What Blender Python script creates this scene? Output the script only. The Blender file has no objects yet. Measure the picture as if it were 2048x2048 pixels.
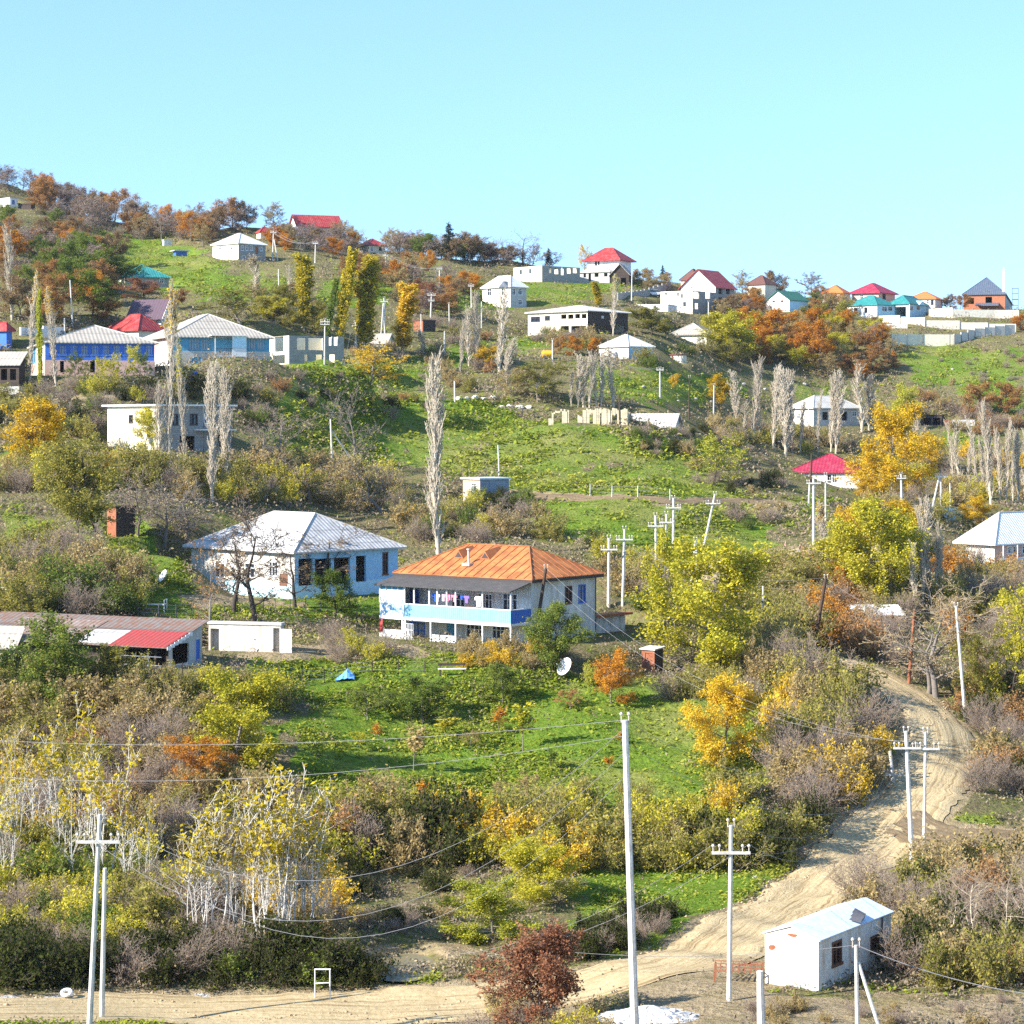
import bpy, math, random
import numpy as np
from math import radians as R_, sin, cos, pi, atan2, sqrt

SC = bpy.context.scene
COL = SC.collection
F = 4619.0          # focal length in photo pixels (2048 px frame)
CX, HY = 1024.0, 850.0   # principal column, horizon row
rng = random.Random(7)
NR = np.random.RandomState(11)

# ------------------------------------------------------------------ terrain
KN = {
 0:   [(2048,100),(2000,105),(1900,118),(1700,140),(1500,160),(1330,174),(1200,192),(1090,215),(1000,240),(900,265),(790,287),(700,315),(600,395),(500,500),(420,580),(374,640)],
 256: [(2048,102),(2000,107),(1900,118),(1750,136),(1500,160),(1340,174),(1230,190),(1100,213),(1000,236),(905,258),(800,282),(740,298),(660,340),(570,470),(500,550),(452,610)],
 512: [(2048,103),(1950,112),(1850,124),(1700,141),(1500,162),(1350,177),(1290,185),(1200,207),(1120,224),(1030,247),(940,268),(850,290),(740,305),(680,330),(600,430),(520,515),(467,590)],
 768: [(2048,103),(1930,114),(1850,125),(1760,141),(1600,156),(1450,171),(1330,184),(1290,190),(1200,212),(1130,232),(1050,256),(950,290),(850,320),(780,345),(700,390),(640,430),(560,490),(520,545),(502,570)],
 1024:[(2048,103),(1930,115),(1850,126),(1750,142),(1600,157),(1450,172),(1330,185),(1290,190),(1200,212),(1130,232),(1060,256),(960,290),(880,315),(820,335),(750,380),(690,420),(660,440),(610,480),(560,530),(527,560)],
 1280:[(2048,98),(2000,105),(1930,114),(1850,126),(1760,140),(1650,151),(1500,166),(1350,183),(1280,196),(1220,208),(1150,228),(1080,250),(1000,275),(950,295),(880,315),(835,332),(790,365),(720,410),(680,440),(630,480),(580,535),(558,570)],
 1536:[(2048,98),(1980,106),(1900,116),(1800,131),(1720,142),(1640,151),(1500,167),(1350,186),(1280,200),(1200,220),(1120,245),(1060,265),(1000,290),(960,310),(940,340),(900,385),(850,425),(790,455),(720,485),(680,505),(640,530),(596,580)],
 1792:[(2048,97),(2000,103),(1900,115),(1800,131),(1700,148),(1600,158),(1500,168),(1420,178),(1340,192),(1250,212),(1170,232),(1100,258),(1040,290),(1000,330),(970,390),(920,420),(870,445),(800,470),(720,500),(690,515),(640,540),(602,578)],
 2048:[(2048,96),(1960,106),(1850,122),(1720,143),(1680,150),(1600,160),(1500,175),(1400,190),(1300,210),(1200,235),(1120,285),(1050,340),(980,390),(900,430),(830,460),(750,490),(680,520),(620,555),(605,580)],
}
def pchip(x, y, xq):
    x = np.asarray(x, float); y = np.asarray(y, float)
    hh = np.diff(x); dl = np.diff(y)/hh
    m = np.zeros_like(y)
    for i in range(1, len(x)-1):
        if dl[i-1]*dl[i] > 0:
            w1 = 2*hh[i]+hh[i-1]; w2 = hh[i]+2*hh[i-1]
            m[i] = (w1+w2)/(w1/dl[i-1]+w2/dl[i])
    m[0] = dl[0]; m[-1] = dl[-1]
    k = np.clip(np.searchsorted(x, xq)-1, 0, len(x)-2)
    t = (xq-x[k])/hh[k]
    t2, t3 = t*t, t*t*t
    return (2*t3-3*t2+1)*y[k]+(t3-2*t2+t)*hh[k]*m[k]+(-2*t3+3*t2)*y[k+1]+(t3-t2)*hh[k]*m[k+1]
DG = np.concatenate([np.arange(0, 800, 1.0), np.arange(800, 6001, 100.0)])
cols = sorted(KN)
tab = []
for c in cols:
    d = [k[1] for k in KN[c]]; z = [k[1]*(HY-k[0])/F for k in KN[c]]
    dr, zr = d[-1], z[-1]
    d = [0, d[0]*.5] + d + [dr+25, dr+70, dr+200, 1500, 6100]
    z = [-1.7, (-1.7+z[0])/2-0.2] + z + [zr-1.0, zr-6, zr-24, -30, -60]
    tab.append(pchip(d, z, DG))
tab = np.array(tab)
PG = np.arange(-4000, 6001, 16.0)
def crom(xk, Z, xq):
    out = np.zeros((len(xq), Z.shape[1]))
    for i, x in enumerate(xq):
        if x <= xk[0]: out[i] = Z[0]; continue
        if x >= xk[-1]: out[i] = Z[-1]; continue
        k = int(np.searchsorted(xk, x, side='right')-1)
        t = (x-xk[k])/(xk[k+1]-xk[k])
        p0, p1, p2, p3 = Z[max(k-1, 0)], Z[k], Z[k+1], Z[min(k+2, len(Z)-1)]
        m1, m2 = (p2-p0)*.4, (p3-p1)*.4
        t2, t3 = t*t, t*t*t
        out[i] = (2*t3-3*t2+1)*p1+(t3-2*t2+t)*m1+(-2*t3+3*t2)*p2+(t3-t2)*m2
    return out
ZT = crom(cols, tab, PG)
_wv = []
for i in range(30):
    a = NR.uniform(0, 2*pi); L = 4*10**NR.uniform(0, 1.05)
    _wv.append((cos(a)*2*pi/L, sin(a)*2*pi/L, NR.uniform(0, 6.28), 0.0105*L))
def hnoise(x, y):
    s = 0
    for kx, ky, ph, am in _wv: s = s+am*np.sin(kx*x+ky*y+ph)
    return s*0.55
def h(x, y, pads=None):
    x = np.asarray(x, float); y = np.maximum(np.asarray(y, float), 0.01)
    px = np.clip(CX+F*x/y, PG[0], PG[-1]-1)
    gi = (px-PG[0])/16.0; i = gi.astype(int); fi = gi-i
    k = np.clip(np.searchsorted(DG, y)-1, 0, len(DG)-2); fk = (y-DG[k])/(DG[k+1]-DG[k])
    z = (ZT[i, k]*(1-fi)+ZT[i+1, k]*fi)*(1-fk)+(ZT[i, k+1]*(1-fi)+ZT[i+1, k+1]*fi)*fk
    z = z+hnoise(x, y)*np.clip((y-60)/60, 0, 1)
    shp = np.shape(z); z = np.atleast_1d(np.array(z, float)); X0 = np.broadcast_to(x, z.shape); Y0 = np.broadcast_to(y, z.shape)
    num = z.copy(); den = np.ones_like(z)
    for P, ca, sa, W, D, mg, fall in (PADS if pads is None else pads):     # level building plots
        rad = W+D+mg+fall
        sel = (np.abs(X0-P[0]) < rad) & (np.abs(Y0-P[1]) < rad)
        if not sel.any(): continue
        dx, dy = X0[sel]-P[0], Y0[sel]-P[1]
        a = dx*ca-dy*sa; b = dx*sa+dy*ca
        r = np.hypot(np.maximum(np.maximum(-W-mg-a, a-mg), 0), np.maximum(np.maximum(-mg-b, b-D-mg), 0))
        k = np.clip(1-r/fall, 0, 1); k = k*k*(3-2*k); g = k*k/(1.0005-k)
        num[sel] += g*P[2]; den[sel] += g
    z = num/den
    return z.reshape(shp)
PADS = []
_dd = np.arange(55, 760, 0.4)
def at(px, py):
    u = (px-CX)/F; v = (HY-py)/F
    near = [p for p in PADS if abs(CX+F*p[0][0]/p[0][1]-px) < F*(p[3]+p[4]+p[6]+4)/p[0][1]]
    g = h(u*_dd, _dd, near)-v*_dd
    w = np.where(g >= 0)[0]
    if len(w): k = w[0]
    else: k = int(np.argmax(g/_dd))
    d = _dd[k]
    return (u*d, d, float(h(u*d, d, near)))
# screen -> distance map for scattering
SPX = np.arange(-240, 2300, 8.0); SPY = np.arange(340, 2140, 2.0)
DM = np.zeros((len(SPX), len(SPY)))
def survey():
    for i, px in enumerate(SPX):
        u = (px-CX)/F
        near = [p for p in PADS if abs(CX+F*p[0][0]/p[0][1]-px) < F*(p[3]+p[4]+p[6]+4)/p[0][1]]
        yy = HY-F*h(u*_dd, _dd, near)/_dd
        mm = np.minimum.accumulate(yy)
        DM[i] = np.interp(-SPY, -mm, _dd)
        DM[i][SPY < mm[-1]] = 9999
def dist_at(px, py):
    i = np.clip(((px-SPX[0])/8).astype(int), 0, len(SPX)-1); j = np.clip(((py-SPY[0])/2).astype(int), 0, len(SPY)-1)
    return DM[i, j]
def proj(x, y, z): return CX+F*x/y, HY-F*z/y
def inpoly(px, py, poly):
    r = np.zeros(np.shape(px), bool); n = len(poly)
    for i in range(n):
        x1, y1 = poly[i]; x2, y2 = poly[(i+1) % n]
        if y1 == y2: continue
        c = ((y1 > py) != (y2 > py)) & (px < (x2-x1)*(py-y1)/(y2-y1)+x1)
        r ^= c
    return r

# ------------------------------------------------------------------ tags
def tag(o, label=None, cat=None, group=None, kind=None):
    if label: o['label'] = label
    if cat: o['category'] = cat
    if group: o['group'] = group
    if kind: o['kind'] = kind
    return o
def empty(name, loc, rz=0, label=None, cat=None, group=None):
    o = bpy.data.objects.new(name, None); COL.objects.link(o)
    o.location = loc; o.rotation_euler = (0, 0, rz); o.empty_display_size = .3
    return tag(o, label, cat, group)
ORD = ['first','second','third','fourth','fifth','sixth','seventh','eighth','ninth','tenth','eleventh','twelfth','thirteenth','fourteenth','fifteenth','sixteenth','seventeenth','eighteenth','nineteenth','twentieth']
TENS = ['', '', 'twenty', 'thirty', 'forty', 'fifty', 'sixty', 'seventy', 'eighty', 'ninety']
def ordw(n):
    if n < 20: return ORD[n]
    t, o = divmod(n+1, 10)
    if o == 0: return TENS[t][:-1]+'ieth'
    return TENS[t]+'-'+ORD[o-1]

# ------------------------------------------------------------------ materials
MATS = {}
class NT:
    def __init__(s, m):
        m.use_nodes = True; s.t = m.node_tree; s.t.nodes.clear(); s.m = m
    def n(s, typ, **kw):
        nd = s.t.nodes.new(typ)
        for k, v in kw.items():
            if k in nd.inputs.keys(): nd.inputs[k].default_value = v
            else: setattr(nd, k, v)
        return nd
    def l(s, a, b): s.t.links.new(a, b)
def c4(c): return (c[0], c[1], c[2], 1)
def ramp(t, fac, stops):
    r = t.n('ShaderNodeValToRGB'); e = r.color_ramp.elements
    while len(e) < len(stops): e.new(.5)
    for i, (p, c) in enumerate(stops): e[i].position = p; e[i].color = c4(c)
    t.l(fac, r.inputs['Fac']); return r.outputs['Color']
def mixc(t, fac, a, b, blend='MIX'):
    m = t.n('ShaderNodeMix', data_type='RGBA', blend_type=blend)
    for sock, v in ((m.inputs[0], fac), (m.inputs[6], a), (m.inputs[7], b)):
        if hasattr(v, 'default_value') or hasattr(v, 'links'): t.l(v, sock)
        else: sock.default_value = v if isinstance(v, (int, float)) else c4(v)
    return m.outputs[2]
def math_(t, op, a, b=0.0, clamp=False):
    m = t.n('ShaderNodeMath', operation=op, use_clamp=clamp)
    for i, v in enumerate((a, b)):
        if hasattr(v, 'links'): t.l(v, m.inputs[i])
        else: m.inputs[i].default_value = v
    return m.outputs[0]
def noise(t, vec, scale, detail=4, rough=.6):
    n = t.n('ShaderNodeTexNoise'); n.inputs['Scale'].default_value = scale; n.inputs['Detail'].default_value = detail; n.inputs['Roughness'].default_value = rough
    if vec is not None: t.l(vec, n.inputs['Vector'])
    return n.outputs['Fac']
def smat(name, col, dirt=None, amt=.5, nscale=1.2, rough=.75, pattern=None, bump=.15, metallic=0, thr=(.45, .75), streak=False):
    """A weathered surface: base colour with small mottling and patches of a second colour."""
    if name in MATS: return MATS[name]
    m = bpy.data.materials.new(name); t = NT(m)
    tc = t.n('ShaderNodeTexCoord').outputs['Object']
    n1 = noise(t, tc, nscale, 6); n2 = noise(t, tc, nscale*7, 4)
    base = ramp(t, n2, [(.3, [c*.84 for c in col]), (.7, [min(1, c*1.1) for c in col])])
    if dirt:
        v = tc
        if streak:
            mp = t.n('ShaderNodeMapping'); mp.inputs['Scale'].default_value = (1, 1, .18); t.l(tc, mp.inputs['Vector']); v = mp.outputs['Vector']
        n3 = noise(t, v, nscale*2.2, 7, .7)
        f = ramp(t, n3, [(thr[0], (0, 0, 0)), (thr[1], (amt, amt, amt))])
        base = mixc(t, f, base, dirt)
    sep = t.n('ShaderNodeSeparateXYZ'); t.l(tc, sep.inputs[0])
    tn = t.n('ShaderNodeTexCoord').outputs['Normal']; sn = t.n('ShaderNodeSeparateXYZ'); t.l(tn, sn.inputs[0])
    side = math_(t, 'GREATER_THAN', math_(t, 'ABSOLUTE', sn.outputs[0]), math_(t, 'ABSOLUTE', sn.outputs[1]))
    xy = math_(t, 'ADD', math_(t, 'MULTIPLY', sep.outputs[0], math_(t, 'SUBTRACT', 1.0, side)), math_(t, 'MULTIPLY', sep.outputs[1], side))
    hgt = n2; bs = bump
    if pattern:
        kind, sx, sz, dark = pattern
        if kind == 'corr':      # corrugated / ribbed sheet
            w = math_(t, 'SINE', math_(t, 'MULTIPLY', xy, 2*pi/sx))
            w = math_(t, 'ADD', math_(t, 'MULTIPLY', w, .5), .5)
            hgt = w; bs = .6
            base = mixc(t, math_(t, 'MULTIPLY', math_(t, 'SUBTRACT', 1.0, w), dark), base, [c*.45 for c in col])
            if sz:
                zz = math_(t, 'FRACT', math_(t, 'DIVIDE', sep.outputs[2], sz))
                ln = math_(t, 'LESS_THAN', zz, .1)
                base = mixc(t, math_(t, 'MULTIPLY', ln, .45), base, [c*.35 for c in col])
        else:                    # blocks / bricks / planks
            cb = t.n('ShaderNodeCombineXYZ'); t.l(xy, cb.inputs[0]); t.l(sep.outputs[2], cb.inputs[1])
            b = t.n('ShaderNodeTexBrick'); t.l(cb.outputs[0], b.inputs['Vector'])
            b.inputs['Scale'].default_value = 1; b.inputs['Brick Width'].default_value = sx; b.inputs['Row Height'].default_value = sz
            b.inputs['Mortar Size'].default_value = .025 if kind == 'brick' else .018; b.inputs['Bias'].default_value = 0
            b.offset = .5 if kind == 'brick' else .37
            b.inputs['Color1'].default_value = (1, 1, 1, 1); b.inputs['Color2'].default_value = c4([1-dark*.6]*3); b.inputs['Mortar'].default_value = c4([1-dark]*3)
            base = mixc(t, 1.0, base, b.outputs['Color'], 'MULTIPLY'); 
    p = t.n('ShaderNodeBsdfPrincipled'); p.inputs['Roughness'].default_value = rough; p.inputs['Metallic'].default_value = metallic
    p.inputs['Specular IOR Level'].default_value = .25
    bp = t.n('ShaderNodeBump'); bp.inputs['Strength'].default_value = bs; bp.inputs['Distance'].default_value = .05
    t.l(hgt, bp.inputs['Height']); t.l(bp.outputs[0], p.inputs['Normal'])
    t.l(base, p.inputs['Base Color'])
    o = t.n('ShaderNodeOutputMaterial'); t.l(p.outputs[0], o.inputs[0])
    MATS[name] = m; return m
def leafmat(name, stops, trans=.42):
    m = bpy.data.materials.new(name); t = NT(m)
    a = t.n('ShaderNodeAttribute', attribute_name='rnd').outputs['Fac']
    oi = t.n('ShaderNodeObjectInfo')
    tc = t.n('ShaderNodeTexCoord').outputs['Object']
    n1 = noise(t, tc, .9, 2)
    f = math_(t, 'ADD', math_(t, 'MULTIPLY', a, .55), math_(t, 'MULTIPLY', n1, .75))
    f = math_(t, 'ADD', f, math_(t, 'MULTIPLY', math_(t, 'SUBTRACT', oi.outputs['Random'], .5), .3))
    f = math_(t, 'SUBTRACT', f, .15, True)
    colr = ramp(t, f, [(i/(len(stops)-1), c) for i, c in enumerate(stops)])
    d = t.n('ShaderNodeBsdfDiffuse'); tr = t.n('ShaderNodeBsdfTranslucent'); mx = t.n('ShaderNodeMixShader'); mx.inputs[0].default_value = trans
    t.l(colr, d.inputs['Color']); t.l(colr, tr.inputs['Color']); t.l(d.outputs[0], mx.inputs[1]); t.l(tr.outputs[0], mx.inputs[2])
    o = t.n('ShaderNodeOutputMaterial'); t.l(mx.outputs[0], o.inputs[0])
    MATS[name] = m; return m
def glass(name='window glass', col=(.02, .03, .045)):
    if name in MATS: return MATS[name]
    m = bpy.data.materials.new(name); t = NT(m)
    p = t.n('ShaderNodeBsdfPrincipled'); p.inputs['Base Color'].default_value = c4(col); p.inputs['Roughness'].default_value = .12
    o = t.n('ShaderNodeOutputMaterial'); t.l(p.outputs[0], o.inputs[0]); MATS[name] = m; return m

# ------------------------------------------------------------------ mesh builder
class MB:
    def __init__(s): s.v = []; s.f = []
    def quad(s, *p):
        n = len(s.v); s.v += [tuple(q) for q in p]; s.f.append(tuple(range(n, n+len(p))))
    def box(s, x0, x1, y0, y1, z0, z1):
        if x0 > x1: x0, x1 = x1, x0
        if y0 > y1: y0, y1 = y1, y0
        if z0 > z1: z0, z1 = z1, z0
        s.obox(lambda a, b, c: (a, b, c), x0, x1, y0, y1, z0, z1); return s
    def obox(s, fn, a0, a1, b0, b1, c0, c1):
        n = len(s.v)
        s.v += [fn(a, b, c) for c in (c0, c1) for a, b in ((a0, b0), (a1, b0), (a1, b1), (a0, b1))]
        for q in ((3,2,1,0),(4,5,6,7),(0,1,5,4),(1,2,6,5),(2,3,7,6),(3,0,4,7)): s.f.append(tuple(n+i for i in q))
        return s
    def tube(s, p0, p1, r0, r1=None, k=8, caps=True):
        r1 = r0 if r1 is None else r1
        p0 = np.array(p0, float); p1 = np.array(p1, float); d = p1-p0; d /= np.linalg.norm(d)+1e-9
        a = np.cross(d, (0, 0, 1) if abs(d[2]) < .9 else (1, 0, 0)); a /= np.linalg.norm(a); b = np.cross(d, a)
        n = len(s.v)
        for p, r in ((p0, r0), (p1, r1)):
            for i in range(k):
                t = 2*pi*i/k; s.v.append(tuple(p+r*(cos(t)*a+sin(t)*b)))
        for i in range(k): s.f.append((n+i, n+(i+1) % k, n+k+(i+1) % k, n+k+i))
        if caps: s.f.append(tuple(n+i for i in range(k))[::-1]); s.f.append(tuple(n+k+i for i in range(k)))
        return s
    def path(s, pts, r, k=6):
        for a, b in zip(pts[:-1], pts[1:]): s.tube(a, b, r, r, k)
        return s
    def lathe(s, prof, k=16, c=(0, 0, 0)):
        n = len(s.v)
        for r, z in prof:
            for i in range(k): s.v.append((c[0]+r*cos(2*pi*i/k), c[1]+r*sin(2*pi*i/k), c[2]+z))
        for j in range(len(prof)-1):
            for i in range(k): s.f.append((n+j*k+i, n+j*k+(i+1) % k, n+(j+1)*k+(i+1) % k, n+(j+1)*k+i))
        s.f.append(tuple(n+i for i in range(k))[::-1]); s.f.append(tuple(n+(len(prof)-1)*k+i for i in range(k)))
        return s
    def prism(s, prof, e0, e1):
        """prof: list of 3-D points at one end, shifted by e0 / e1 for the two ends"""
        n = len(s.v); k = len(prof)
        s.v += [tuple(np.add(p, e0)) for p in prof]+[tuple(np.add(p, e1)) for p in prof]
        for i in range(k): s.f.append((n+i, n+(i+1) % k, n+k+(i+1) % k, n+k+i))
        s.f.append(tuple(range(n, n+k))[::-1]); s.f.append(tuple(range(n+k, n+2*k)))
        return s
    def wall(s, o, e, nrm, L, z0, z1, holes, t, cap=(0, 0)):
        """wall panel with real openings; o = origin xy, e = direction, nrm = outward normal"""
        P = lambda a, z, out=0.0: (o[0]+e[0]*a+nrm[0]*out, o[1]+e[1]*a+nrm[1]*out, z)
        hs = []
        for a0, a1, b0, b1 in holes:
            a0 = max(a0, .03); a1 = min(a1, L-.03); b0 = max(b0, z0); b1 = min(b1, z1)
            if a1-a0 > .02 and b1-b0 > .02: hs.append((a0, a1, b0, b1))
        xs = sorted({0, L, *[q for x in hs for q in x[:2]]}); zs = sorted({z0, z1, *[q for x in hs for q in x[2:]]})
        solid = lambda i, j: 0 <= i < len(xs)-1 and 0 <= j < len(zs)-1 and not any(x[0] <= (xs[i]+xs[i+1])/2 <= x[1] and x[2] <= (zs[j]+zs[j+1])/2 <= x[3] for x in hs)
        for i in range(len(xs)-1):
            for j in range(len(zs)-1):
                if not solid(i, j): continue
                a, b, c, d = xs[i], xs[i+1], zs[j], zs[j+1]
                s.quad(P(a, c), P(b, c), P(b, d), P(a, d))
                s.quad(P(b, c, -t), P(a, c, -t), P(a, d, -t), P(b, d, -t))
                if not solid(i-1, j) and i > 0: s.quad(P(a, c, -t), P(a, c), P(a, d), P(a, d, -t))
                if not solid(i+1, j) and i < len(xs)-2: s.quad(P(b, c), P(b, c, -t), P(b, d, -t), P(b, d))
                if not solid(i, j-1) and j > 0: s.quad(P(a, c, -t), P(b, c, -t), P(b, c), P(a, c))
                if not solid(i, j+1):
                    a2 = max(a, cap[0]) if j == len(zs)-2 else a; b2 = min(b, L-cap[1]) if j == len(zs)-2 else b
                    if b2 > a2: s.quad(P(a2, d), P(b2, d), P(b2, d, -t), P(a2, d, -t))
        return s
    def build(s, name, mat, parent=None, loc=(0, 0, 0), smooth=False):
        me = bpy.data.meshes.new(name); me.from_pydata(s.v, [], s.f); me.update()
        if smooth:
            for p in me.polygons: p.use_smooth = True
        o = bpy.data.objects.new(name, me); COL.objects.link(o); o.location = loc
        if mat: me.materials.append(mat)
        if parent: o.parent = parent
        return o
# ------------------------------------------------------------------ roads (polylines in plan)
def line_world(pts, n=12):
    W = [at(*p) for p in pts]
    # Catmull-Rom
    out = []
    for i in range(len(W)-1):
        p0, p1, p2, p3 = (np.array(W[max(i-1, 0)]), np.array(W[i]), np.array(W[i+1]), np.array(W[min(i+2, len(W)-1)]))
        for k in range(n):
            t = k/n
            out.append(.5*((2*p1)+(-p0+p2)*t+(2*p0-5*p1+4*p2-p3)*t*t+(-p0+3*p1-3*p2+p3)*t**3))
    out.append(np.array(W[-1])); return np.array(out)[:, :2]
ROADS = {
 'road': ([(-700,2030),(-250,2028),(0,2022),(300,2020),(600,2022),(900,2014),(1080,1992),(1240,1956),(1390,1908),(1540,1835),(1650,1765),(1745,1695),(1815,1620),(1862,1555),(1888,1495),(1876,1440),(1825,1395),(1765,1362),(1690,1338),(1640,1322)], 2.6),
 'fork_road': ([(1800,1648),(1880,1672),(1960,1676),(2060,1672),(2200,1672),(2400,1672)], 2.1),
 'lane': ([(1385,1152),(1440,1136),(1520,1119),(1600,1110),(1690,1103),(1760,1100)], 2.4),
 'track': ([(1010,988),(1100,990),(1220,996),(1330,1001),(1440,1003),(1560,1004)], 1.6),
}
RL = {k: (line_world(p), w) for k, (p, w) in ROADS.items()}
def road_dist(x, y):
    best = np.full(np.shape(x), 1e9)
    for k, (P, w) in RL.items():
        for a, b in zip(P[:-1], P[1:]):
            d = b-a; L2 = d@d+1e-9
            t = np.clip(((x-a[0])*d[0]+(y-a[1])*d[1])/L2, 0, 1)
            q = np.hypot(x-a[0]-t*d[0], y-a[1]-t*d[1])-w
            best = np.minimum(best, q)
    return best
RPTS = np.concatenate([np.c_[(P[:-1, None]+(P[1:, None]-P[:-1, None])*np.linspace(0, 1, 8)[None, :, None]).reshape(-1, 2), np.full((len(P)-1)*8, w)] for P, w in RL.values()])
def road_near(x, y): return float((np.hypot(RPTS[:, 0]-x, RPTS[:, 1]-y)-RPTS[:, 2]).min())
POND = at(805, 1928)
def pond_r(x, y): return np.hypot((x-POND[0])/1.5, (y-POND[1])/2.8)
def hg(x, y):
    z = h(x, y)
    rd = road_dist(x, y)
    z = z-0.16*np.clip(1-(rd-.1)/.8, 0, 1)
    pr = pond_r(x, y)
    k = np.clip((1.5-pr)/.5, 0, 1)
    return z*(1-k)+(POND[2]-.35)*k
# ------------------------------------------------------------------ ground cover
LUSH = [
 [(540,800),(760,780),(960,800),(1040,830),(1250,860),(1480,900),(1400,960),(1200,920),(960,890),(700,900),(540,880)],
 [(1000,940),(1480,960),(1560,1060),(1540,1100),(1300,1110),(1100,1050),(1000,1000)],
 [(560,700),(700,720),(860,740),(860,780),(560,770)],
 [(860,570),(1060,560),(1200,590),(1060,620),(900,620)],
 [(400,560),(560,545),(560,600),(420,600)],
 [(560,1320),(900,1340),(1260,1345),(1400,1380),(1560,1380),(1560,1560),(1480,1660),(1150,1690),(900,1640),(640,1660),(560,1560)],
 [(150,440),(330,478),(430,520),(520,590),(480,602),(400,598),(330,585),(240,560),(190,500)],
 [(0,1005),(60,1030),(160,1050),(330,1060),(330,1120),(180,1150),(0,1060)],
 [(0,915),(120,925),(120,945),(0,940)],
 [(200,1100),(345,1090),(380,1200),(780,1190),(780,1240),(420,1240),(250,1230)],
 [(540,900),(640,890),(700,910),(860,900),(960,900),(1060,870),(1230,900),(1180,930),(900,950),(700,930),(560,950)],
 [(640,830),(900,800),(1040,850),(1000,880),(820,860),(640,880)],
 [(1050,1000),(1280,1005),(1480,1040),(1540,1090),(1450,1130),(1300,1120),(1200,1080),(1080,1070)],
 [(1000,930),(1180,930),(1300,950),(1250,985),(1010,985)],
 [(1180,735),(1500,750),(1500,790),(1330,810),(1180,800)],
 [(1020,670),(1200,672),(1190,700),(1030,700)],
 [(1560,770),(1700,770),(1720,800),(1560,790)],
 [(1180,1690),(1400,1760),(1640,1720),(1560,1790),(1330,1880),(1180,1920),(1140,1830)],
 [(1160,1690),(1400,1750),(1700,1700),(1500,1810),(1200,1880)],
 [(1790,690),(2048,700),(2048,860),(1960,800),(1850,770)],
 [(1860,870),(1990,860),(1980,900),(1860,890)],
 [(1790,1600),(1900,1660),(2048,1650),(2048,1640),(1920,1620),(1880,1560)],
 [(1820,1720),(1930,1700),(2048,1690),(2048,1720),(1850,1760)],
 [(1700,1350),(1790,1370),(1900,1420),(1930,1520),(1900,1540),(1920,1440),(1800,1370)],
 [(1100,560),(1260,555),(1300,580),(1100,590)],
 [(480,1320),(760,1310),(1060,1320),(1060,1345),(760,1350),(480,1350)],
 [(820,700),(1000,690),(1000,720),(820,730)],
 [(640,560),(820,560),(800,600),(640,620)],
 [(1520,1985),(1900,1985),(1800,2010),(1560,2010)],
 [(760,1940),(900,1950),(930,1990),(800,1995)],
 [(1590,1000),(1660,980),(1640,1040),(1600,1060)],
 [(-400,2045),(700,2050),(700,2120),(-400,2120)],
]
DIRT = [
 [(500,1296),(640,1290),(770,1290),(860,1300),(860,1318),(640,1322),(480,1322)],
 [(1290,1960),(1530,1900),(1560,1990),(2100,1990),(2100,2140),(1180,2140)],
 [(690,1895),(860,1890),(1000,1900),(980,1916),(740,1915)],
 [(0,790),(200,775),(400,790),(200,800)],
 [(1440,1110),(1560,1095),(1720,1095),(1700,1118),(1540,1130)],
 [(1280,1000),(1560,1010),(1560,1020),(1280,1010)],
 [(0,1985),(700,2000),(1000,1985),(1200,1940),(1200,2060),(0,2045)],
 [(1560,1830),(1700,1720),(1760,1720),(1580,1850)],
 [(380,1190),(620,1203),(560,1212),(380,1206)],
]
PALE = [
 [(-300,1988),(300,1992),(620,2004),(620,2012),(300,2006),(-300,2004)],
]
def cover(px, py, wob):
    wx, wy = wob
    a = np.zeros(px.shape); b = np.zeros(px.shape); c = np.zeros(px.shape)
    for p in LUSH: a[inpoly(px+wx*26, py+wy*9, p)] = 1
    for p in DIRT: b[inpoly(px+wx*14, py+wy*5, p)] = 1
    for p in PALE: c[inpoly(px+wx*14, py+wy*4, p)] = 1
    return a, b, c
def wobble(x, y):
    s = 0; c = 0
    r = np.random.RandomState(5)
    for i in range(14):
        a = r.uniform(0, 6.28); L = 2.0*8**r.uniform(0, 1.2); ph = r.uniform(0, 6.28, 2)
        s = s+np.sin((cos(a)*x+sin(a)*y)*2*pi/L+ph[0])*.4; c = c+np.sin((sin(a)*x-cos(a)*y)*2*pi/L+ph[1])*.4
    return s, c
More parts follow.
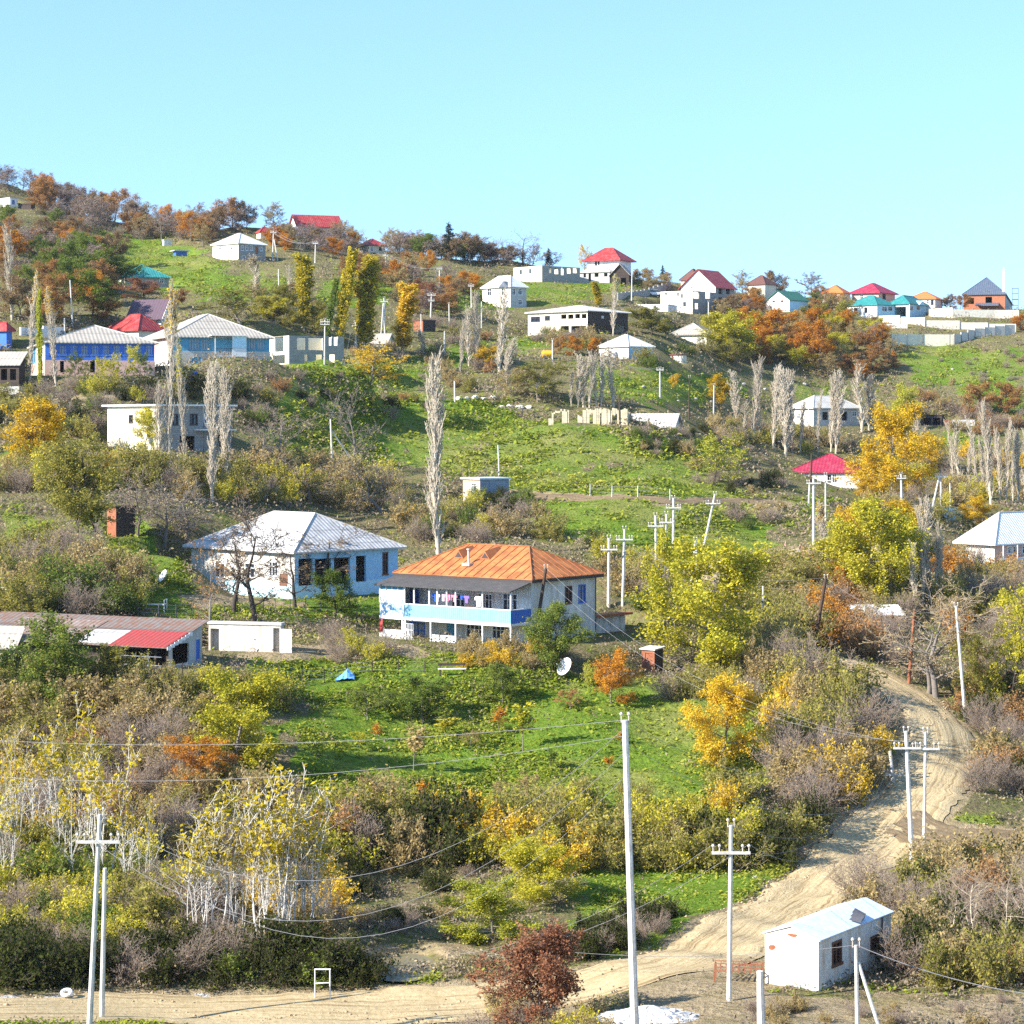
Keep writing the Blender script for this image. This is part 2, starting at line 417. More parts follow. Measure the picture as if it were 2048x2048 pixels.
def build_ground():
    us = np.concatenate([np.linspace(-4500, -260, 60)[:-1], np.arange(-260, 2310, 5.0), np.linspace(2310, 6500, 60)[1:]])
    ds = [1.0]
    while ds[-1] < 6000:
        d = ds[-1]
        ds.append(d+(4 if d < 80 else .32 if d < 130 else .45 if d < 200 else .8 if d < 330 else 1.2 if d < 640 else 12 if d < 900 else 150))
    ds = np.array(ds)
    U, D = np.meshgrid((us-CX)/F, ds)
    X = U*D; Y = D
    Z = hg(X, Y)
    PX, PY = proj(X, Y, Z)
    a, b, c = cover(PX, PY, wobble(X, Y))
    def blur(m, it=2):
        for _ in range(it):
            m = (m+np.roll(m, 1, 0)+np.roll(m, -1, 0)+np.roll(m, 1, 1)+np.roll(m, -1, 1))/5
        return m
    a, b, c = blur(a, 4), blur(b, 2), blur(c, 1)
    rd = road_dist(X, Y)
    b = np.maximum(b, np.clip(1-(rd-.1)/1.0, 0, 1)); a = a*(1-b)
    nr, nc = X.shape
    V = np.stack([X, Y, Z], -1).reshape(-1, 3)
    idx = np.arange(nr*nc).reshape(nr, nc)
    Q = np.stack([idx[:-1, :-1], idx[:-1, 1:], idx[1:, 1:], idx[1:, :-1]], -1).reshape(-1, 4)
    o = np_mesh('ground', V, Q, mats=[ground_mat()])
    me = o.data
    at_ = me.color_attributes.new('cover', 'FLOAT_COLOR', 'POINT')
    colr = np.stack([a, b, c, np.ones_like(a)], -1).reshape(-1).astype(np.float32)
    at_.data.foreach_set('color', colr)
    me.polygons.foreach_set('use_smooth', np.ones(len(me.polygons), bool))
    tag(o, 'steep village hillside of grass, dry scrub and bare earth', 'ground', kind='structure')
def np_mesh(name, V, Q, mats=(), midx=None, rnd=None, parent=None, link=True):
    me = bpy.data.meshes.new(name)
    V = np.asarray(V, np.float32); Q = np.asarray(Q, np.int32)
    k = Q.shape[1]
    me.vertices.add(len(V)); me.vertices.foreach_set('co', V.ravel())
    me.loops.add(Q.size); me.loops.foreach_set('vertex_index', Q.ravel())
    me.polygons.add(len(Q)); me.polygons.foreach_set('loop_start', np.arange(0, Q.size, k, dtype=np.int32))
    for m in mats: me.materials.append(m)
    if midx is not None: me.polygons.foreach_set('material_index', np.asarray(midx, np.int32))
    if rnd is not None:
        a = me.attributes.new('rnd', 'FLOAT', 'FACE'); a.data.foreach_set('value', np.asarray(rnd, np.float32))
    me.update(calc_edges=True)
    if not link: return me
    o = bpy.data.objects.new(name, me); COL.objects.link(o)
    if parent: o.parent = parent
    return o
def ground_mat():
    m = bpy.data.materials.new('hillside ground'); t = NT(m)
    tc = t.n('ShaderNodeTexCoord').outputs['Object']
    at_ = t.n('ShaderNodeAttribute', attribute_name='cover')
    sp = t.n('ShaderNodeSeparateColor'); t.l(at_.outputs['Color'], sp.inputs[0])
    nbig = noise(t, tc, .07, 5, .65); nmid = noise(t, tc, .45, 6, .7); nf = noise(t, tc, 2.6, 5, .7)
    grass = ramp(t, nf, [(.28, (.055,.10,.014)), (.5, (.13,.21,.025)), (.72, (.23,.28,.05))])
    grass = mixc(t, ramp(t, nbig, [(.45, (0,0,0)), (.66, (.6,.6,.6))]), grass, (.30,.255,.10))
    scrub = ramp(t, nf, [(.25, (.075,.065,.035)), (.5, (.19,.155,.085)), (.75, (.32,.265,.155))])
    scrub = mixc(t, ramp(t, nmid, [(.42, (0,0,0)), (.66, (.8,.8,.8))]), scrub, (.15,.18,.04))
    f = math_(t, 'ADD', sp.outputs[0], math_(t, 'MULTIPLY', math_(t, 'SUBTRACT', nmid, .5), 1.5))
    f = ramp(t, f, [(.36, (0,0,0)), (.6, (1,1,1))])
    base = mixc(t, f, scrub, grass)
    dirt = ramp(t, nf, [(.25, (.22,.165,.095)), (.55, (.36,.285,.175)), (.8, (.46,.38,.26))])
    dirt = mixc(t, ramp(t, nmid, [(.5, (0,0,0)), (.7, (.7,.7,.7))]), dirt, (.15,.14,.045))
    f2 = ramp(t, math_(t, 'ADD', sp.outputs[1], math_(t, 'MULTIPLY', math_(t, 'SUBTRACT', nmid, .5), .9)), [(.4, (0,0,0)), (.6, (1,1,1))])
    base = mixc(t, f2, base, dirt)
    gr = ramp(t, noise(t, tc, 7, 3, .8), [(.35, (.30,.29,.26)), (.6, (.62,.61,.58))])
    base = mixc(t, ramp(t, math_(t, 'ADD', sp.outputs[2], math_(t, 'MULTIPLY', math_(t, 'SUBTRACT', nmid, .5), .8)), [(.4, (0,0,0)), (.6, (1,1,1))]), base, gr)
    p = t.n('ShaderNodeBsdfDiffuse'); t.l(base, p.inputs['Color'])
    b1 = t.n('ShaderNodeBump'); b1.inputs['Strength'].default_value = 1; b1.inputs['Distance'].default_value = .35
    t.l(math_(t, 'ADD', nf, math_(t, 'MULTIPLY', nmid, 1.5)), b1.inputs['Height']); t.l(b1.outputs[0], p.inputs['Normal'])
    o = t.n('ShaderNodeOutputMaterial'); t.l(p.outputs[0], o.inputs[0]); return m
def road_mat(name, cols, rut):
    m = bpy.data.materials.new(name); t = NT(m)
    tc = t.n('ShaderNodeTexCoord').outputs['Object']
    uv = t.n('ShaderNodeUVMap', uv_map='UVMap').outputs['UV']
    mp = t.n('ShaderNodeMapping'); mp.inputs['Scale'].default_value = (9, .10, 1); t.l(uv, mp.inputs['Vector'])
    ns = noise(t, mp.outputs['Vector'], 1.0, 6, .7)
    nm = noise(t, tc, .5, 6, .7); nf = noise(t, tc, 4, 4, .7)
    base = ramp(t, nf, [(.25, cols[0]), (.55, cols[1]), (.8, cols[2])])
    base = mixc(t, ramp(t, ns, [(.50, (0,0,0)), (.64, (.9,.9,.9))]), base, rut)
    base = mixc(t, ramp(t, nm, [(.52, (0,0,0)), (.72, (.5,.5,.5))]), base, rut)
    p = t.n('ShaderNodeBsdfDiffuse'); t.l(base, p.inputs['Color'])
    b1 = t.n('ShaderNodeBump'); b1.inputs['Strength'].default_value = .9; b1.inputs['Distance'].default_value = .12
    t.l(math_(t, 'ADD', ns, math_(t, 'MULTIPLY', nf, .5)), b1.inputs['Height']); t.l(b1.outputs[0], p.inputs['Normal'])
    o = t.n('ShaderNodeOutputMaterial'); t.l(p.outputs[0], o.inputs[0]); return m
def build_road(name, lift, m, label):
    P, w = RL[name]
    # resample
    seg = np.r_[0, np.cumsum(np.hypot(*np.diff(P, axis=0).T))]
    s = np.arange(0, seg[-1], .5); C = np.stack([np.interp(s, seg, P[:, i]) for i in (0, 1)], -1)
    for _ in range(6): C[1:-1] = (C[:-2]+2*C[1:-1]+C[2:])/4
    T = np.gradient(C, axis=0); T /= np.linalg.norm(T, axis=1)[:, None]+1e-9
    Nn = np.stack([-T[:, 1], T[:, 0]], -1)
    K = np.linspace(-1, 1, 15)
    r = np.random.RandomState(3); e = 0
    for i in range(8): e = e+np.sin(s*2*pi/(1.5*9**r.rand())+r.uniform(0, 6))*.09
    V = []; UV = []
    for k in K:
        off = k*(w+e*(1 if k < 0 else -1)*.8+ .05)
        q = C+Nn*np.reshape(off*np.ones(len(s)), (-1, 1))
        rut = -.07*np.exp(-((abs(k)-.42)/.13)**2)
        z = h(q[:, 0], q[:, 1])+lift+rut-(.10 if abs(k) > .95 else 0)
        V.append(np.c_[q, z]); UV.append(np.c_[np.full(len(s), k), s])
    V = np.array(V); n = len(s); idx = np.arange(15*n).reshape(15, n)
    Q = np.stack([idx[:-1, :-1], idx[:-1, 1:], idx[1:, 1:], idx[1:, :-1]], -1).reshape(-1, 4)[:, ::-1]
    o = np_mesh(name, V.reshape(-1, 3), Q, mats=[m])
    uvl = o.data.uv_layers.new(name='UVMap'); UVf = np.array(UV).reshape(-1, 2)
    uvl.data.foreach_set('uv', UVf[Q.ravel()].astype(np.float32).ravel())
    o.data.polygons.foreach_set('use_smooth', np.ones(len(o.data.polygons), bool))
    tag(o, label, 'road', kind='structure')
def build_verge(rm):
    """loose stones and clods along the road edges and between the ruts"""
    r = np.random.RandomState(17); C = []; S = []
    for k in ('road', 'fork_road', 'lane'):
        P, w = RL[k]
        seg = np.r_[0, np.cumsum(np.hypot(*np.diff(P, axis=0).T))]; n = int(seg[-1]*16)
        s = r.uniform(0, seg[-1], n); x = np.interp(s, seg, P[:, 0]); y = np.interp(s, seg, P[:, 1])
        x2 = np.interp(s+.5, seg, P[:, 0]); y2 = np.interp(s+.5, seg, P[:, 1]); L = np.hypot(x2-x, y2-y)+1e-6
        e = np.where(r.rand(n) < .75, r.normal(0, .28, n)+np.where(r.rand(n) < .5, -1, 1)*(w+.1), r.uniform(-w, w, n))
        x = x-(y2-y)/L*e; y = y+(x2-x)/L*e
        C.append(np.c_[x, y, h(x, y)-.02]); S.append(r.uniform(.025, .10, n)*np.where(np.abs(e) > w-.3, 1.2, .6))
    C = np.concatenate(C); S = np.concatenate(S)[:, None, None]; n = len(C)
    U = np.array([(0,0,1),(1,0,0),(0,1,0),(-1,0,0),(0,-1,0),(0,0,-1)], float)[None]*(1+r.normal(0, .25, (n, 6, 1)))
    V = C[:, None]+U*S*np.array([1, 1, .7]); b = (np.arange(n)*6)[:, None, None]
    T = b+np.array([(0,1,2),(0,2,3),(0,3,4),(0,4,1),(5,2,1),(5,3,2),(5,4,3),(5,1,4)])[None]
    m = smat('road stones', (.42,.33,.21), (.22,.16,.10), .7, 2, .95)
    o = np_mesh('stones', V.reshape(-1, 3), T.reshape(-1, 3), mats=[m]); tag(o, 'small loose stones and clods along the dirt road', 'stones', kind='stuff')
def build_setting():
    build_ground()
    rm = road_mat('dry dirt road', [(.37,.275,.145), (.51,.405,.235), (.62,.51,.32)], (.235,.16,.08))
    rd = road_mat('brown earth', [(.15,.11,.065), (.24,.18,.11), (.33,.26,.17)], (.12,.085,.05))
    build_verge(rm)
    build_road('road', .0, rm, 'pale rutted dirt road curving up from the valley')
    build_road('fork_road', .03, rd, 'brown earth side road branching off by the poles')
    build_road('lane', .0, rm, 'pale dirt lane passing above the orange roofed house')
    build_road('track', .0, rd, 'dark earth track cut across the grassy slope, with the shade of the cut in its colour')  # brown soil whose dark colour also holds the shade of the cut
    # pond
    m = bpy.data.materials.new('muddy water'); t = NT(m)
    p = t.n('ShaderNodeBsdfPrincipled'); p.inputs['Base Color'].default_value = (.20,.175,.10,1); p.inputs['Roughness'].default_value = .35; p.inputs['Specular IOR Level'].default_value = .12
    tc = t.n('ShaderNodeTexCoord').outputs['Object']; b = t.n('ShaderNodeBump'); b.inputs['Strength'].default_value = .1; b.inputs['Distance'].default_value = .03
    t.l(noise(t, tc, 5, 3), b.inputs['Height']); t.l(b.outputs[0], p.inputs['Normal'])
    o = t.n('ShaderNodeOutputMaterial'); t.l(p.outputs[0], o.inputs[0])
    mb = MB(); mb.quad(*[(1.75*cos(a)*(1+.08*sin(3*a)), 3.2*sin(a)*(1+.07*cos(2*a)), 0) for a in np.linspace(0, 2*pi, 33)[:-1]])
    o = mb.build('pond', m, loc=(POND[0], POND[1], POND[2]-.2)); tag(o, 'small muddy pond in the dip beside the road', 'pond', kind='structure')
def build_light():
    az = atan2(-.88, -.47); el = R_(31)
    sd = (cos(el)*sin(az), cos(el)*cos(az), sin(el))
    w = bpy.data.worlds.new('World'); SC.world = w; w.use_nodes = True
    t = w.node_tree; t.nodes.clear()
    sk = t.nodes.new('ShaderNodeTexSky'); sk.sky_type = 'NISHITA'; sk.sun_disc = False
    sk.sun_elevation = el; sk.sun_rotation = az % (2*pi); sk.altitude = 0; sk.air_density = SKY['air']; sk.dust_density = SKY['dust']; sk.ozone_density = SKY['ozone']
    tc = t.nodes.new('ShaderNodeTexCoord'); ad = t.nodes.new('ShaderNodeVectorMath'); ad.operation = 'ADD'; ad.inputs[1].default_value = (0, 0, .15); nm = t.nodes.new('ShaderNodeVectorMath'); nm.operation = 'NORMALIZE'
    t.links.new(tc.outputs['Generated'], ad.inputs[0]); t.links.new(ad.outputs[0], nm.inputs[0]); t.links.new(nm.outputs[0], sk.inputs['Vector'])
    mx = t.nodes.new('ShaderNodeMix'); mx.data_type = 'RGBA'; mx.blend_type = 'MULTIPLY'; mx.inputs[0].default_value = 1; mx.inputs[7].default_value = (.94, 1, 1, 1)
    t.links.new(sk.outputs[0], mx.inputs[6]); bg = t.nodes.new('ShaderNodeBackground'); bg.inputs['Strength'].default_value = SKY['str']
    o = t.nodes.new('ShaderNodeOutputWorld'); t.links.new(mx.outputs[2], bg.inputs[0]); t.links.new(bg.outputs[0], o.inputs[0])
    L = bpy.data.lights.new('sun', 'SUN'); L.energy = SKY['sun']; L.angle = R_(.5); L.color = (1, .93, .82)
    s = bpy.data.objects.new('sun', L); COL.objects.link(s)
    from mathutils import Vector
    s.rotation_euler = Vector(sd).to_track_quat('Z', 'Y').to_euler(); s.location = (-100, -50, 150)
    cam = bpy.data.cameras.new('camera'); c = bpy.data.objects.new('camera', cam); COL.objects.link(c)
    cam.sensor_width = 36; cam.lens = 36*F/2048; cam.shift_y = -174/2048; cam.clip_end = 12000; cam.clip_start = 1
    c.rotation_euler = (pi/2, 0, 0); SC.camera = c
    v = SC.view_settings; v.view_transform = 'Standard'; v.look = 'None'; v.gamma = 1; v.use_curve_mapping = False; v.exposure = SKY['exp']
    SC.cycles.max_bounces = 6; SC.cycles.diffuse_bounces = 3; SC.cycles.transmission_bounces = 3; SC.cycles.glossy_bounces = 2
    SC.cycles.use_denoising = False
SKY = dict(air=1.1, dust=0.0, ozone=4.0, str=.135, sun=4.8, exp=1.34)
def build_haze(dens):
    m = bpy.data.materials.new('thin haze'); t = NT(m)
    v = t.n('ShaderNodeVolumePrincipled'); v.inputs['Color'].default_value = (.85,.9,1,1); v.inputs['Density'].default_value = dens; v.inputs['Anisotropy'].default_value = .2
    o = t.n('ShaderNodeOutputMaterial'); t.l(v.outputs[0], o.inputs['Volume'])
    mb = MB(); mb.box(-7000, 7000, -20, 6050, -63, 95); ob = mb.build('haze', m); tag(ob, 'thin pale autumn haze over the valley', 'haze', kind='stuff')
# ------------------------------------------------------------------ plant growth
def _norm(v): return v/(np.linalg.norm(v)+1e-9)
def grow(seed, H, r0, n, ang, ratio, bare=.2, shape='round', up=.1, wob=.12, segs=(8, 4, 3, 2), stems=1, spread=0., minr=.008, lean=0):
    """recursive branching; returns array of segments p0(3) p1(3) r0 r1 level"""
    rs = np.random.RandomState(seed)
    S = []; stack = []
    for s in range(stems):
        a = rs.uniform(0, 2*pi); tilt = spread*rs.uniform(.2, 1) if stems > 1 else lean
        d = np.array([sin(tilt)*cos(a), sin(tilt)*sin(a), cos(tilt)])
        off = np.array([cos(a), sin(a), 0])*rs.uniform(0, .06*H if stems > 1 else 0)
        stack.append((off-np.array([0, 0, .25]), d, H*(rs.uniform(.6, 1) if stems > 1 else 1), r0*(rs.uniform(.6, 1)), 0))
    while stack:
        p, d, L, r, lv = stack.pop()
        ns = segs[min(lv, len(segs)-1)]
        pts = [p]; ds = [d]
        for i in range(ns):
            d = _norm(d+rs.normal(0, wob*(1 if lv else .45), 3)+np.array([0, 0, up*(1 if lv else .3)]))
            pts.append(pts[-1]+d*L/ns); ds.append(d)
        for i in range(ns):
            ra = max(minr, r*(1-.8*i/ns)); rb = max(minr, r*(1-.8*(i+1)/ns))
            S.append((*pts[i], *pts[i+1], ra, rb, lv))
        if lv < len(n):
            k = max(1, int(n[lv]*rs.uniform(.8, 1.2)))
            b0 = bare if lv == 0 else .15
            phi = rs.uniform(0, 6.28)
            for j in range(k):
                f = b0+(1-b0)*(j+rs.uniform(.1, .9))/k
                fi = f*ns; i0 = min(int(fi), ns-1); q = pts[i0]+(pts[i0+1]-pts[i0])*(fi-i0)
                dd = ds[i0+1]
                a1 = np.cross(dd, (0, 0, 1) if abs(dd[2]) < .9 else (1, 0, 0)); a1 = _norm(a1); a2 = np.cross(dd, a1)
                phi += 2.4+rs.normal(0, .4)
                th = R_(ang[lv])*rs.uniform(.7, 1.25)
                if lv == 0 and shape == 'round': th *= 1.15-.55*f
                nd = _norm(cos(th)*dd+sin(th)*(cos(phi)*a1+sin(phi)*a2))
                g = (f-b0)/(1-b0)
                sc = 1
                if lv == 0:
                    sc = {'round': .45+.75*sqrt(max(0, 1-(1.7*g-.75)**2)) if abs(1.7*g-.75) < 1 else .5, 'column': (.7+.5*g)*(1 if g < .6 else max(.35, 1.6-g)), 'cone': 1.05-g*.95, 'vase': .6+.5*g, 'flat': 1}[shape]
                else: sc = 1.1-.5*f
                stack.append((q, nd, L*ratio[lv]*sc*rs.uniform(.75, 1.2), max(minr, r*(1-.8*f)*.55), lv+1))
    return np.array(S)
def tubes(S, k):
    p0, p1 = S[:, :3], S[:, 3:6]; r0, r1 = S[:, 6], S[:, 7]
    d = p1-p0; d /= np.linalg.norm(d, axis=1)[:, None]+1e-9
    ref = np.where(np.abs(d[:, 2:3]) < .9, [[0, 0, 1.]], [[1., 0, 0]])
    a = np.cross(d, ref); a /= np.linalg.norm(a, axis=1)[:, None]+1e-9; b = np.cross(d, a)
    th = 2*pi*np.arange(k)/k
    ring = a[:, None]*np.cos(th)[None, :, None]+b[:, None]*np.sin(th)[None, :, None]
    V = np.stack([p0[:, None]+ring*r0[:, None, None], p1[:, None]+ring*r1[:, None, None]], 1)  # N,2,k,3
    N = len(S); base = (np.arange(N)*2*k)[:, None]
    i = np.arange(k); j = (i+1) % k
    Q = np.stack([base+i, base+j, base+k+j, base+k+i], -1).reshape(-1, 4)
    return V.reshape(-1, 3), Q
def leaves(C, size, rs, asp=.6, upb=.35):
    N = len(C)
    nrm = rs.normal(0, 1, (N, 3)); nrm[:, 2] = np.abs(nrm[:, 2])+upb; nrm /= np.linalg.norm(nrm, axis=1)[:, None]
    a = np.cross(nrm, rs.normal(0, 1, (N, 3))); a /= np.linalg.norm(a, axis=1)[:, None]+1e-9; b = np.cross(nrm, a)
    s = (size*rs.uniform(.6, 1.35, N))[:, None]
    V = np.stack([C-a*s, C+b*s*asp, C+a*s, C-b*s*asp], 1).reshape(-1, 3)
    return V, np.arange(4*N).reshape(-1, 4)
def leafpts(S, N, sig, rs, lv0=2, zmin=0, tipw=True):
    T = S[(S[:, 8] >= lv0) & (S[:, 5] >= zmin)]
    L = np.linalg.norm(T[:, 3:6]-T[:, :3], axis=1)
    i = rs.choice(len(T), N, p=L/L.sum()); f = rs.rand(N, 1)
    return T[i, :3]*(1-f)+T[i, 3:6]*f+rs.normal(0, sig, (N, 3)), T[i, 8]
class Tmpl: pass
TM = {}
def template(key, S, nleaf, lsize, sig, seed, lv0=2, zmin=0., split=2, k0=6, single=False, asp=.6, extra=None):
    rs = np.random.RandomState(seed+99)
    T = Tmpl()
    tr = S[S[:, 8] < split]; tw = S[S[:, 8] >= split]
    parts = []
    if len(tw):
        V, Q = tubes(tw, 3); parts.append((V, Q, 1, rs.rand(len(tw)).repeat(3)))
    if nleaf:
        C, lv = leafpts(S, nleaf, sig, rs, lv0, zmin)
        V, Q = leaves(C, lsize, rs, asp); parts.append((V, Q, 0, rs.rand(len(C))))
    if single:
        V, Q = tubes(tr, 4); parts.append((V, Q, 1, np.full(len(Q), .5)))
    Vs = []; Qs = []; M = []; Rn = []; n = 0
    for V, Q, m, r in parts:
        Vs.append(V); Qs.append(Q+n); M += [m]*len(Q); Rn.append(r); n += len(V)
    P = np.concatenate(Vs)
    T.crown = np_mesh(key, P, np.concatenate(Qs), mats=[None, None], midx=M, rnd=np.concatenate(Rn), link=False)
    T.trunk = None
    if not single:
        V, Q = tubes(tr, k0); T.trunk = np_mesh(key+'_trunk', V, Q, mats=[None], link=False); P = np.concatenate([P, V])
        T.trunk.polygons.foreach_set('use_smooth', np.ones(len(Q), bool))
    T.H = float(np.percentile(P[:, 2], 99.7)); rr = np.hypot(P[:, 0], P[:, 1]); T.W = float(2*np.percentile(rr, 91))
    TM.setdefault(key, []).append(T)
def make_templates():
    for s in range(2):   # old bare trees with stout dark limbs
        S = grow(400+s, 7, .22, (10, 8, 6, 2), (62, 48, 42, 35), (.55, .5, .45, .5), bare=.16, shape='vase', up=.05, wob=.24, minr=.017)
        template('stout', S, 260, .11, .10, s)
    for s in range(4):   # leafy round trees
        S = grow(100+s, 8, .17, (12, 8, 4), (62, 45, 45), (.42, .48, .5), bare=.12, shape='round', up=.08, wob=.16)
        template('round', S, 10000, .125, .24, s)
    for s in range(2):   # dense broad crowns reaching low
        S = grow(430+s, 8, .2, (15, 9, 5), (72, 48, 45), (.46, .5, .5), bare=.07, shape='round', up=.07, wob=.15)
        template('dense', S, 20000, .12, .26, s)
    for s in range(3):   # thin half bare crowns
        S = grow(120+s, 8, .17, (12, 8, 5), (58, 45, 40), (.42, .48, .45), bare=.12, shape='round', up=.10, wob=.16)
        template('sparse', S, 3600, .13, .14, s)
    for s in range(3):   # bare spreading trees
        S = grow(140+s, 7, .19, (11, 8, 6, 2), (60, 45, 42, 35), (.5, .5, .45, .5), bare=.18, shape='vase', up=.07, wob=.2, minr=.010)
        template('bare', S, 0, .1, .1, s)
    for s in range(2):   # old bare trees with a few leaves left
        S = grow(150+s, 7, .19, (9, 8, 6, 2), (60, 45, 42, 35), (.5, .5, .45, .5), bare=.2, shape='vase', up=.05, wob=.22, minr=.011)
        template('fewleaf', S, 900, .11, .10, s)
    for s in range(7):   # bare columnar poplar
        S = grow(300+s, 18, .20, ((44, 60, 70, 52, 64, 48, 74)[s], 8, 3), (12, 12, 14), (.19, .42, .5), bare=.05, shape='column', up=.16, wob=.045, segs=(12, 4, 3, 2), minr=.017)
        template('poplar', S, 0, .1, .1, s)
    for s in range(2):   # bare poplar, leaves left in the top
        S = grow(170+s, 18, .20, (56, 8, 3), (12, 12, 14), (.19, .42, .5), bare=.05, shape='column', up=.16, wob=.045, segs=(12, 4, 3, 2), minr=.017)
        template('poplartop', S, 330, .13, .14, s, lv0=1, zmin=14.8)
    for s in range(3):   # poplar in full leaf
        S = grow(180+s, 16, .22, (46, 8, 3), (24, 24, 25), (.17, .45, .5), bare=.05, shape='column', up=.14, wob=.07, segs=(12, 4, 3, 2), minr=.012)
        template('poplarleaf', S, 11000, .19, .22, s, lv0=1)
    for s in range(4):   # white stemmed young aspens
        S = grow(190+s, 10, .065, (9, 4), (32, 32), (.24, .4), bare=.25, shape='column', up=.06, wob=.10, segs=(10, 4, 3), stems=5, spread=.17, minr=.015)
        template('aspen', S, 430, .13, .15, s, lv0=1, zmin=5.6, split=1)
    for s in range(2):   # orchard tree
        S = grow(200+s, 4, .09, (8, 6, 4), (55, 45, 42), (.5, .5, .5), bare=.25, shape='round', up=.06, wob=.16, minr=.007)
        template('fruit', S, 1900, .10, .11, s)
    for s in range(2):
        S = grow(210+s, 2.4, .03, (8, 5), (38, 38), (.34, .5), bare=.45, shape='round', up=.05, wob=.12, minr=.006)
        template('sapling', S, 420, .085, .08, s, lv0=1)
    for s in range(2):   # conifer
        S = grow(220+s, 9, .16, (60, 7), (88, 50), (.28, .42), bare=.15, shape='cone', up=-.03, wob=.06, segs=(10, 4, 2), minr=.01)
        template('conifer', S, 7000, .16, .09, s, lv0=1, split=1, asp=.3)
    for s in range(5):   # shrubs
        S = grow(240+s, 3, .035, (6, 5), (42, 42), (.46, .5), bare=.2, up=.04, wob=.18, segs=(5, 3, 2), stems=18, spread=1.05, minr=.008)
        template('shrub', S, 2600, .115, .14, s, lv0=1, split=1, single=True)
    for s in range(3):   # bare shrubs
        S = grow(260+s, 3, .035, (8, 7, 2), (40, 40, 36), (.46, .48, .5), bare=.15, up=.06, wob=.16, segs=(5, 3, 2), stems=18, spread=.95, minr=.009)
        template('twiggy', S, 260, .09, .12, s, lv0=1, split=1, single=True)
    for s in range(3):   # dense bramble
        S = grow(270+s, 2, .02, (6, 4), (55, 50), (.5, .5), bare=.1, up=-.05, wob=.3, segs=(5, 3, 2), stems=22, spread=1.3, minr=.008)
        template('bramble', S, 3600, .085, .13, s, lv0=1, split=1, single=True)
    for s in range(2):   # weeping willow-like tree
        S = grow(280+s, 8, .2, (12, 9, 5), (55, 50, 40), (.42, .5, .6), bare=.2, shape='round', up=-.10, wob=.14, minr=.008)
        template('willow', S, 9500, .12, .13, s, asp=.35)
def veg_mats():
    L = lambda n, *c, **k: leafmat(n, c, **k)
    L('gold', (.36,.23,.015), (.70,.47,.03), (.84,.63,.09))
    L('yellowgreen', (.20,.21,.02), (.50,.46,.04), (.74,.62,.08))
    L('lime', (.22,.25,.025), (.46,.46,.05), (.66,.60,.10))
    L('olive', (.10,.105,.022), (.29,.265,.055), (.48,.42,.10))
    L('green', (.055,.095,.015), (.15,.21,.035), (.32,.33,.07))
    L('dark', (.022,.03,.009), (.055,.068,.018), (.12,.13,.03))
    L('pine', (.010,.022,.012), (.022,.04,.020), (.04,.065,.03), trans=.15)
    L('tan', (.20,.145,.06), (.41,.31,.13), (.55,.44,.21))
    L('brown', (.16,.105,.058), (.31,.21,.11), (.42,.31,.17))
    L('rust', (.23,.12,.05), (.43,.23,.085), (.55,.35,.14))
    L('orange', (.32,.12,.016), (.58,.25,.03), (.70,.40,.06))
    L('redbrown', (.15,.06,.035), (.32,.14,.075), (.43,.24,.13))
    L('poplargold', (.20,.19,.018), (.50,.41,.03), (.72,.56,.06), trans=.45)
    L('aspenleaf', (.20,.20,.015), (.55,.42,.02), (.75,.58,.06))
    L('violet', (.20,.145,.12), (.33,.25,.21), (.44,.35,.29))
    smat('bark pale', (.52,.45,.35), (.30,.25,.19), rough=.9)
    smat('bark white', (.60,.57,.52), (.30,.27,.23), rough=.9)
    smat('bark grey', (.20,.175,.155), (.09,.08,.07), rough=.9)
    smat('bark brown', (.13,.10,.08), (.06,.05,.04), rough=.9)
    smat('bark dark', (.07,.055,.045), (.03,.025,.02), rough=.9)
    smat('twig mauve', (.31,.245,.195), (.17,.14,.12), rough=.9)
    smat('twig tan', (.38,.30,.20), (.2,.15,.1), rough=.9)
def setm(o, *ms):
    for sl, m in zip(o.material_slots, ms):
        sl.link = 'OBJECT'; sl.material = MATS[m]
def plant(key, px, py, hpx, wpx, leaf, bark, name, cat, label, group=None, var=None, twig=None, at_=None, lean=(0, 0), sink=.0):
    """one plant: base at photo pixel (px, py) on the slope, hpx / wpx its size in photo pixels there"""
    x, y, z = at_ or at(px, py)
    T = TM[key][rng.randrange(len(TM[key])) if var is None else var % len(TM[key])]
    s = y/F
    H = hpx*s; W = (wpx or hpx*.8)*s
    rz = rng.uniform(0, 6.28)
    sc = (W/T.W, W/T.W, H/T.H)
    twig = twig or bark
    if T.trunk is None:
        o = bpy.data.objects.new(name, T.crown); COL.objects.link(o)
        o.location = (x, y, z-sink); o.rotation_euler = (lean[0], lean[1], rz); o.scale = sc; setm(o, leaf, twig)
        return tag(o, label, cat, group)
    if 'poplar' in key and lean == (0, 0): lean = (rng.gauss(0, .01), rng.gauss(0, .013))
    r = empty(name, (x, y, z-sink), 0, label, cat, group); r.rotation_euler = (lean[0], lean[1], 0)
    for nm, me, ms in (('trunk', T.trunk, (bark,)), ('crown', T.crown, (leaf, twig))):
        o = bpy.data.objects.new(nm, me); COL.objects.link(o); o.parent = r; o.scale = sc; o.rotation_euler = (0, 0, rz); setm(o, *ms)
    return r
def rand_in(poly):
    xs = [p[0] for p in poly]; ys = [p[1] for p in poly]
    while True:
        x = rng.uniform(min(xs), max(xs)); y = rng.uniform(min(ys), max(ys))
        if inpoly(np.array([x]), np.array([y]), poly)[0]: return x, y
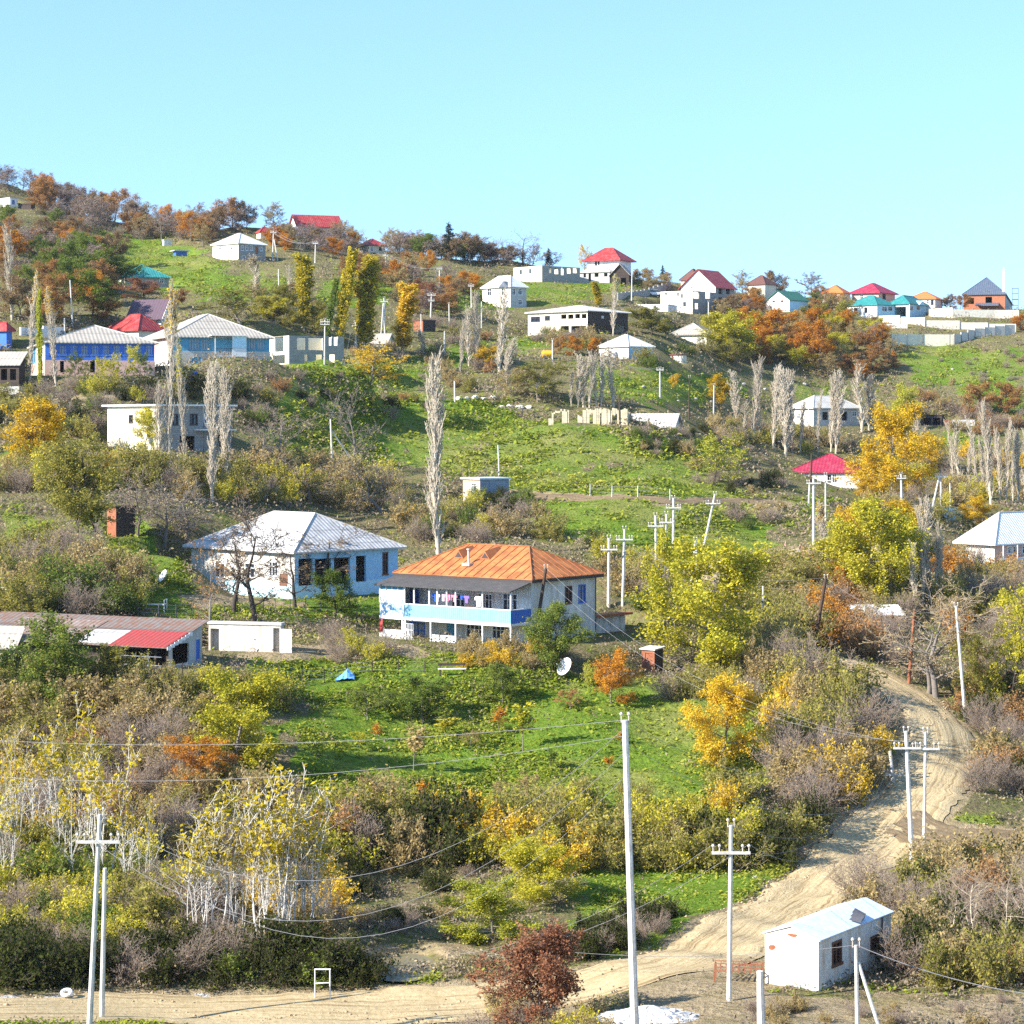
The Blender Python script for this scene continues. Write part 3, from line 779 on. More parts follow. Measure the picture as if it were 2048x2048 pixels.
# species: key, leaf, bark, twig, name, category, adjective
SPEC = {
 'olive_shrub': ('shrub','olive','bark brown','twig tan','shrub','shrub','olive green shrub'),
 'dark_shrub': ('bramble','dark','bark dark','bark brown','bramble','bramble','dark bramble clump'),
 'tan_shrub': ('shrub','tan','bark grey','twig tan','dry_shrub','shrub','tan dry shrub'),
 'brown_shrub': ('twiggy','brown','bark grey','twig mauve','bare_shrub','shrub','bare mauve shrub'),
 'gold_shrub': ('shrub','gold','bark grey','twig tan','autumn_shrub','shrub','golden shrub'),
 'yg_shrub': ('shrub','yellowgreen','bark grey','twig tan','autumn_shrub','shrub','yellow green shrub'),
 'green_shrub': ('shrub','green','bark dark','bark brown','shrub','shrub','deep green shrub'),
 'orange_shrub': ('shrub','orange','bark grey','twig tan','autumn_shrub','shrub','orange shrub'),
 'rust_shrub': ('shrub','rust','bark grey','twig mauve','autumn_shrub','shrub','rust brown shrub'),
 'rust_tree': ('round','rust','bark dark','bark brown','oak_tree','tree','rust brown oak'),
 'orange_tree': ('round','orange','bark dark','bark brown','autumn_tree','tree','orange leaved tree'),
 'grey_tree': ('bare','violet','bark grey','twig mauve','bare_tree','tree','bare grey tree'),
 'violet_tree': ('sparse','violet','bark dark','twig mauve','autumn_tree','tree','thin violet grey tree'),
 'brown_tree': ('round','brown','bark dark','bark brown','oak_tree','tree','dull brown oak'),
 'tan_tree': ('sparse','tan','bark grey','twig tan','autumn_tree','tree','tan half bare tree'),
 'olive_tree': ('round','olive','bark dark','bark brown','autumn_tree','tree','olive green tree'),
 'yg_tree': ('round','yellowgreen','bark grey','twig tan','autumn_tree','tree','yellow green tree'),
 'gold_tree': ('round','gold','bark grey','twig tan','autumn_tree','tree','golden yellow tree'),
 'red_tree': ('round','redbrown','bark dark','bark brown','oak_tree','tree','dark red brown tree'),
 'bare_tree': ('bare','brown','bark grey','twig mauve','bare_tree','tree','bare grey tree'),
 'bare_tan': ('fewleaf','tan','bark grey','twig tan','bare_tree','tree','almost bare tree'),
 'green_tree': ('round','green','bark dark','bark brown','autumn_tree','tree','dull green tree'),
}
def scatter(poly, n, mix, hm, place, seed, wr=(.9, 1.5), avoid=True):
    """n individual plants in a patch of the hillside; sizes in metres"""
    rng.seed(seed)
    keys = [k for k, w in mix for _ in range(w)]
    items = []; tries = 0
    while len(items) < n and tries < n*30:
        tries += 1
        px, py = rand_in(poly); p = at(px, py)
        if avoid and road_near(p[0], p[1]) < .9: continue
        if any(blocked(px, py, *b) for b in NOPLANT): continue
        H = rng.uniform(*hm)
        if any((p[0]-q[2][0])**2+((p[1]-q[2][1])*.7)**2 < (.33*(H+q[3]))**2*.55 for q in items): continue
        items.append((px, rng.choice(keys), p, H))
    items.sort(key=lambda q: q[0])
    cnt = {}; tot = {}
    for q in items: tot[q[1]] = tot.get(q[1], 0)+1
    for px, k, p, H in items:
        key, leaf, bark, twig, name, cat, adj = SPEC[k]
        i = cnt.get(k, 0); cnt[k] = i+1
        lab = f"{adj} {place}" + (f", {ordw(i)} from left" if tot[k] > 1 else '')
        s = p[1]/F
        if 'shrub' in k: H *= .9
        plant(key, 0, 0, H/s, H*rng.uniform(*wr)/s, leaf, bark, name, cat, lab, f"{adj}s {place}" if tot[k] > 1 else None, twig=twig, at_=p, sink=.1)
def blocked(px, py, x0, y0, x1, y1): return x0 < px < x1 and y0 < py < y1
NOPLANT = []
# ------------------------------------------------------------------ buildings
def house_mats():
    s = smat
    s('whitewash', (.76,.74,.70), (.40,.34,.27), .85, .6, .85, streak=True, thr=(.40,.72))
    s('white clean', (.78,.78,.76), (.52,.48,.43), .7, .5, .8)
    s('cream wall', (.74,.68,.54), (.5,.43,.32), .5, .5, .85, streak=True)
    s('cream block', (.76,.70,.57), (.55,.48,.36), .5, .4, .85, ('brick', .6, .28, .22))
    s('grey block', (.36,.35,.33), (.22,.20,.18), .5, .5, .9, ('brick', .5, .25, .35))  # real blockwork, and shaded sides of paler houses painted grey
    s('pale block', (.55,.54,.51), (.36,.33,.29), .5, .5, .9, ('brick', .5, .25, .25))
    s('concrete', (.52,.50,.46), (.30,.27,.23), .5, .6, .9, streak=True)
    s('blue paint', (.05,.16,.55), (.03,.07,.22), .5, .7, .6)
    s('teal paint', (.10,.33,.48), (.06,.16,.25), .5, .6, .65)
    s('pale blue paint', (.21,.45,.57), (.30,.45,.55), .5, .8, .6, ('corr', .22, 0, .25))
    s('faded blue sheet', (.30,.56,.80), (.80,.82,.84), .9, .8, .6, ('corr', .22, 0, .25), thr=(.42,.52))
    s('sky blue wall', (.33,.58,.80), (.25,.35,.45), .4, .5, .8)
    s('light blue plinth', (.50,.74,.86), (.35,.45,.5), .4, .6, .8)
    s('salmon wall', (.62,.40,.33), (.45,.28,.22), .4, .5, .8)
    s('orange brick', (.50,.19,.10), (.36,.15,.09), .5, .6, .9, ('brick', .3, .16, .35))
    s('dark wood', (.075,.055,.045), (.035,.03,.028), .6, .8, .85, ('plank', 4, .22, .5))
    s('brown wood', (.20,.12,.07), (.10,.06,.04), .6, .8, .85, ('plank', 3, .2, .4))
    s('grey planks', (.30,.36,.44), (.18,.2,.24), .5, .9, .85, ('plank', 4, .2, .5))
    s('fresh planks', (.62,.47,.33), (.75,.68,.58), .5, .9, .8, ('plank', 4, .2, .35))
    s('white wood', (.78,.78,.77), (.45,.42,.38), .35, .8, .7)
    s('brown frame', (.16,.08,.05), None, rough=.6)
    s('dark trim', (.06,.05,.05), None, rough=.7)
    s('rusty roof', (.50,.20,.065), (.24,.075,.028), .95, .35, .75, streak=False, thr=(.40,.66))
    s('rust side', (.36,.12,.045), (.52,.22,.08), .6, .4, .75)
    s('asbestos roof', (.60,.575,.52), (.30,.27,.23), .6, .45, .9, ('corr', .45, 1.15, .3))
    s('asbestos grey', (.42,.385,.33), (.24,.2,.17), .6, .45, .9, ('corr', .5, 1.1, .35))
    s('white roof', (.80,.79,.76), (.55,.52,.47), .5, .4, .8, ('corr', .4, 0, .12))
    s('shaded whitewash', (.60,.58,.54), (.34,.29,.23), .85, .7, .9, streak=True, thr=(.4,.7))  # whitewash darkened and dirtied in place of tree shadows on the walls
    s('weathered roof', (.56,.55,.53), (.30,.29,.28), .8, .45, .9, ('corr', .45, 1.2, .3), thr=(.40,.65))
    s('red metal', (.33,.035,.035), (.44,.15,.13), .8, .5, .5, ('corr', .5, 0, .2))
    s('crimson metal', (.36,.025,.06), (.38,.10,.12), .8, .5, .5, ('corr', .5, 0, .2))
    s('orange tile', (.70,.20,.06), (.5,.15,.06), .4, .6, .7, ('corr', .35, .6, .2))
    s('teal metal', (.025,.22,.21), (.10,.30,.28), .8, .5, .5, ('corr', .5, 0, .2))
    s('green metal', (.04,.15,.10), (.03,.1,.08), .4, .4, .5, ('corr', .5, 0, .2))
    s('slate metal', (.10,.125,.17), (.17,.19,.23), .8, .5, .5, ('corr', .5, 0, .2))
    s('plum metal', (.105,.065,.09), (.08,.06,.07), .4, .4, .55, ('corr', .5, 0, .2))
    s('brown metal', (.15,.07,.055), (.1,.05,.04), .4, .4, .55, ('corr', .5, 0, .2))
    s('porch roof', (.085,.08,.078), (.16,.15,.14), .6, .7, .9, ('corr', .3, 0, .4))
    s('old sheet', (.21,.185,.17), (.22,.10,.055), .9, .7, .7, ('corr', .45, 1.3, .5), thr=(.42,.6))
    s('rusty sheet', (.24,.15,.11), (.33,.30,.28), .8, .7, .7, ('corr', .45, 1.3, .5), thr=(.42,.6))
    s('red sheet', (.38,.06,.055), (.22,.08,.06), .8, .8, .6, ('corr', .4, 0, .4))
    s('rust metal', (.27,.095,.05), (.42,.2,.1), .6, .9, .8)
    s('hut white', (.80,.79,.72), (.52,.27,.08), .8, .7, .6, thr=(.50,.72), streak=True)
    s('hut roof', (.62,.70,.78), (.40,.38,.36), .5, .6, .45, thr=(.55,.75))
    s('old stone', (.62,.54,.38), (.32,.27,.18), .7, .6, .95, ('brick', .7, .35, .3), bump=.4)
    s('white stone', (.62,.60,.55), (.45,.43,.4), .6, 1, .95, bump=.5)
    s('grey stone', (.42,.40,.37), (.25,.23,.2), .6, 1, .95, bump=.5)
    s('pole concrete', (.62,.61,.57), (.34,.31,.27), .85, 1.1, .85)
    s('pole wood', (.075,.05,.038), (.04,.03,.025), .5, 1, .9)
    s('metal dark', (.10,.10,.11), None, rough=.5)
    s('cable', (.26,.26,.27), None, rough=.5)
    s('ceramic', (.55,.5,.45), None, rough=.3)
    s('white paint', (.82,.82,.82), (.6,.6,.6), .3, 1, .5)
    s('tank blue', (.02,.09,.50), (.03,.08,.3), .3, 1, .4)
    s('tank yellow', (.75,.42,.02), (.5,.3,.05), .3, 1, .4)
    s('tarp blue', (.10,.33,.75), (.5,.6,.75), .4, 1.5, .5)
    s('container blue', (.40,.62,.78), (.6,.7,.75), .4, 1, .6)
    s('rubber', (.03,.03,.03), None, rough=.8)
    s('skin', (.55,.35,.25), None, rough=.7)
    glass(); glass('curtained glass', (.30,.33,.36))
WIN = {'w': 'white wood', 'b': 'blue paint', 'n': 'brown frame', 't': 'teal paint', 'd': 'dark trim'}
class B: pass
def house(name, label, cat, L, C, Rt, yb, ye, yr, th, wall, roof=None, rt='hip', side=None, wins=(), over=.4, inset=None, t=.25, foot=3., group=None, plinth=None, fascia=.14, roofname='roof', back=True, pad=1.2, hra=None):
    h_ = B(); th = R_(th); c, s_ = cos(th), sin(th)
    P = at(C, yb); x0, y0, z0 = P
    uL, uR = (L-CX)/F, (Rt-CX)/F
    W = (x0-uL*y0)/(c+uL*s_); D = (uR*y0-x0)/(s_-uR*c) if Rt > C else 1
    name = {'ruin': 'house_shell', 'pen': 'stock_pen'}.get(cat, cat)
    root = empty(name, (x0, y0, z0), -th, label, cat, group)
    he = (HY-ye)*y0/F-z0
    yc = y0+W/2*s_+D/2*c; hr = (HY-yr)*yc/F-z0
    if hra: hr = he+hra
    PADS.append((P, c, s_, W, D, pad, max(2.5, .45*max(W, D))))
    h_.root, h_.W, h_.D, h_.he, h_.hr, h_.P, h_.th = root, W, D, he, hr, P, th
    def fx(px, py, Y=0.0):   # point on plane Y=const (front is 0) -> X, z
        u = (px-CX)/F; xx, yy = x0+Y*s_, y0+Y*c
        k = (xx-u*yy)/(c+u*s_); d = yy+k*s_
        return -k, (HY-py)*d/F-z0
    def sx(px, py, X=0.0):   # point on plane X=const (side is 0) -> Y, z
        u = (px-CX)/F; xx, yy = x0+X*c, y0-X*s_
        k = (u*yy-xx)/(s_-u*c); d = yy+k*c
        return k, (HY-py)*d/F-z0
    h_.fx, h_.sx = fx, sx
    fh = []; sh = []; items = []
    for w in wins:
        p0, p1, q0, q1, ty = w[:5]
        onF = (p0+p1)/2 < C
        fn = fx if onF else sx
        a0, zt = fn(p0, q0); a1, zt1 = fn(p1, q0); _, zb0 = fn(p0, q1)
        if onF: a0, a1 = a0+W, a1+W; LL = W
        else: LL = D
        a0, a1 = max(.05, a0), min(LL-.05, a1)
        zt = min(zt, he-.08) if roof else min(zt, he)
        if a1-a0 < .1 or zt-zb0 < .1: continue
        (fh if onF else sh).append((a0, a1, zb0, zt)); items.append((onF, a0, a1, zb0, zt, ty))
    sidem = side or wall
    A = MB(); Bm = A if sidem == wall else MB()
    A.wall((-W, 0), (1, 0), (0, -1), W, -foot, he, fh, t)
    Bm.wall((0, 0), (0, 1), (1, 0), D, -foot, he, sh, t, cap=(t, t))
    if back:
        A.wall((0, D), (-1, 0), (0, 1), W, -foot, he, [], t)
        A.wall((-W, D), (0, -1), (-1, 0), D, -foot, he, [], t, cap=(t, t))
    if rt == 'gx':
        for X, Q in ((-W, A), (-t, Bm)): Q.prism([(0, .0, he), (0, D, he), (0, D/2, hr-.05)], (X, 0, 0), (X+t, 0, 0))
    if rt == 'gy':
        for Y in (0, D-t): A.prism([(-W, 0, he), (0, 0, he), (-W/2, 0, hr-.05)][::-1], (0, Y, 0), (0, Y+t, 0))
    if rt == 'shed':
        for X, Q in ((-W, A), (-t, Bm)): Q.prism([(0, 0, he), (0, D, he), (0, D, hr-.05)], (X, 0, 0), (X+t, 0, 0))
    A.build('wall', MATS[wall], root)
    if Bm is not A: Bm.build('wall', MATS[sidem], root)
    h_.roof = None
    if roof:
        m = MB(); o = over; f = fascia
        if rt == 'hip':
            ez = he
            e = [(-W-o, -o), (o, -o), (o, D+o), (-W-o, D+o)]
            if W >= D:
                i = inset*W if inset else min(W, D)/2*.98; r = [(-W+i, D/2), (-i, D/2)]; fs = ((0,1,'b','a'), (1,2,'b'), (2,3,'a','b'), (3,0,'a'))
            else:
                i = inset*D if inset else min(W, D)/2*.98; r = [(-W/2, i), (-W/2, D-i)]; fs = ((0,1,'a'), (1,2,'b','a'), (2,3,'b'), (3,0,'a','b'))
            T = [(x, y, ez) for x, y in e]; U = [(x, y, ez-f) for x, y in e]; rr = {'a': (*r[0], hr), 'b': (*r[1], hr)}
            for q in fs: m.quad(*[rr[k] if isinstance(k, str) else T[k] for k in q])
            for k in range(4): m.quad(U[k], U[(k+1) % 4], T[(k+1) % 4], T[k])
            m.quad(*U[::-1])
            h_.rr = rr; h_.e = T
            cap = [(rr['a'], rr['b'])] if np.hypot(*np.subtract(rr['a'], rr['b'])[:2]) > .2 else []
            near = {0: 'a', 1: 'b', 2: 'b', 3: 'a'} if W >= D else {0: 'a', 1: 'a', 2: 'b', 3: 'b'}
            cap += [(T[k], rr[near[k]]) for k in range(4)]
            h_.caps = cap
        elif rt in ('gx', 'gy'):
            n = D if rt == 'gx' else W
            sl = (hr-he)/(n/2); dz = .16
            pr = [(-o, he-o*sl), (n/2, hr), (n+o, he-o*sl), (n+o, he-o*sl-dz*.9+.0), (n/2, hr-dz), (-o, he-o*sl-dz*.9)]
            if rt == 'gx': m.prism([(0, a, b+dz*.6) for a, b in pr], (-W-o, 0, 0), (o, 0, 0))
            else: m.prism([(-a, 0, b+dz*.6) for a, b in pr], (0, -o, 0), (0, D+o, 0))
        elif rt == 'shed':
            sl = (hr-he)/D; pr = [(-o, he-o*sl+.12), (D+o, hr+o*sl+.12), (D+o, hr+o*sl+.02), (-o, he-o*sl+.02)]
            m.prism([(0, a, b) for a, b in pr], (-W-o, 0, 0), (o, 0, 0))
        else:
            m.box(-W-o, o, -o, D+o, he+.003, he+.2)
        h_.roof = m.build(roofname, MATS[roof], root)
        if rt == 'hip':
            q = MB()
            for a_, b_ in h_.caps: q.tube(np.add(a_, (0, 0, .02)), np.add(b_, (0, 0, .02)), .08, .08, 5)
            q.build('ridge_cap', MATS['concrete' if 'roof' in roof or 'asbestos' in roof else roof], h_.roof)
    if plinth:
        pm, pz = plinth; m = MB(); e = .035
        m.wall((-W-e, -e), (1, 0), (0, -1), W+2*e, -foot, pz, [(a0+e, a1+e, z0_, z1_) for a0, a1, z0_, z1_ in fh if z0_ < pz], .03)
        m.wall((e, -e), (0, 1), (1, 0), D+2*e, -foot, pz, [(a0+e, a1+e, z0_, z1_) for a0, a1, z0_, z1_ in sh if z0_ < pz], .03)
        m.build('plinth', MATS[pm], root)
    for onF, a0, a1, zb0, zt, ty in items:
        if ty == 'o': continue
        if onF: fn = lambda a, b, z: (a-W, b, z)
        else: fn = lambda a, b, z: (-b, a, z)
        w_, hh = a1-a0, zt-zb0
        if ty[0] == 'D':
            m = MB(); m.obox(fn, a0, a1, .06, .12, zb0, zt); dr = m.build('door', MATS[ty[1:]], root)
            k = MB(); k.obox(fn, a0+w_*.1, a0+w_*.18, .02, .06, zb0+hh*.45, zb0+hh*.5); k.build('handle', MATS['metal dark'], dr)
            continue
        fr = WIN[ty[0]]; b = min(.09, .13*w_); m = MB()
        m.obox(fn, a0-.02, a1+.02, -.03, .10, zt-b, zt+.03); m.obox(fn, a0-.06, a1+.06, -.07, .10, zb0-.05, zb0+b)
        m.obox(fn, a0-.02, a0+b, -.03, .10, zb0+b, zt-b); m.obox(fn, a1-b, a1+.02, -.03, .10, zb0+b, zt-b)
        nb = int(ty[1]) if len(ty) > 1 else 1
        for k in range(1, nb+1):
            xm = a0+w_*k/(nb+1); m.obox(fn, xm-b*.35, xm+b*.35, .0, .10, zb0+b, zt-b)
        zm = zb0+hh*.66; m.obox(fn, a0+b, a1-b, .005, .095, zm-b*.3, zm+b*.3)
        wn = m.build('window', MATS[fr], root)
        g = MB(); g.obox(fn, a0, a1, .11, .13, zb0, zt); g.build('pane', MATS['curtained glass' if ty[0] in 'bt' else 'window glass'], wn)
    NOPLANT.append((min(L, C)-2, min(ye, yr), Rt+2, yb+4))
    return h_
def part(h_, name, mat, *boxes, parent=None):
    m = MB()
    for b in boxes: m.box(*b)
    return m.build(name, MATS[mat], parent or h_.root)

def build_houses():
    # ---- the orange roofed house with the porch
    H = house('porch_house', 'two storey whitewashed house with rusty orange roof and blue glazed porch', 'house', 803, 1062, 1191, 1292, 1158, 1091, 38, 'whitewash', None, rt=None,
        wins=[(818,838,1178,1222,'Dblue paint'),(848,872,1180,1222,'Dwhite wood'),(902,930,1186,1222,'w2'),(955,985,1186,1222,'w3'),(1005,1035,1186,1222,'w2'),
              (820,850,1244,1290,'b1'),(880,890,1246,1288,'Dcream wall'),(893,912,1246,1290,'Dteal paint'),(932,966,1248,1276,'w3'),(984,1018,1250,1278,'w3'),
              (1130,1144,1173,1208,'n1'),(1157,1171,1170,1206,'b1')], foot=3, pad=3.2)
    W, D, he, hr = H.W, H.D, H.he, H.hr
    o = .55; i = .26*W
    e = [(-W-o, -o, he), (o, -o, he), (o, D+o, he), (-W-o, D+o, he)]; ra = (-W+i, D/2, hr); rb = (-i, D/2, hr)
    m = MB(); m.quad(e[0], e[1], rb, ra); m.quad(e[2], e[3], ra, rb); m.quad(e[1], e[2], rb); m.quad(e[3], e[0], ra)
    u = [(x, y, z-.06) for x, y, z in e]
    for k in range(4): m.quad(u[k], u[(k+1) % 4], e[(k+1) % 4], e[k])
    m.quad(*u[::-1]); roof = m.build('roof', MATS['rusty roof'], H.root)
    seam = MB(); lerp = lambda a, b, t_: tuple(np.array(a)*(1-t_)+np.array(b)*t_)
    up = lambda p, d=.03: (p[0], p[1], p[2]+d)
    for k in range(1, 17):      # standing seams on the front and side slopes
        x = -W-o+(W+2*o)*k/17; xr = min(max(x, ra[0]), rb[0])
        if x < ra[0]: f = (x-e[0][0])/(ra[0]-e[0][0])
        elif x > rb[0]: f = (e[1][0]-x)/(e[1][0]-rb[0])
        else: f = 1
        seam.tube(up((x, -o, he)), up((x, -o+(D/2+o)*f, he+(hr-he)*f)), .03, .03, 4)
    for k in range(1, 12):
        y = -o+(D+2*o)*k/12; f = 1-abs(y-D/2)/(D/2+o); 
        seam.tube(up((o, y, he)), up((o-(i+o)*f, y, he+(hr-he)*f)), .03, .03, 4)
    for a, b in ((e[1], rb), (e[0], ra), (ra, rb), (e[2], rb)): seam.tube(up(a), up(b), .06, .06, 5)
    seam.build('seam', MATS['rust side'], roof)
    for px in (925, 978):       # two small triangular roof vents
        f = .62; X, _ = H.fx(px, 1126, D*.30); y = -o+(D/2+o)*.58; z = he+(hr-he)*.58
        v = MB(); v.prism([(-.55, 0, -.1), (.55, 0, -.1), (0, 0, .62)], (X, y-.25, z), (X+.1, y+1.6, z+.35)); v.build('roof_vent', MATS['rust side'], roof)
        g = MB(); g.prism([(-.38, 0, .02), (.38, 0, .02), (0, 0, .46)], (X, y-.27, z), (X, y-.255, z)); g.build('opening', MATS['dark trim'], roof.children[-1])
    X, _ = H.fx(945, 1140, D*.2); ch = MB(); ch.tube((X, D*.14, he+.6), (X, D*.14, he+2.1), .09, .09, 8); ch.tube((X, D*.14, he+2.1), (X, D*.14, he+2.2), .17, .17, 8); ch.box(X-.4, X+.4, D*.14-.4, D*.14+.25, he+.75, he+.98); ch.build('chimney', MATS['concrete'], roof)
    fb = MB(); fb.box(-W-o+.02, o-.03, -o+.03, -o+.09, he-.3, he-.065); fb.box(o-.09, o-.03, -o+.1, D+o-.05, he-.3, he-.065); fb.build('fascia', MATS['dark trim'], H.root)
    bt = MB(); bt.box(-.03, .05, D-.06, D+.05, 0, he-.35); bt.build('drainpipe', MATS['metal dark'], H.root)
    # porch
    pd = 2.7; Y = -pd
    fxp = lambda px, py: H.fx(px, py, Y)
    x0, zf = fxp(763, 1232); x1, zf1 = fxp(1020, 1247); zf = (zf+zf1)/2
    x0, zt = fxp(760, 1172); x1, zt1 = fxp(1022, 1182); zt = (zt+zt1)/2; x1 = min(x1, .0); 
    zr = zf+1.08
    pr = MB(); pr.prism([(0, Y-.45, zt+.06), (0, -.02, he-.18), (0, -.02, he-.26), (0, Y-.45, zt-.02)], (x0-.35, 0, 0), (.25, 0, 0)); pr.build('porch_roof', MATS['porch roof'], H.root)
    part(H, 'balcony_floor', 'white wood', (x0, x1, Y, -.01, zf-.2, zf))
    rl = part(H, 'railing', 'pale blue paint', (x0+(x1-x0)*.195, x1, Y-.02, Y+.03, zf+.02, zr))
    part(H, 'railing', 'faded blue sheet', (x0, x0+(x1-x0)*.19, Y-.02, Y+.03, zf+.02, zr))
    part(H, 'railing', 'blue paint', (x1-.03, x1+.02, Y+.05, -.02, zf+.02, zr))
    part(H, 'handrail', 'white wood', (x0, x1+.04, Y-.06, Y+.07, zr, zr+.08), (x1-.05, x1+.06, Y+.08, -.02, zr, zr+.08))
    gp = (75, 250, 315, 420, 475, 540, 600, 780, 965)
    xs = [x0+(x1-x0)*(g-75)/(965-75) for g in gp]
    for x in xs: part(H, 'post', 'white wood', (x-.055, x+.055, Y-.05, Y+.055, zr+.08, zt+.0))
    for g in (80, 255, 430, 600, 780, 965):
        x = x0+(x1-x0)*(g-75)/(965-75); part(H, 'post', 'white wood', (x-.06, x+.06, Y-.05, Y+.055, -2.5, zf-.2))
    part(H, 'beam', 'white wood', (x0, x1, Y-.04, Y+.05, zt, zt+.05), (x0, x1+.02, Y-.07, Y-.021, zf-.24, zf+.02))
    part(H, 'porch_panel', 'white clean', (x0, xs[1]-.06, Y-.01, Y+.03, zr+.08, zt-.42), (x0-.02, x0+.02, Y+.05, -.02, zf, zt))
    for k in range(4):
        a = x0+(xs[1]-x0)*(k+.12)/4.2; w_ = (xs[1]-x0)/5.2
        fr = part(H, 'window', 'white wood', (a, a+w_, Y-.02, Y+.02, zt-.42, zt-.38), (a, a+w_, Y-.02, Y+.02, zt-.05, zt), (a-.04, a, Y-.02, Y+.02, zt-.42, zt), (a+w_, a+w_+.04, Y-.02, Y+.02, zt-.42, zt))
        part(H, 'pane', 'teal paint', (a, a+w_, Y, Y+.01, zt-.4, zt-.03), parent=fr)
    part(H, 'low_wall', 'whitewash', (x0, xs[1]-.06, Y-.1, Y+.1, -2.5, .75))
    part(H, 'red_panel', 'red metal', (x0+.02, x0+.42, Y-.13, Y-.101, .5, zf-.25))
    gx = xs[1]+.12; part(H, 'gate', 'white paint', *[(gx+k*.16, gx+k*.16+.03, Y-.03, Y, -.4, 1.35) for k in range(6)], *[(gx, gx+.83, Y-.03, Y-.005, z, z+.03) for z in (-.4, .2, .8, 1.32)])
    a, b = xs[3]+.1, xs[6]; part(H, 'low_wall', 'white clean', (a, b, Y+.05, Y+.25, -2.5, .55))
    # laundry on the balcony line
    def world(p): 
        c, s_ = cos(-H.th), sin(-H.th); return (H.P[0]+p[0]*c-p[1]*s_, H.P[1]+p[0]*s_+p[1]*c, H.P[2]+p[2])
    zl = zt-.42; yl = Y+.35
    cl = MB(); pts = [(xs[2]+(x1-xs[2])*k/12, yl, zl-.12*sin(pi*k/12)) for k in range(13)]
    cl.path([world(p) for p in pts], .012, 4); tag(cl.build('clothesline', MATS['cable']), 'thin washing line stretched across the blue house porch', 'clothesline')
    rg = [(440,'tank blue','dark blue shirt',.7),(455,'white paint','white towel',.7),(497,'laundry pink','pale pink blouse',.62),(525,'laundry rose','rose pink shirt',.6),(548,'laundry pink','pink vest beside the rose shirt',.5),(575,'laundry rose','rose pink trousers',.62),(622,'tank blue','small blue top in the dark porch bay',.4),(655,'laundry violet','violet shirt',.66),(735,'white paint','large white shirt with sleeves',.9)]
    for nm, c in (('laundry pink', (.78,.42,.52)), ('laundry rose', (.72,.22,.36)), ('laundry violet', (.22,.14,.52))): smat(nm, c, rough=.9)
    for g, mt, lab, sz in rg:
        x = x0+(x1-x0)*(g-75)/(965-75); m = MB(); q = sz*.42
        pr = [(-q*.55, 0, -sz), (q*.55, 0, -sz), (q*.6, 0, -sz*.35), (q, 0, -sz*.45), (q*1.1, 0, -sz*.2), (q*.6, 0, 0), (-q*.6, 0, 0), (-q*1.1, 0, -sz*.2), (-q, 0, -sz*.45), (-q*.6, 0, -sz*.35)]
        m.prism(pr, (0, -.02, 0), (0, .02, 0)); w_ = m.build('garment', MATS[mt]); w_.location = world((x, yl, zl-.06)); w_.rotation_euler = (0, 0, -H.th)
        tag(w_, lab+' hanging on the porch washing line', 'laundry', 'laundry on the porch line')
    tb = empty('table', world((xs[6]+1.2, Y+1.2, zf)), -H.th, 'small orange wooden table on the upper porch', 'table')
    m = MB(); m.box(-1.1, 1.1, -.4, .4, .98, 1.05); m.build('tabletop', MATS['orange tile'], tb)
    for sx_ in (-1, 1):
        for sy in (-.33, .33): m = MB(); m.box(sx_-.04, sx_+.04, sy-.04, sy+.04, 0, .98); m.build('leg', MATS['brown wood'], tb)
    NOPLANT.append((770, 1180, 1060, 1300))
    # ---- lean-to beside it
    house('lean_to_shed', 'low whitewashed lean-to with dark rusty roof and blue door', 'shed', 1146, 1152, 1250, 1272, 1238, 1226, 42, 'whitewash', 'rust side', rt='flat', wins=[(1159,1175,1243,1272,'Dblue paint'),(1213,1221,1245,1253,'o')], over=.5)
    # ---- white hip roofed house behind
    H = house('hip_house', 'white and blue single storey house with pale asbestos hip roof behind bare trees', 'house', 383, 589, 796, 1200, 1104, 1025, 45, 'shaded whitewash', 'weathered roof', inset=.30, pad=3.2, side='sky blue wall', over=.6, plinth=('light blue plinth', 1.35),
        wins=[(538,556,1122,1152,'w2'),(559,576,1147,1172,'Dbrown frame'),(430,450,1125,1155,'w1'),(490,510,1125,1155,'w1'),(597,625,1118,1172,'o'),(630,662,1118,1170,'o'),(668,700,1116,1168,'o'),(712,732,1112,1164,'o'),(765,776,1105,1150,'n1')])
    # ---- farm shed left
    H = house('farm_shed', 'long low farm shed with patched red and rusty sheet roof', 'shed', -70, 337, 404, 1340, 1288, 1240, 25, 'dark wood', None, rt='shed', side='concrete',
        wins=[(252,280,1298,1336,'o'),(284,308,1298,1336,'o'),(312,332,1298,1336,'o'),(200,245,1298,1330,'o'),(345,378,1290,1330,'o'),(392,400,1268,1322,'Dblue paint')], t=.15)
    W, D, he, hr = H.W, H.D, H.he, H.hr
    def sheet(nm, mat, xa, xb, f0, f1, lift):
        za = he-.9*(hr-he)/D+(hr-he)*0; g = lambda y: he+(hr-he)*y/D+.05+lift
        y0_, y1_ = -.9+(D+1.3)*f0, -.9+(D+1.3)*f1; m = MB()
        m.prism([(0, y0_, g(y0_)), (0, y1_, g(y1_)), (0, y1_, g(y1_)-.05), (0, y0_, g(y0_)-.05)], (xa, 0, 0), (xb, 0, 0)); return m.build(nm, MATS[mat], H.root)
    sheet('roof', 'old sheet', -W-.3, .45, 0, 1, 0)
    xr, _ = H.fx(232, 1275); xq, _ = H.fx(160, 1275)
    sheet('red_sheet', 'red sheet', xr, .35, .0, .53, .055); sheet('grey_sheet', 'weathered roof', xq, xr-.02, .05, .5, .055); sheet('rust_sheet', 'rusty sheet', -W*.85, xq-.1, .3, .8, .055)
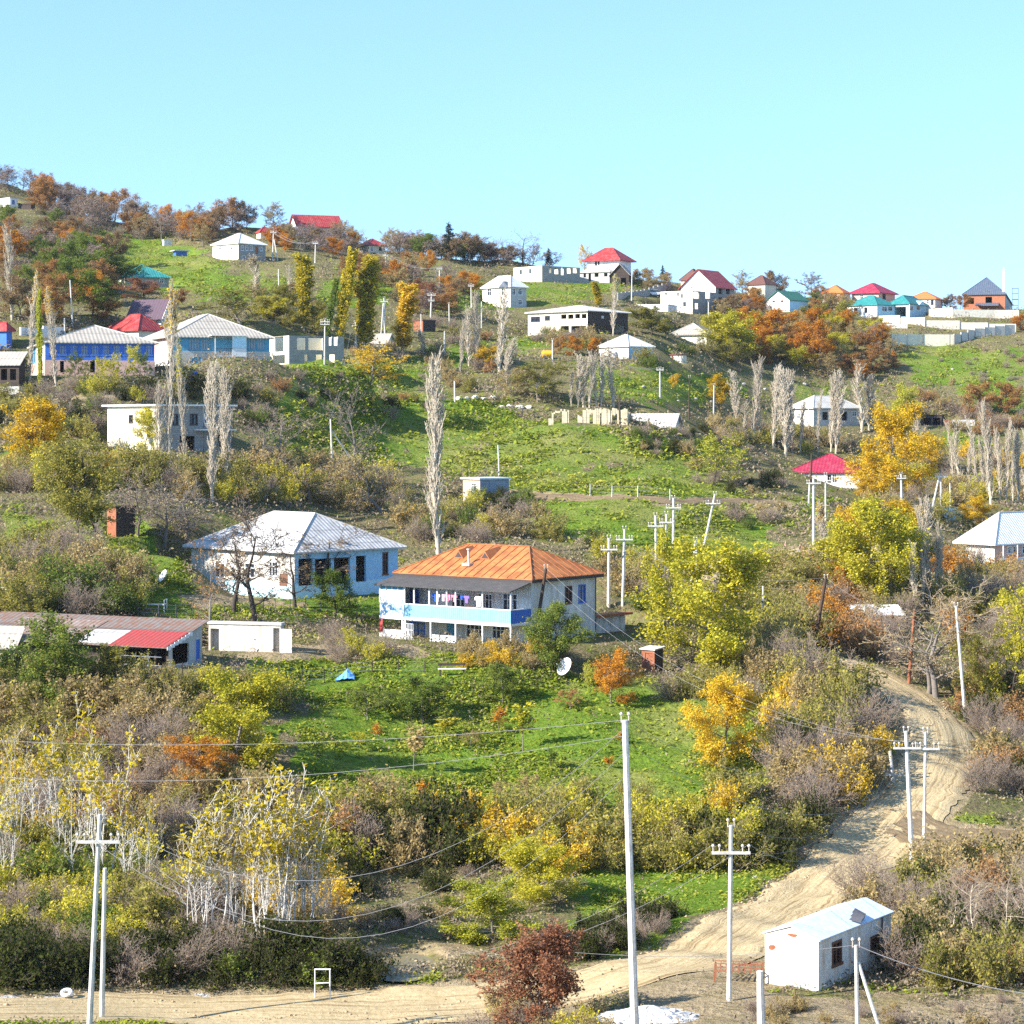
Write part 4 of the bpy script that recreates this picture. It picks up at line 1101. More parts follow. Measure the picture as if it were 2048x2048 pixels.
    part(H, 'bargeboard', 'white wood', *[( .46, .5, -.9+(D+1.3)*k/12, -.9+(D+1.3)*(k+1)/12, he+(hr-he)*(-.9+(D+1.3)*(k+.5)/12)/D-.2, he+(hr-he)*(-.9+(D+1.3)*(k+.5)/12)/D+.06) for k in range(7)])
    part(H, 'fence_rail', 'grey planks', (-4, -.3, -.5, -.46, .95, 1.0), (-4, -.3, -.5, -.46, .3, .35), *[(x, x+.05, -.51, -.46, -.5, 1.1) for x in (-4, -2.8, -1.5)])
    house('stone_hut', 'small cream stone hut with weathered tile roof at the edge of the farmyard', 'hut', -40, 29, 37, 1328, 1287, 1268, 20, 'old stone', 'asbestos grey', rt='shed', over=.4)
    H = house('outbuilding', 'whitewashed outbuilding with open doorway and pale door leaf', 'outbuilding', 417, 561, 567, 1306, 1251, 1246, 15, 'shaded whitewash', 'concrete', rt='flat', over=.1, wins=[(421,438,1257,1304,'o'),(546,559,1256,1304,'o')], t=.2)
    part(H, 'door', 'white clean', (.06, 1.05, -.28, -.22, -.1, H.he-.25))
    house('brick_shed', 'small orange brick and concrete shed among the bushes by the farmyard', 'shed', -30, 20, 33, 1226, 1182, 1176, 40, 'orange brick', 'concrete', rt='flat', side='concrete', over=.1)
    # ---- cabin, brown hut, concrete house
    house('plank_cabin', 'small plank cabin with white window and flat pale roof standing on the slope', 'cabin', 926, 960, 1018, 1004, 959, 952, 50, 'fresh planks', 'white roof', rt='flat', side='grey planks', over=.25, wins=[(942,954,965,984,'w2'),(965,979,962,1000,'Dgrey planks')], t=.15)
    house('rusty_hut', 'dark rusty sheet hut under the bare trees', 'hut', 214, 232, 270, 1080, 1016, 1010, 60, 'rust metal', 'dark wood', rt='flat', side='dark wood', over=.1)
    H = house('concrete_house', 'cream walled house with thin white flat roof and high porch, behind three poplars', 'house', 215, 314, 462, 905, 812, 806, 50, 'cream wall', 'white clean', rt='flat', side='grey block', over=.5,  # side wall is grey because its shade is put into the colour
        wins=[(258,266,830,846,'d1'),(408,417,827,847,'w1'),(340,356,828,850,'d1'),(380,395,828,850,'d1'),(430,445,870,900,'o'),(360,390,872,903,'o')])
    part(H, 'balcony_slab', 'white clean', (.01, 1.2, H.D*.5, H.D, 2.5, 2.65)); part(H, 'post', 'metal dark', (1.1, 1.18, H.D*.55, H.D*.55+.08, -2, H.he), (1.1, 1.18, H.D*.95, H.D*.95+.08, -2, H.he))
    # ---- blue houses
    H = house('blue_veranda_house', 'long house with bright blue windows and grey hip roof with two vents', 'house', 62, 90, 309, 752, 684, 654, 74, 'white clean', 'asbestos grey', side='blue paint', over=.5, plinth=('salmon wall', 2.0),
        wins=[(64,72,690,728,'t1')]+[(97+i*21.5, 112+i*21.5, 690, 711, 'b2') for i in range(10)]+[(120,128,722,745,'o'),(180,190,722,745,'o')])
    for f in (.42, .56):
        v = MB(); y = H.D*f; x = -H.W*.22; z = H.he+(H.hr-H.he)*.5
        v.prism([(0, -.5, 0), (0, .5, 0), (0, 0, .6)], (x+.6, y, z-.1), (x-1, y, z+.4)); v.build('roof_vent', MATS['dark wood'], H.roof)
    H = house('blue_balcony_house', 'teal blue house with large grey corrugated hip roof and boxed white balcony', 'house', 282, 343, 539, 735, 673, 630, 68, 'salmon wall', 'asbestos grey', side='teal paint', over=.6, pad=9, plinth=('concrete', 2.3),
        wins=[(378,400,678,700,'t3'),(402,422,678,700,'t3'),(497,512,676,699,'t2'),(514,530,676,699,'t2'),(383,402,714,733,'Dteal paint')])
    y0_, z0_ = H.sx(430, 700, 1.5); y1_, z1_ = H.sx(493, 700, 1.5); zf = H.sx(460, 712)[1]; zt = H.sx(460, 673)[1]
    part(H, 'balcony_floor', 'white wood', (.01, 1.5, y0_, y1_, zf-.12, zf)); part(H, 'balcony_roof', 'white clean', (.0, 1.9, y0_-.6, y1_+.1, zt, zt+.12))
    ym = y0_+(y1_-y0_)*.55
    part(H, 'balcony_panel', 'white clean', (1.45, 1.5, ym, y1_, zf, zf+1.05)); part(H, 'railing', 'dark wood', *[(1.45, 1.48, y0_+k*(ym-y0_)/9, y0_+k*(ym-y0_)/9+.05, zf, zf+1) for k in range(9)], (1.44, 1.49, y0_, ym, zf+1, zf+1.06))
    w_ = part(H, 'window', 'white wood', (1.44, 1.5, ym, ym+.06, zf+1.1, zt), (1.44, 1.5, (ym+y1_)/2, (ym+y1_)/2+.06, zf+1.1, zt), (1.44, 1.5, y1_-.06, y1_, zf+1.1, zt)); part(H, 'pane', 'light blue plinth', (1.46, 1.47, ym, y1_, zf+1.1, zt), parent=w_)
    for y in (y0_, y1_-.1, ym): part(H, 'post', 'white wood', (1.36, 1.46, y, y+.1, -2, zf-.12))
    part(H, 'post', 'white wood', (1.4, 1.5, y0_, y0_+.1, zf, zt))
    house('red_roof_house', 'low house under a red metal hip roof behind the blue houses', 'house', 213, 277, 330, 692, 660, 629, 40, 'cream wall', 'red metal', over=.5)
    H = house('plum_roof_house', 'white house under a dark plum roof with open white gable frames', 'house', 262, 322, 345, 650, 627, 600, 25, 'white clean', 'plum metal', rt='gx', over=.7)
    part(H, 'bargeboard', 'white wood', *[(.72, .8, -.7+(H.D/2+.7)*k/8, -.7+(H.D/2+.7)*(k+1)/8, H.he+(H.hr-H.he)*(-.7+(H.D/2+.7)*(k+.5)/8)/(H.D/2)-.1, H.he+(H.hr-H.he)*(-.7+(H.D/2+.7)*(k+.5)/8)/(H.D/2)+.25) for k in range(8)])
    house('log_shed', 'dark timber shed with corrugated roof and pale block base', 'shed', -60, 38, 50, 792, 728, 708, 12, 'dark wood', 'asbestos grey', rt='shed', over=.3, plinth=('pale block', 1.0), wins=[(2,14,738,760,'o'),(20,32,738,760,'o')])
    house('blue_cottage', 'blue walled cottage with red roof and grey eaves at the edge of the village', 'cottage', -50, 13, 24, 702, 661, 645, 30, 'blue paint', 'red metal', over=.4)
    # ---- block ruins
    def shell(nm, lab, *a, **k):
        return house(nm, lab, 'ruin', *a, rt=None, **k)
    shell('unfinished_house', 'roofless grey block house shell with big openings beside the blue house', 538, 578, 688, 730, 671, 671, 62, 'cream wall', side='grey block', t=.3, pad=6,  # side grey covers bare block and the shade on it together
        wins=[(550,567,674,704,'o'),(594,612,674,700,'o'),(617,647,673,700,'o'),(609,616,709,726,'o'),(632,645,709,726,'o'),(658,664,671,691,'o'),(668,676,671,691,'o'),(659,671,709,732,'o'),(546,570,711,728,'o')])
    house('white_two_storey_house', 'two storey white house with white hip roof on the hillside meadow', 'house', 425, 477, 531, 521, 486, 467, 42, 'cream wall', 'white roof', side='grey block', over=.4, wins=[(438,443,492,500,'w1'),(461,466,492,500,'w1'),(482,487,491,501,'w1'),(491,496,491,501,'w1'),(500,505,491,501,'w1'),(511,516,493,508,'Drust metal'),(520,525,494,502,'w1'),(484,491,511,520,'w1')])  # white house; the grey side has its shade painted in
    H = house('skyline_red_house', 'big house under a long red gable roof among the skyline trees', 'house', 579, 595, 683, 470, 450, 431, 70, 'white clean', 'red metal', rt='gy', side='salmon wall', over=.5, wins=[(664,675,451,464,'t2'),(620,632,454,464,'w1')])
    house('skyline_cottage', 'small red roofed cottage half hidden by rust coloured trees', 'cottage', 513, 521, 545, 478, 464, 453, 65, 'cream wall', 'red metal', over=.3)
    house('pale_yellow_house', 'pale yellow cottage with red hip roof and stilts on the ridge', 'house', 717, 738, 770, 508, 490, 478, 58, 'cream wall', 'red metal', over=.4, wins=[(741,746,494,503,'w1'),(758,764,493,502,'o'),(741,752,505,513,'o')])
    H = house('teal_roof_house', 'cream house with teal metal roof on the green meadow', 'house', 228, 250, 338, 575, 553, 530, 68, 'cream wall', 'teal metal', over=.4, side='grey block', wins=[(319,328,557,567,'w1'),(268,278,557,567,'w1')])
    v = MB(); x = -H.W*.1; y = H.D*.42; z = H.he+.55
    v.prism([(0, -1.2, 0), (0, 1.2, 0), (0, 0, 1.1)], (x+.7, y, z-.25), (x-2, y, z)); v.build('dormer', MATS['teal metal'], H.roof)
    house('hilltop_cottage', 'white cottage at the top edge of the hill', 'cottage', -20, 20, 36, 416, 396, 391, 45, 'white clean', 'concrete', rt='flat', over=.2, wins=[(24,29,400,408,'b1')])
    house('dark_barn', 'dark low shed beside the white hilltop cottage', 'shed', 36, 62, 70, 421, 407, 402, 20, 'dark wood', 'brown metal', rt='flat', over=.2)
    house('blue_kiosk', 'little blue shed with grey slab roof at the meadow edge', 'shed', 346, 352, 374, 513, 502, 497, 62, 'blue paint', 'concrete', rt='flat', over=.6)
    house('white_kiosk', 'tiny white shed above the little blue shed', 'shed', 325, 328, 344, 492, 481, 480, 60, 'white clean', 'white clean', rt='flat', over=.1)
    H = house('grey_villa', 'two storey grey house with white hip roof and small gable above the dark timber house', 'house', 965, 1021, 1053, 616, 573, 552, 45, 'whitewash', 'white roof', side='pale block', over=.4, wins=[(1003,1011,577,592,'w1'),(975,983,578,592,'w1'),(1024,1031,577,590,'w1'),(1036,1044,576,590,'w1'),(1036,1044,599,610,'w1'),(1005,1012,598,610,'w1')])
    v = MB(); v.prism([(-1.4, 0, 0), (1.4, 0, 0), (0, 0, 1.3)], (-1.6, -.6, H.he-.1), (-1.6, 2.6, H.he-.1)); v.build('gable', MATS['slate metal'], H.roof)
    shell('block_shell', 'roofless block building with a row of arched openings beside the red roofed villa', 1027, 1084, 1160, 565, 531, 531, 50, 'cream block', side='grey block', t=.3,
        wins=[(1039,1044,540,549,'o'),(1058,1063,538,547,'o'),(1098,1103,535,546,'o'),(1109,1117,536,548,'o'),(1122,1128,535,550,'o'),(1134,1142,536,547,'o'),(1146,1154,536,546,'o')])
    house('red_villa', 'white villa with bright red hip roof standing on the ridge', 'house', 1174, 1237, 1262, 562, 520, 496, 30, 'white clean', 'red metal', over=1.0, wins=[(1190,1194,523,531,'d1'),(1196,1199,523,531,'d1')])
    H = house('grey_annexe', 'low grey block house with dark windows in front of the red roofed villa', 'house', 1160, 1219, 1262, 566, 543, 531, 25, 'pale block', 'concrete', over=.3, wins=[(1167,1172,547,555,'o'),(1177,1182,547,563,'o'),(1189,1197,546,554,'o'),(1208,1215,546,553,'o'),(1228,1240,548,560,'o'),(1246,1256,548,560,'o')])
    H = house('gabled_porch_house', 'dark timber gabled cottage attached beside the grey block house', 'cottage', 1221, 1258, 1266, 573, 548, 530, 12, 'dark wood', 'asbestos grey', rt='gy', over=.4, wins=[(1226,1236,556,570,'o'),(1242,1252,556,570,'o')])
    H = house('red_gable_house', 'large unfinished white house with red roof and open window holes', 'house', 1362, 1431, 1469, 612, 572, 541, 35, 'white clean', 'red metal', rt='gy', side='grey block', over=.5, wins=[(1380,1386,567,577,'o'),(1409,1416,565,575,'o'),(1437,1445,574,588,'o'),(1452,1460,574,588,'o'),(1437,1445,594,606,'o'),(1450,1458,594,606,'o')])  # grey side material paints the shade of the right wall
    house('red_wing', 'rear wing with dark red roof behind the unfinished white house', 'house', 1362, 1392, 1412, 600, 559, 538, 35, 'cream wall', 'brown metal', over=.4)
    shell('cream_block_shell', 'roofless cream block annexe with square holes in front of the red gabled house', 1321, 1385, 1432, 629, 581, 581, 35, 'cream block', side='grey block', t=.3,  # right wall greyer than the lit front, shade painted into the material
        wins=[(1330,1334,585,590,'o'),(1354,1358,585,592,'o'),(1361,1366,588,596,'o'),(1366,1372,604,613,'o'),(1387,1398,583,597,'o'),(1411,1420,583,597,'o'),(1390,1398,606,618,'o')])
    house('white_long_shed', 'long low white shed below the cream block annexe', 'shed', 1265, 1336, 1354, 624, 610, 606, 20, 'white clean', 'white clean', rt='flat', over=.15, wins=[(1272,1276,611,615,'o'),(1308,1313,612,616,'o')])
    H = house('dark_timber_house', 'long dark timber house with glazed veranda and pale low roof', 'house', 1056, 1175, 1256, 669, 621, 612, 40, 'cream wall', 'concrete', side='dark wood', over=.5, wins=[(1122,1133,629,638,'o'),(1136,1147,629,638,'o'),(1150,1160,628,637,'o'),(1163,1173,628,637,'o'),(1122,1138,652,668,'o'),(1142,1172,652,669,'o'),(1062,1080,634,644,'d1'),(1090,1100,632,641,'d1'),(1203,1207,632,636,'w'),(1190,1215,650,668,'o'),(1228,1250,648,664,'o')])
    house('white_hip_cottage', 'cottage with pale hip roof and blue grey wall behind bare poplars', 'cottage', 1198, 1257, 1305, 718, 692, 670, 45, 'whitewash', 'white roof', side='sky blue wall', over=.4, wins=[(1288,1295,695,703,'o'),(1215,1222,698,708,'w1')])
    house('low_grey_cottage', 'low cream cottage with grey hip roof beside the big yellow tree', 'cottage', 1340, 1413, 1440, 691, 669, 647, 20, 'cream wall', 'asbestos grey', over=.5, wins=[(1394,1402,674,684,'w1'),(1404,1409,674,690,'w1')])
    house('ochre_shed', 'tiny cream and rust shed below the low grey cottage', 'shed', 1340, 1366, 1373, 727, 710, 707, 20, 'cream wall', 'brown metal', rt='flat', over=.2, wins=[(1343,1347,712,722,'Drust metal')])
    house('green_gable_house', 'white gabled house with dark green roof above the orange trees', 'house', 1533, 1579, 1616, 624, 599, 583, 45, 'white clean', 'green metal', rt='gy', side='light blue plinth', over=.35, wins=[(1545,1550,597,604,'n1'),(1562,1567,597,604,'n1')])
    house('brown_roof_house', 'cream house with brown hip roof behind a round brown tree', 'house', 1494, 1530, 1552, 602, 568, 551, 40, 'cream wall', 'brown metal', over=.4, wins=[(1502,1508,574,584,'w1')])
    house('orange_roof_house', 'house with orange tiled hip roof behind the crimson roofed house', 'house', 1645, 1684, 1700, 608, 585, 571, 25, 'cream wall', 'orange tile', over=.4, wins=[(1660,1670,590,600,'w1')])
    house('orange_roof_cottage', 'white cottage with orange tiled roof beyond the teal roofed house', 'cottage', 1818, 1870, 1885, 616, 597, 584, 22, 'white clean', 'orange tile', over=.4, wins=[(1853,1858,600,608,'w1'),(1862,1867,600,610,'d1')])
    house('crimson_pyramid_house', 'salmon house with crimson pyramid roof on the ridge', 'house', 1704, 1757, 1790, 606, 585, 567, 35, 'salmon wall', 'crimson metal', over=.7, wins=[(1765,1771,588,598,'d1'),(1720,1727,590,600,'w1')])
    H = house('teal_pyramid_house', 'pale blue and white house with teal pyramid roof by the stepped walls', 'house', 1694, 1754, 1790, 637, 609, 592, 45, 'white clean', 'teal metal', side='light blue plinth', over=.4, wins=[(1708,1715,616,625,'d1'),(1729,1735,615,625,'d1'),(1764,1774,613,623,'w1'),(1776,1785,613,622,'w1')])
    H = house('teal_porch_house', 'second teal roofed house with dark open porch and gable', 'house', 1780, 1817, 1853, 637, 607, 592, 32, 'light blue plinth', 'teal metal', over=.5, wins=[(1789,1812,614,634,'o'),(1820,1826,612,621,'w1'),(1833,1840,611,620,'w1')])
    v = MB(); v.prism([(0, -1.8, 0), (0, 1.8, 0), (0, 0, 1.0)], (.75, H.D*.6, H.he-.1), (-2.2, H.D*.6, H.he+.1)); v.build('gable', MATS['light blue plinth'], H.roof)
    part(H, 'post', 'white wood', (.3, .45, -.35, -.2, -1, H.he-.15))
    H = house('slate_roof_house', 'unfinished brick house with slate blue roof, tall chimney and scaffold', 'house', 1927, 2010, 2024, 621, 588, 561, 14, 'orange brick', 'slate metal', side='pale block', over=.4, inset=.26, wins=[(1935,1948,596,608,'o'),(1971,1984,594,606,'o')])
    part(H, 'chimney', 'concrete', (-.7, -.05, 1.2, 1.9, H.he-.2, H.hr+.9), (-.8, .05, 1.1, 2.0, H.hr+.9, H.hr+1.05), (-.5, -.25, 1.4, 1.6, H.hr+1.05, H.hr+1.7), parent=H.roof)
    v = MB(); X, z = H.fx(1969, 578); v.prism([(-1.3, 0, 0), (1.3, 0, 0), (0, 0, 1.2)], (X, .8, H.he+.35), (X, 3.6, H.he+.35)); v.build('dormer', MATS['slate metal'], H.roof)
    v = MB(); v.prism([(0, -2.4, 1.15), (0, -.03, 1.9), (0, -.03, 1.82), (0, -2.4, 1.05)], (-H.W*.72, 0, 0), (-H.W*.15, 0, 0)); v.build('awning', MATS['slate metal'], H.root)
    sc = empty('scaffold', at(2029, 621), -.2, 'thin scaffold frame leaning beside the unfinished brick house', 'scaffold')
    m = MB()
    for x in (-.5, .9):
        for y in (0, 1.6): m.tube((x, y, -.5), (x, y, 5.4), .05, .05, 5)
    for z in (1.2, 2.6, 4.0, 5.2): m.tube((-.5, 0, z), (.9, 0, z), .04, .04, 5); m.tube((-.5, 1.6, z), (.9, 1.6, z), .04, .04, 5); m.tube((.9, 0, z), (.9, 1.6, z), .04, .04, 5)
    m.build('frame', MATS['metal dark'], sc); m = MB(); m.box(-.5, .9, 0, 1.6, 2.62, 2.68); m.build('platform', MATS['brown wood'], sc)
    # ---- lower right houses
    H = house('pale_hip_house', 'grey white house with pale hip roof behind bare poplars', 'house', 1579, 1627, 1719, 853, 816, 791, 55, 'whitewash', 'asbestos roof', side='pale block', over=.5, wins=[(1594,1600,827,838,'w1'),(1645,1656,824,840,'o'),(1684,1695,823,841,'o'),(1704,1713,823,833,'w1')])
    house('crimson_hip_house', 'white bungalow with crimson hip roof beside the tall golden tree', 'house', 1581, 1724, 1737, 978, 944, 908, 14, 'white clean', 'crimson metal', over=.5, wins=[(1655,1662,950,964,'d'),(1664,1673,948,966,'w1'),(1610,1618,950,962,'w1')], side='pale block')
    H = house('white_bungalow', 'bungalow with broad white hip roof and brick pink wall at the road bend', 'house', 1922, 1989, 2130, 1128, 1088, 1024, 52, 'whitewash', 'white roof', side='salmon wall', over=.7, wins=[(2014,2024,1093,1108,'w2'),(2026,2036,1092,1110,'w1'),(2044,2060,1092,1108,'w2')], inset=.3)
    part(H, 'low_wall', 'white clean', (1.2, 1.35, -.5, H.D, -1.5, .7)); part(H, 'post', 'white wood', *[(1.22, 1.33, y, y+.1, .7, H.he-.15) for y in (0, 2.5, 5, 7.5)])
    house('pale_blue_cabin', 'pale blue metal cabin among the yellow trees', 'cabin', 1871, 1885, 1912, 1042, 1021, 1018, 55, 'container blue', 'light blue plinth', rt='flat', over=.15)
    house('rust_red_hut', 'rust red hut with dark side standing right of the yellow poplar', 'hut', 827, 846, 871, 664, 641, 637, 48, 'rust metal', 'brown metal', rt='flat', side='dark wood', over=.15)  # dark side is shade given as a darker material
    house('grey_roof_shed', 'low shed with broken grey roof between the leafy poplars', 'shed', 737, 774, 788, 694, 684, 668, 22, 'concrete', 'asbestos grey', rt='gx', over=.3)
    H = house('stock_pen', 'dark open stock pen on the right hillside', 'pen', 1842, 1884, 1889, 852, 831, 829, 14, 'dark wood', 'dark wood', rt='flat', over=.1, wins=[(1848,1862,836,850,'o'),(1866,1880,836,850,'o')])
    house('grey_barn', 'barn under a broad grey roof beside the stone ruin', 'barn', 1258, 1346, 1362, 864, 853, 828, 10, 'pale block', 'asbestos roof', rt='gx', over=.4)
    H = house('outhouse', 'narrow rust brown outhouse with slanted pale sheet roof in the garden', 'outhouse', 1283, 1309, 1326, 1347, 1301, 1296, 40, 'rust metal', 'asbestos roof', rt='shed', side='dark wood', over=.15, t=.08, wins=[(1290,1304,1306,1343,'Drust metal')])  # shade of the right side put in as a dark material
    sh = empty('shelter', at(1760, 1262), 0.06, 'pale corrugated lean-to roof on posts in the scrub', 'shelter')
    x0, y0, z0 = at(1760, 1262); s = y0/F; zt = (HY-1230)*s-z0
    m = MB(); m.prism([(0, 0, zt), (0, 3.2, zt+.72), (0, 3.2, zt+.66), (0, 0, zt-.06)], (-52*s, 0, 0), (52*s, 0, 0)); m.build('roof', MATS['white roof'], sh)
    for x in (-2.2, 2.2):
        for y, z in ((.2, zt-.05), (3, zt+.6)): m = MB(); m.box(x-.06, x+.06, y-.06, y+.06, -1.5, z); m.build('post', MATS['dark wood'], sh)
    # ---- white hut in front
    H = house('white_hut', 'battered white metal hut with pale blue roof at the roadside', 'hut', 1530, 1637, 1782, 1986, 1880, 1855, 35, 'hut white', None, rt='gy', t=.08, foot=.25, hra=.45, pad=.3, wins=[(1664,1683,1886,1934,'n1'),(1703,1721,1882,1965,'Dhut white'),(1741,1757,1875,1906,'n1')])
    W, D, he, hr = H.W, H.D, H.he, H.hr; o = .12; hr = he+.45
    for s in (0, 1):
        m = MB(); a = [(-W/2, 0, hr+.06), (o, 0, he-.0), (o, 0, he-.05), (-W/2, 0, hr+.0)] if s else [(-W-o, 0, he), (-W/2, 0, hr+.06), (-W/2, 0, hr), (-W-o, 0, he-.05)]
        m.prism(a, (0, -.08, 0), (0, D+.1, 0)); m.build('roof', MATS['hut roof'], H.root)
    m = MB(); rs = random.Random(3)
    for k in range(3):
        x, y = -.35-.1*k, D*.5+.35*k; m.quad((x, y, he+.22+.1*k), (x+.55, y+.1, he+.12), (x+.5, y+.5, he+.32), (x-.05, y+.45, he+.3+.12*k))
    m.build('torn_sheet', MATS['metal dark'], H.roof or H.root)
    part(H, 'skid', 'rust metal', (-W, 0, .05, .2, -.5, -.25), (-W, 0, D-.2, D-.05, -.5, -.25), (-W+.1, -W+.25, .2, D-.2, -.45, -.26), (-.25, -.1, .2, D-.2, -.45, -.26))
    part(H, 'corner_trim', 'metal dark', (.001, .03, D*.86, D*.88, 0, he-.05))
    p = MB()
    rs2 = np.random.RandomState(4)
    ang = np.linspace(0, 2*pi, 11)[:-1]; X, z = H.fx(1544, 1894); p.quad(*[(X+.17*cos(a)*rs2.uniform(.6, 1.2), -.012, z+.15*sin(a)*rs2.uniform(.6, 1.3)) for a in ang])
    X, z = H.fx(1585, 1870); p.quad(*[(X+.28*cos(a)*rs2.uniform(.6, 1.2), -.012, z+.09*sin(a)*rs2.uniform(.6, 1.3)) for a in ang])
    p.build('rust_patch', MATS['rust metal'], H.root)
    NOPLANT.append((1500, 1830, 1800, 2000))
    # ---- timber pavilion on the skyline
    x, y, z = at(1000, 522); s = y/F
    pv = empty('pavilion', (x, y, z), .2, 'dark open timber pavilion on the skyline', 'pavilion')
    for X in (-2, -.7, .7, 2):
        for Y in (0, 2.4): m = MB(); m.box(X-.12, X+.12, Y-.12, Y+.12, -1, 2.7); m.build('post', MATS['dark wood'], pv)
    m = MB(); m.box(-2.3, 2.3, -.3, 2.7, 2.7, 2.95); m.build('roof', MATS['dark wood'], pv)
    m = MB(); m.box(-2, 2, .02, .08, .9, 1.0); m.box(-2, 2, .02, .08, .4, .5); m.build('railing', MATS['dark wood'], pv)
# ------------------------------------------------------------------ poles, wires and small things
TOP = {}
def pole(key, bx, by, tx, ty, label, mat='pole concrete', arms=(), r=.13, brace=None, ins=True, name='utility_pole', grp='utility poles across the village'):
    x, y, z = at(bx, by); s = y/F
    root = empty(name, (x, y, z), 0, label, 'pole', grp)
    top = np.array([(tx-CX)*s-x, 0, (HY-ty)*s-z])
    m = MB(); m.tube((0, 0, -.6), top, r*1.15, r*.8, 8); m.build('shaft', MATS[mat], root)
    W = lambda p: (x+p[0], y+p[1], z+p[2])
    pts = [W(top)]
    for f, wd in arms:
        c = top*f; m = MB(); m.obox(lambda a, b, q: (c[0]+a, c[1]+b, c[2]+q), -wd, wd, -r-.1, -r, -.06, .06); am = m.build('crossarm', MATS[mat], root)
        n = MB()
        for a in (-wd*.93, -wd*.6, wd*.6, wd*.93):
            n.tube((c[0]+a, c[1]-r-.05, c[2]+.06), (c[0]+a, c[1]-r-.05, c[2]+.30), .025, .025, 5); n.lathe([(.05, 0), (.075, .05), (.03, .13)], 6, (c[0]+a, c[1]-r-.05, c[2]+.26)); pts.append(W((c[0]+a, c[1]-r-.05, c[2]+.38)))
        n.build('insulator', MATS['ceramic'], am)
    if ins:
        n = MB()
        for a in (-.14, .14): n.tube(top+[a, 0, -.1], top+[a, 0, .22], .022, .022, 5); n.lathe([(.05, 0), (.07, .05), (.03, .12)], 6, tuple(top+[a, 0, .18]))
        n.tube(top+[-.16, 0, -.08], top+[.16, 0, -.08], .02, .02, 4)
        n.build('insulator', MATS['ceramic'], root)
    if brace:
        (px, py), (qx, qy) = brace
        p, q = at(qx, qy), ((px-CX)*s, y, (HY-py)*s)
        m = MB(); m.tube((p[0]-x, p[1]-y, p[2]-z-.4), (q[0]-x, q[1]-y+.05, q[2]-z), r*.9, r*.75, 8); m.build('brace', MATS[mat], root)
    TOP[key] = pts; return root
def wire(a, b, sag, label, r=.0085):
    a, b = np.array(a, float), np.array(b, float); n = 18
    pts = [a+(b-a)*k/n-np.array([0, 0, sag*4*(k/n)*(1-k/n)]) for k in range(n+1)]
    m = MB(); m.path(pts, r, 4); o = m.build('power_line', MATS['cable']); tag(o, label, 'power line', 'overhead wires')
def pxw(px, py, d): return ((px-CX)/F*d, d, (HY-py)/F*d)
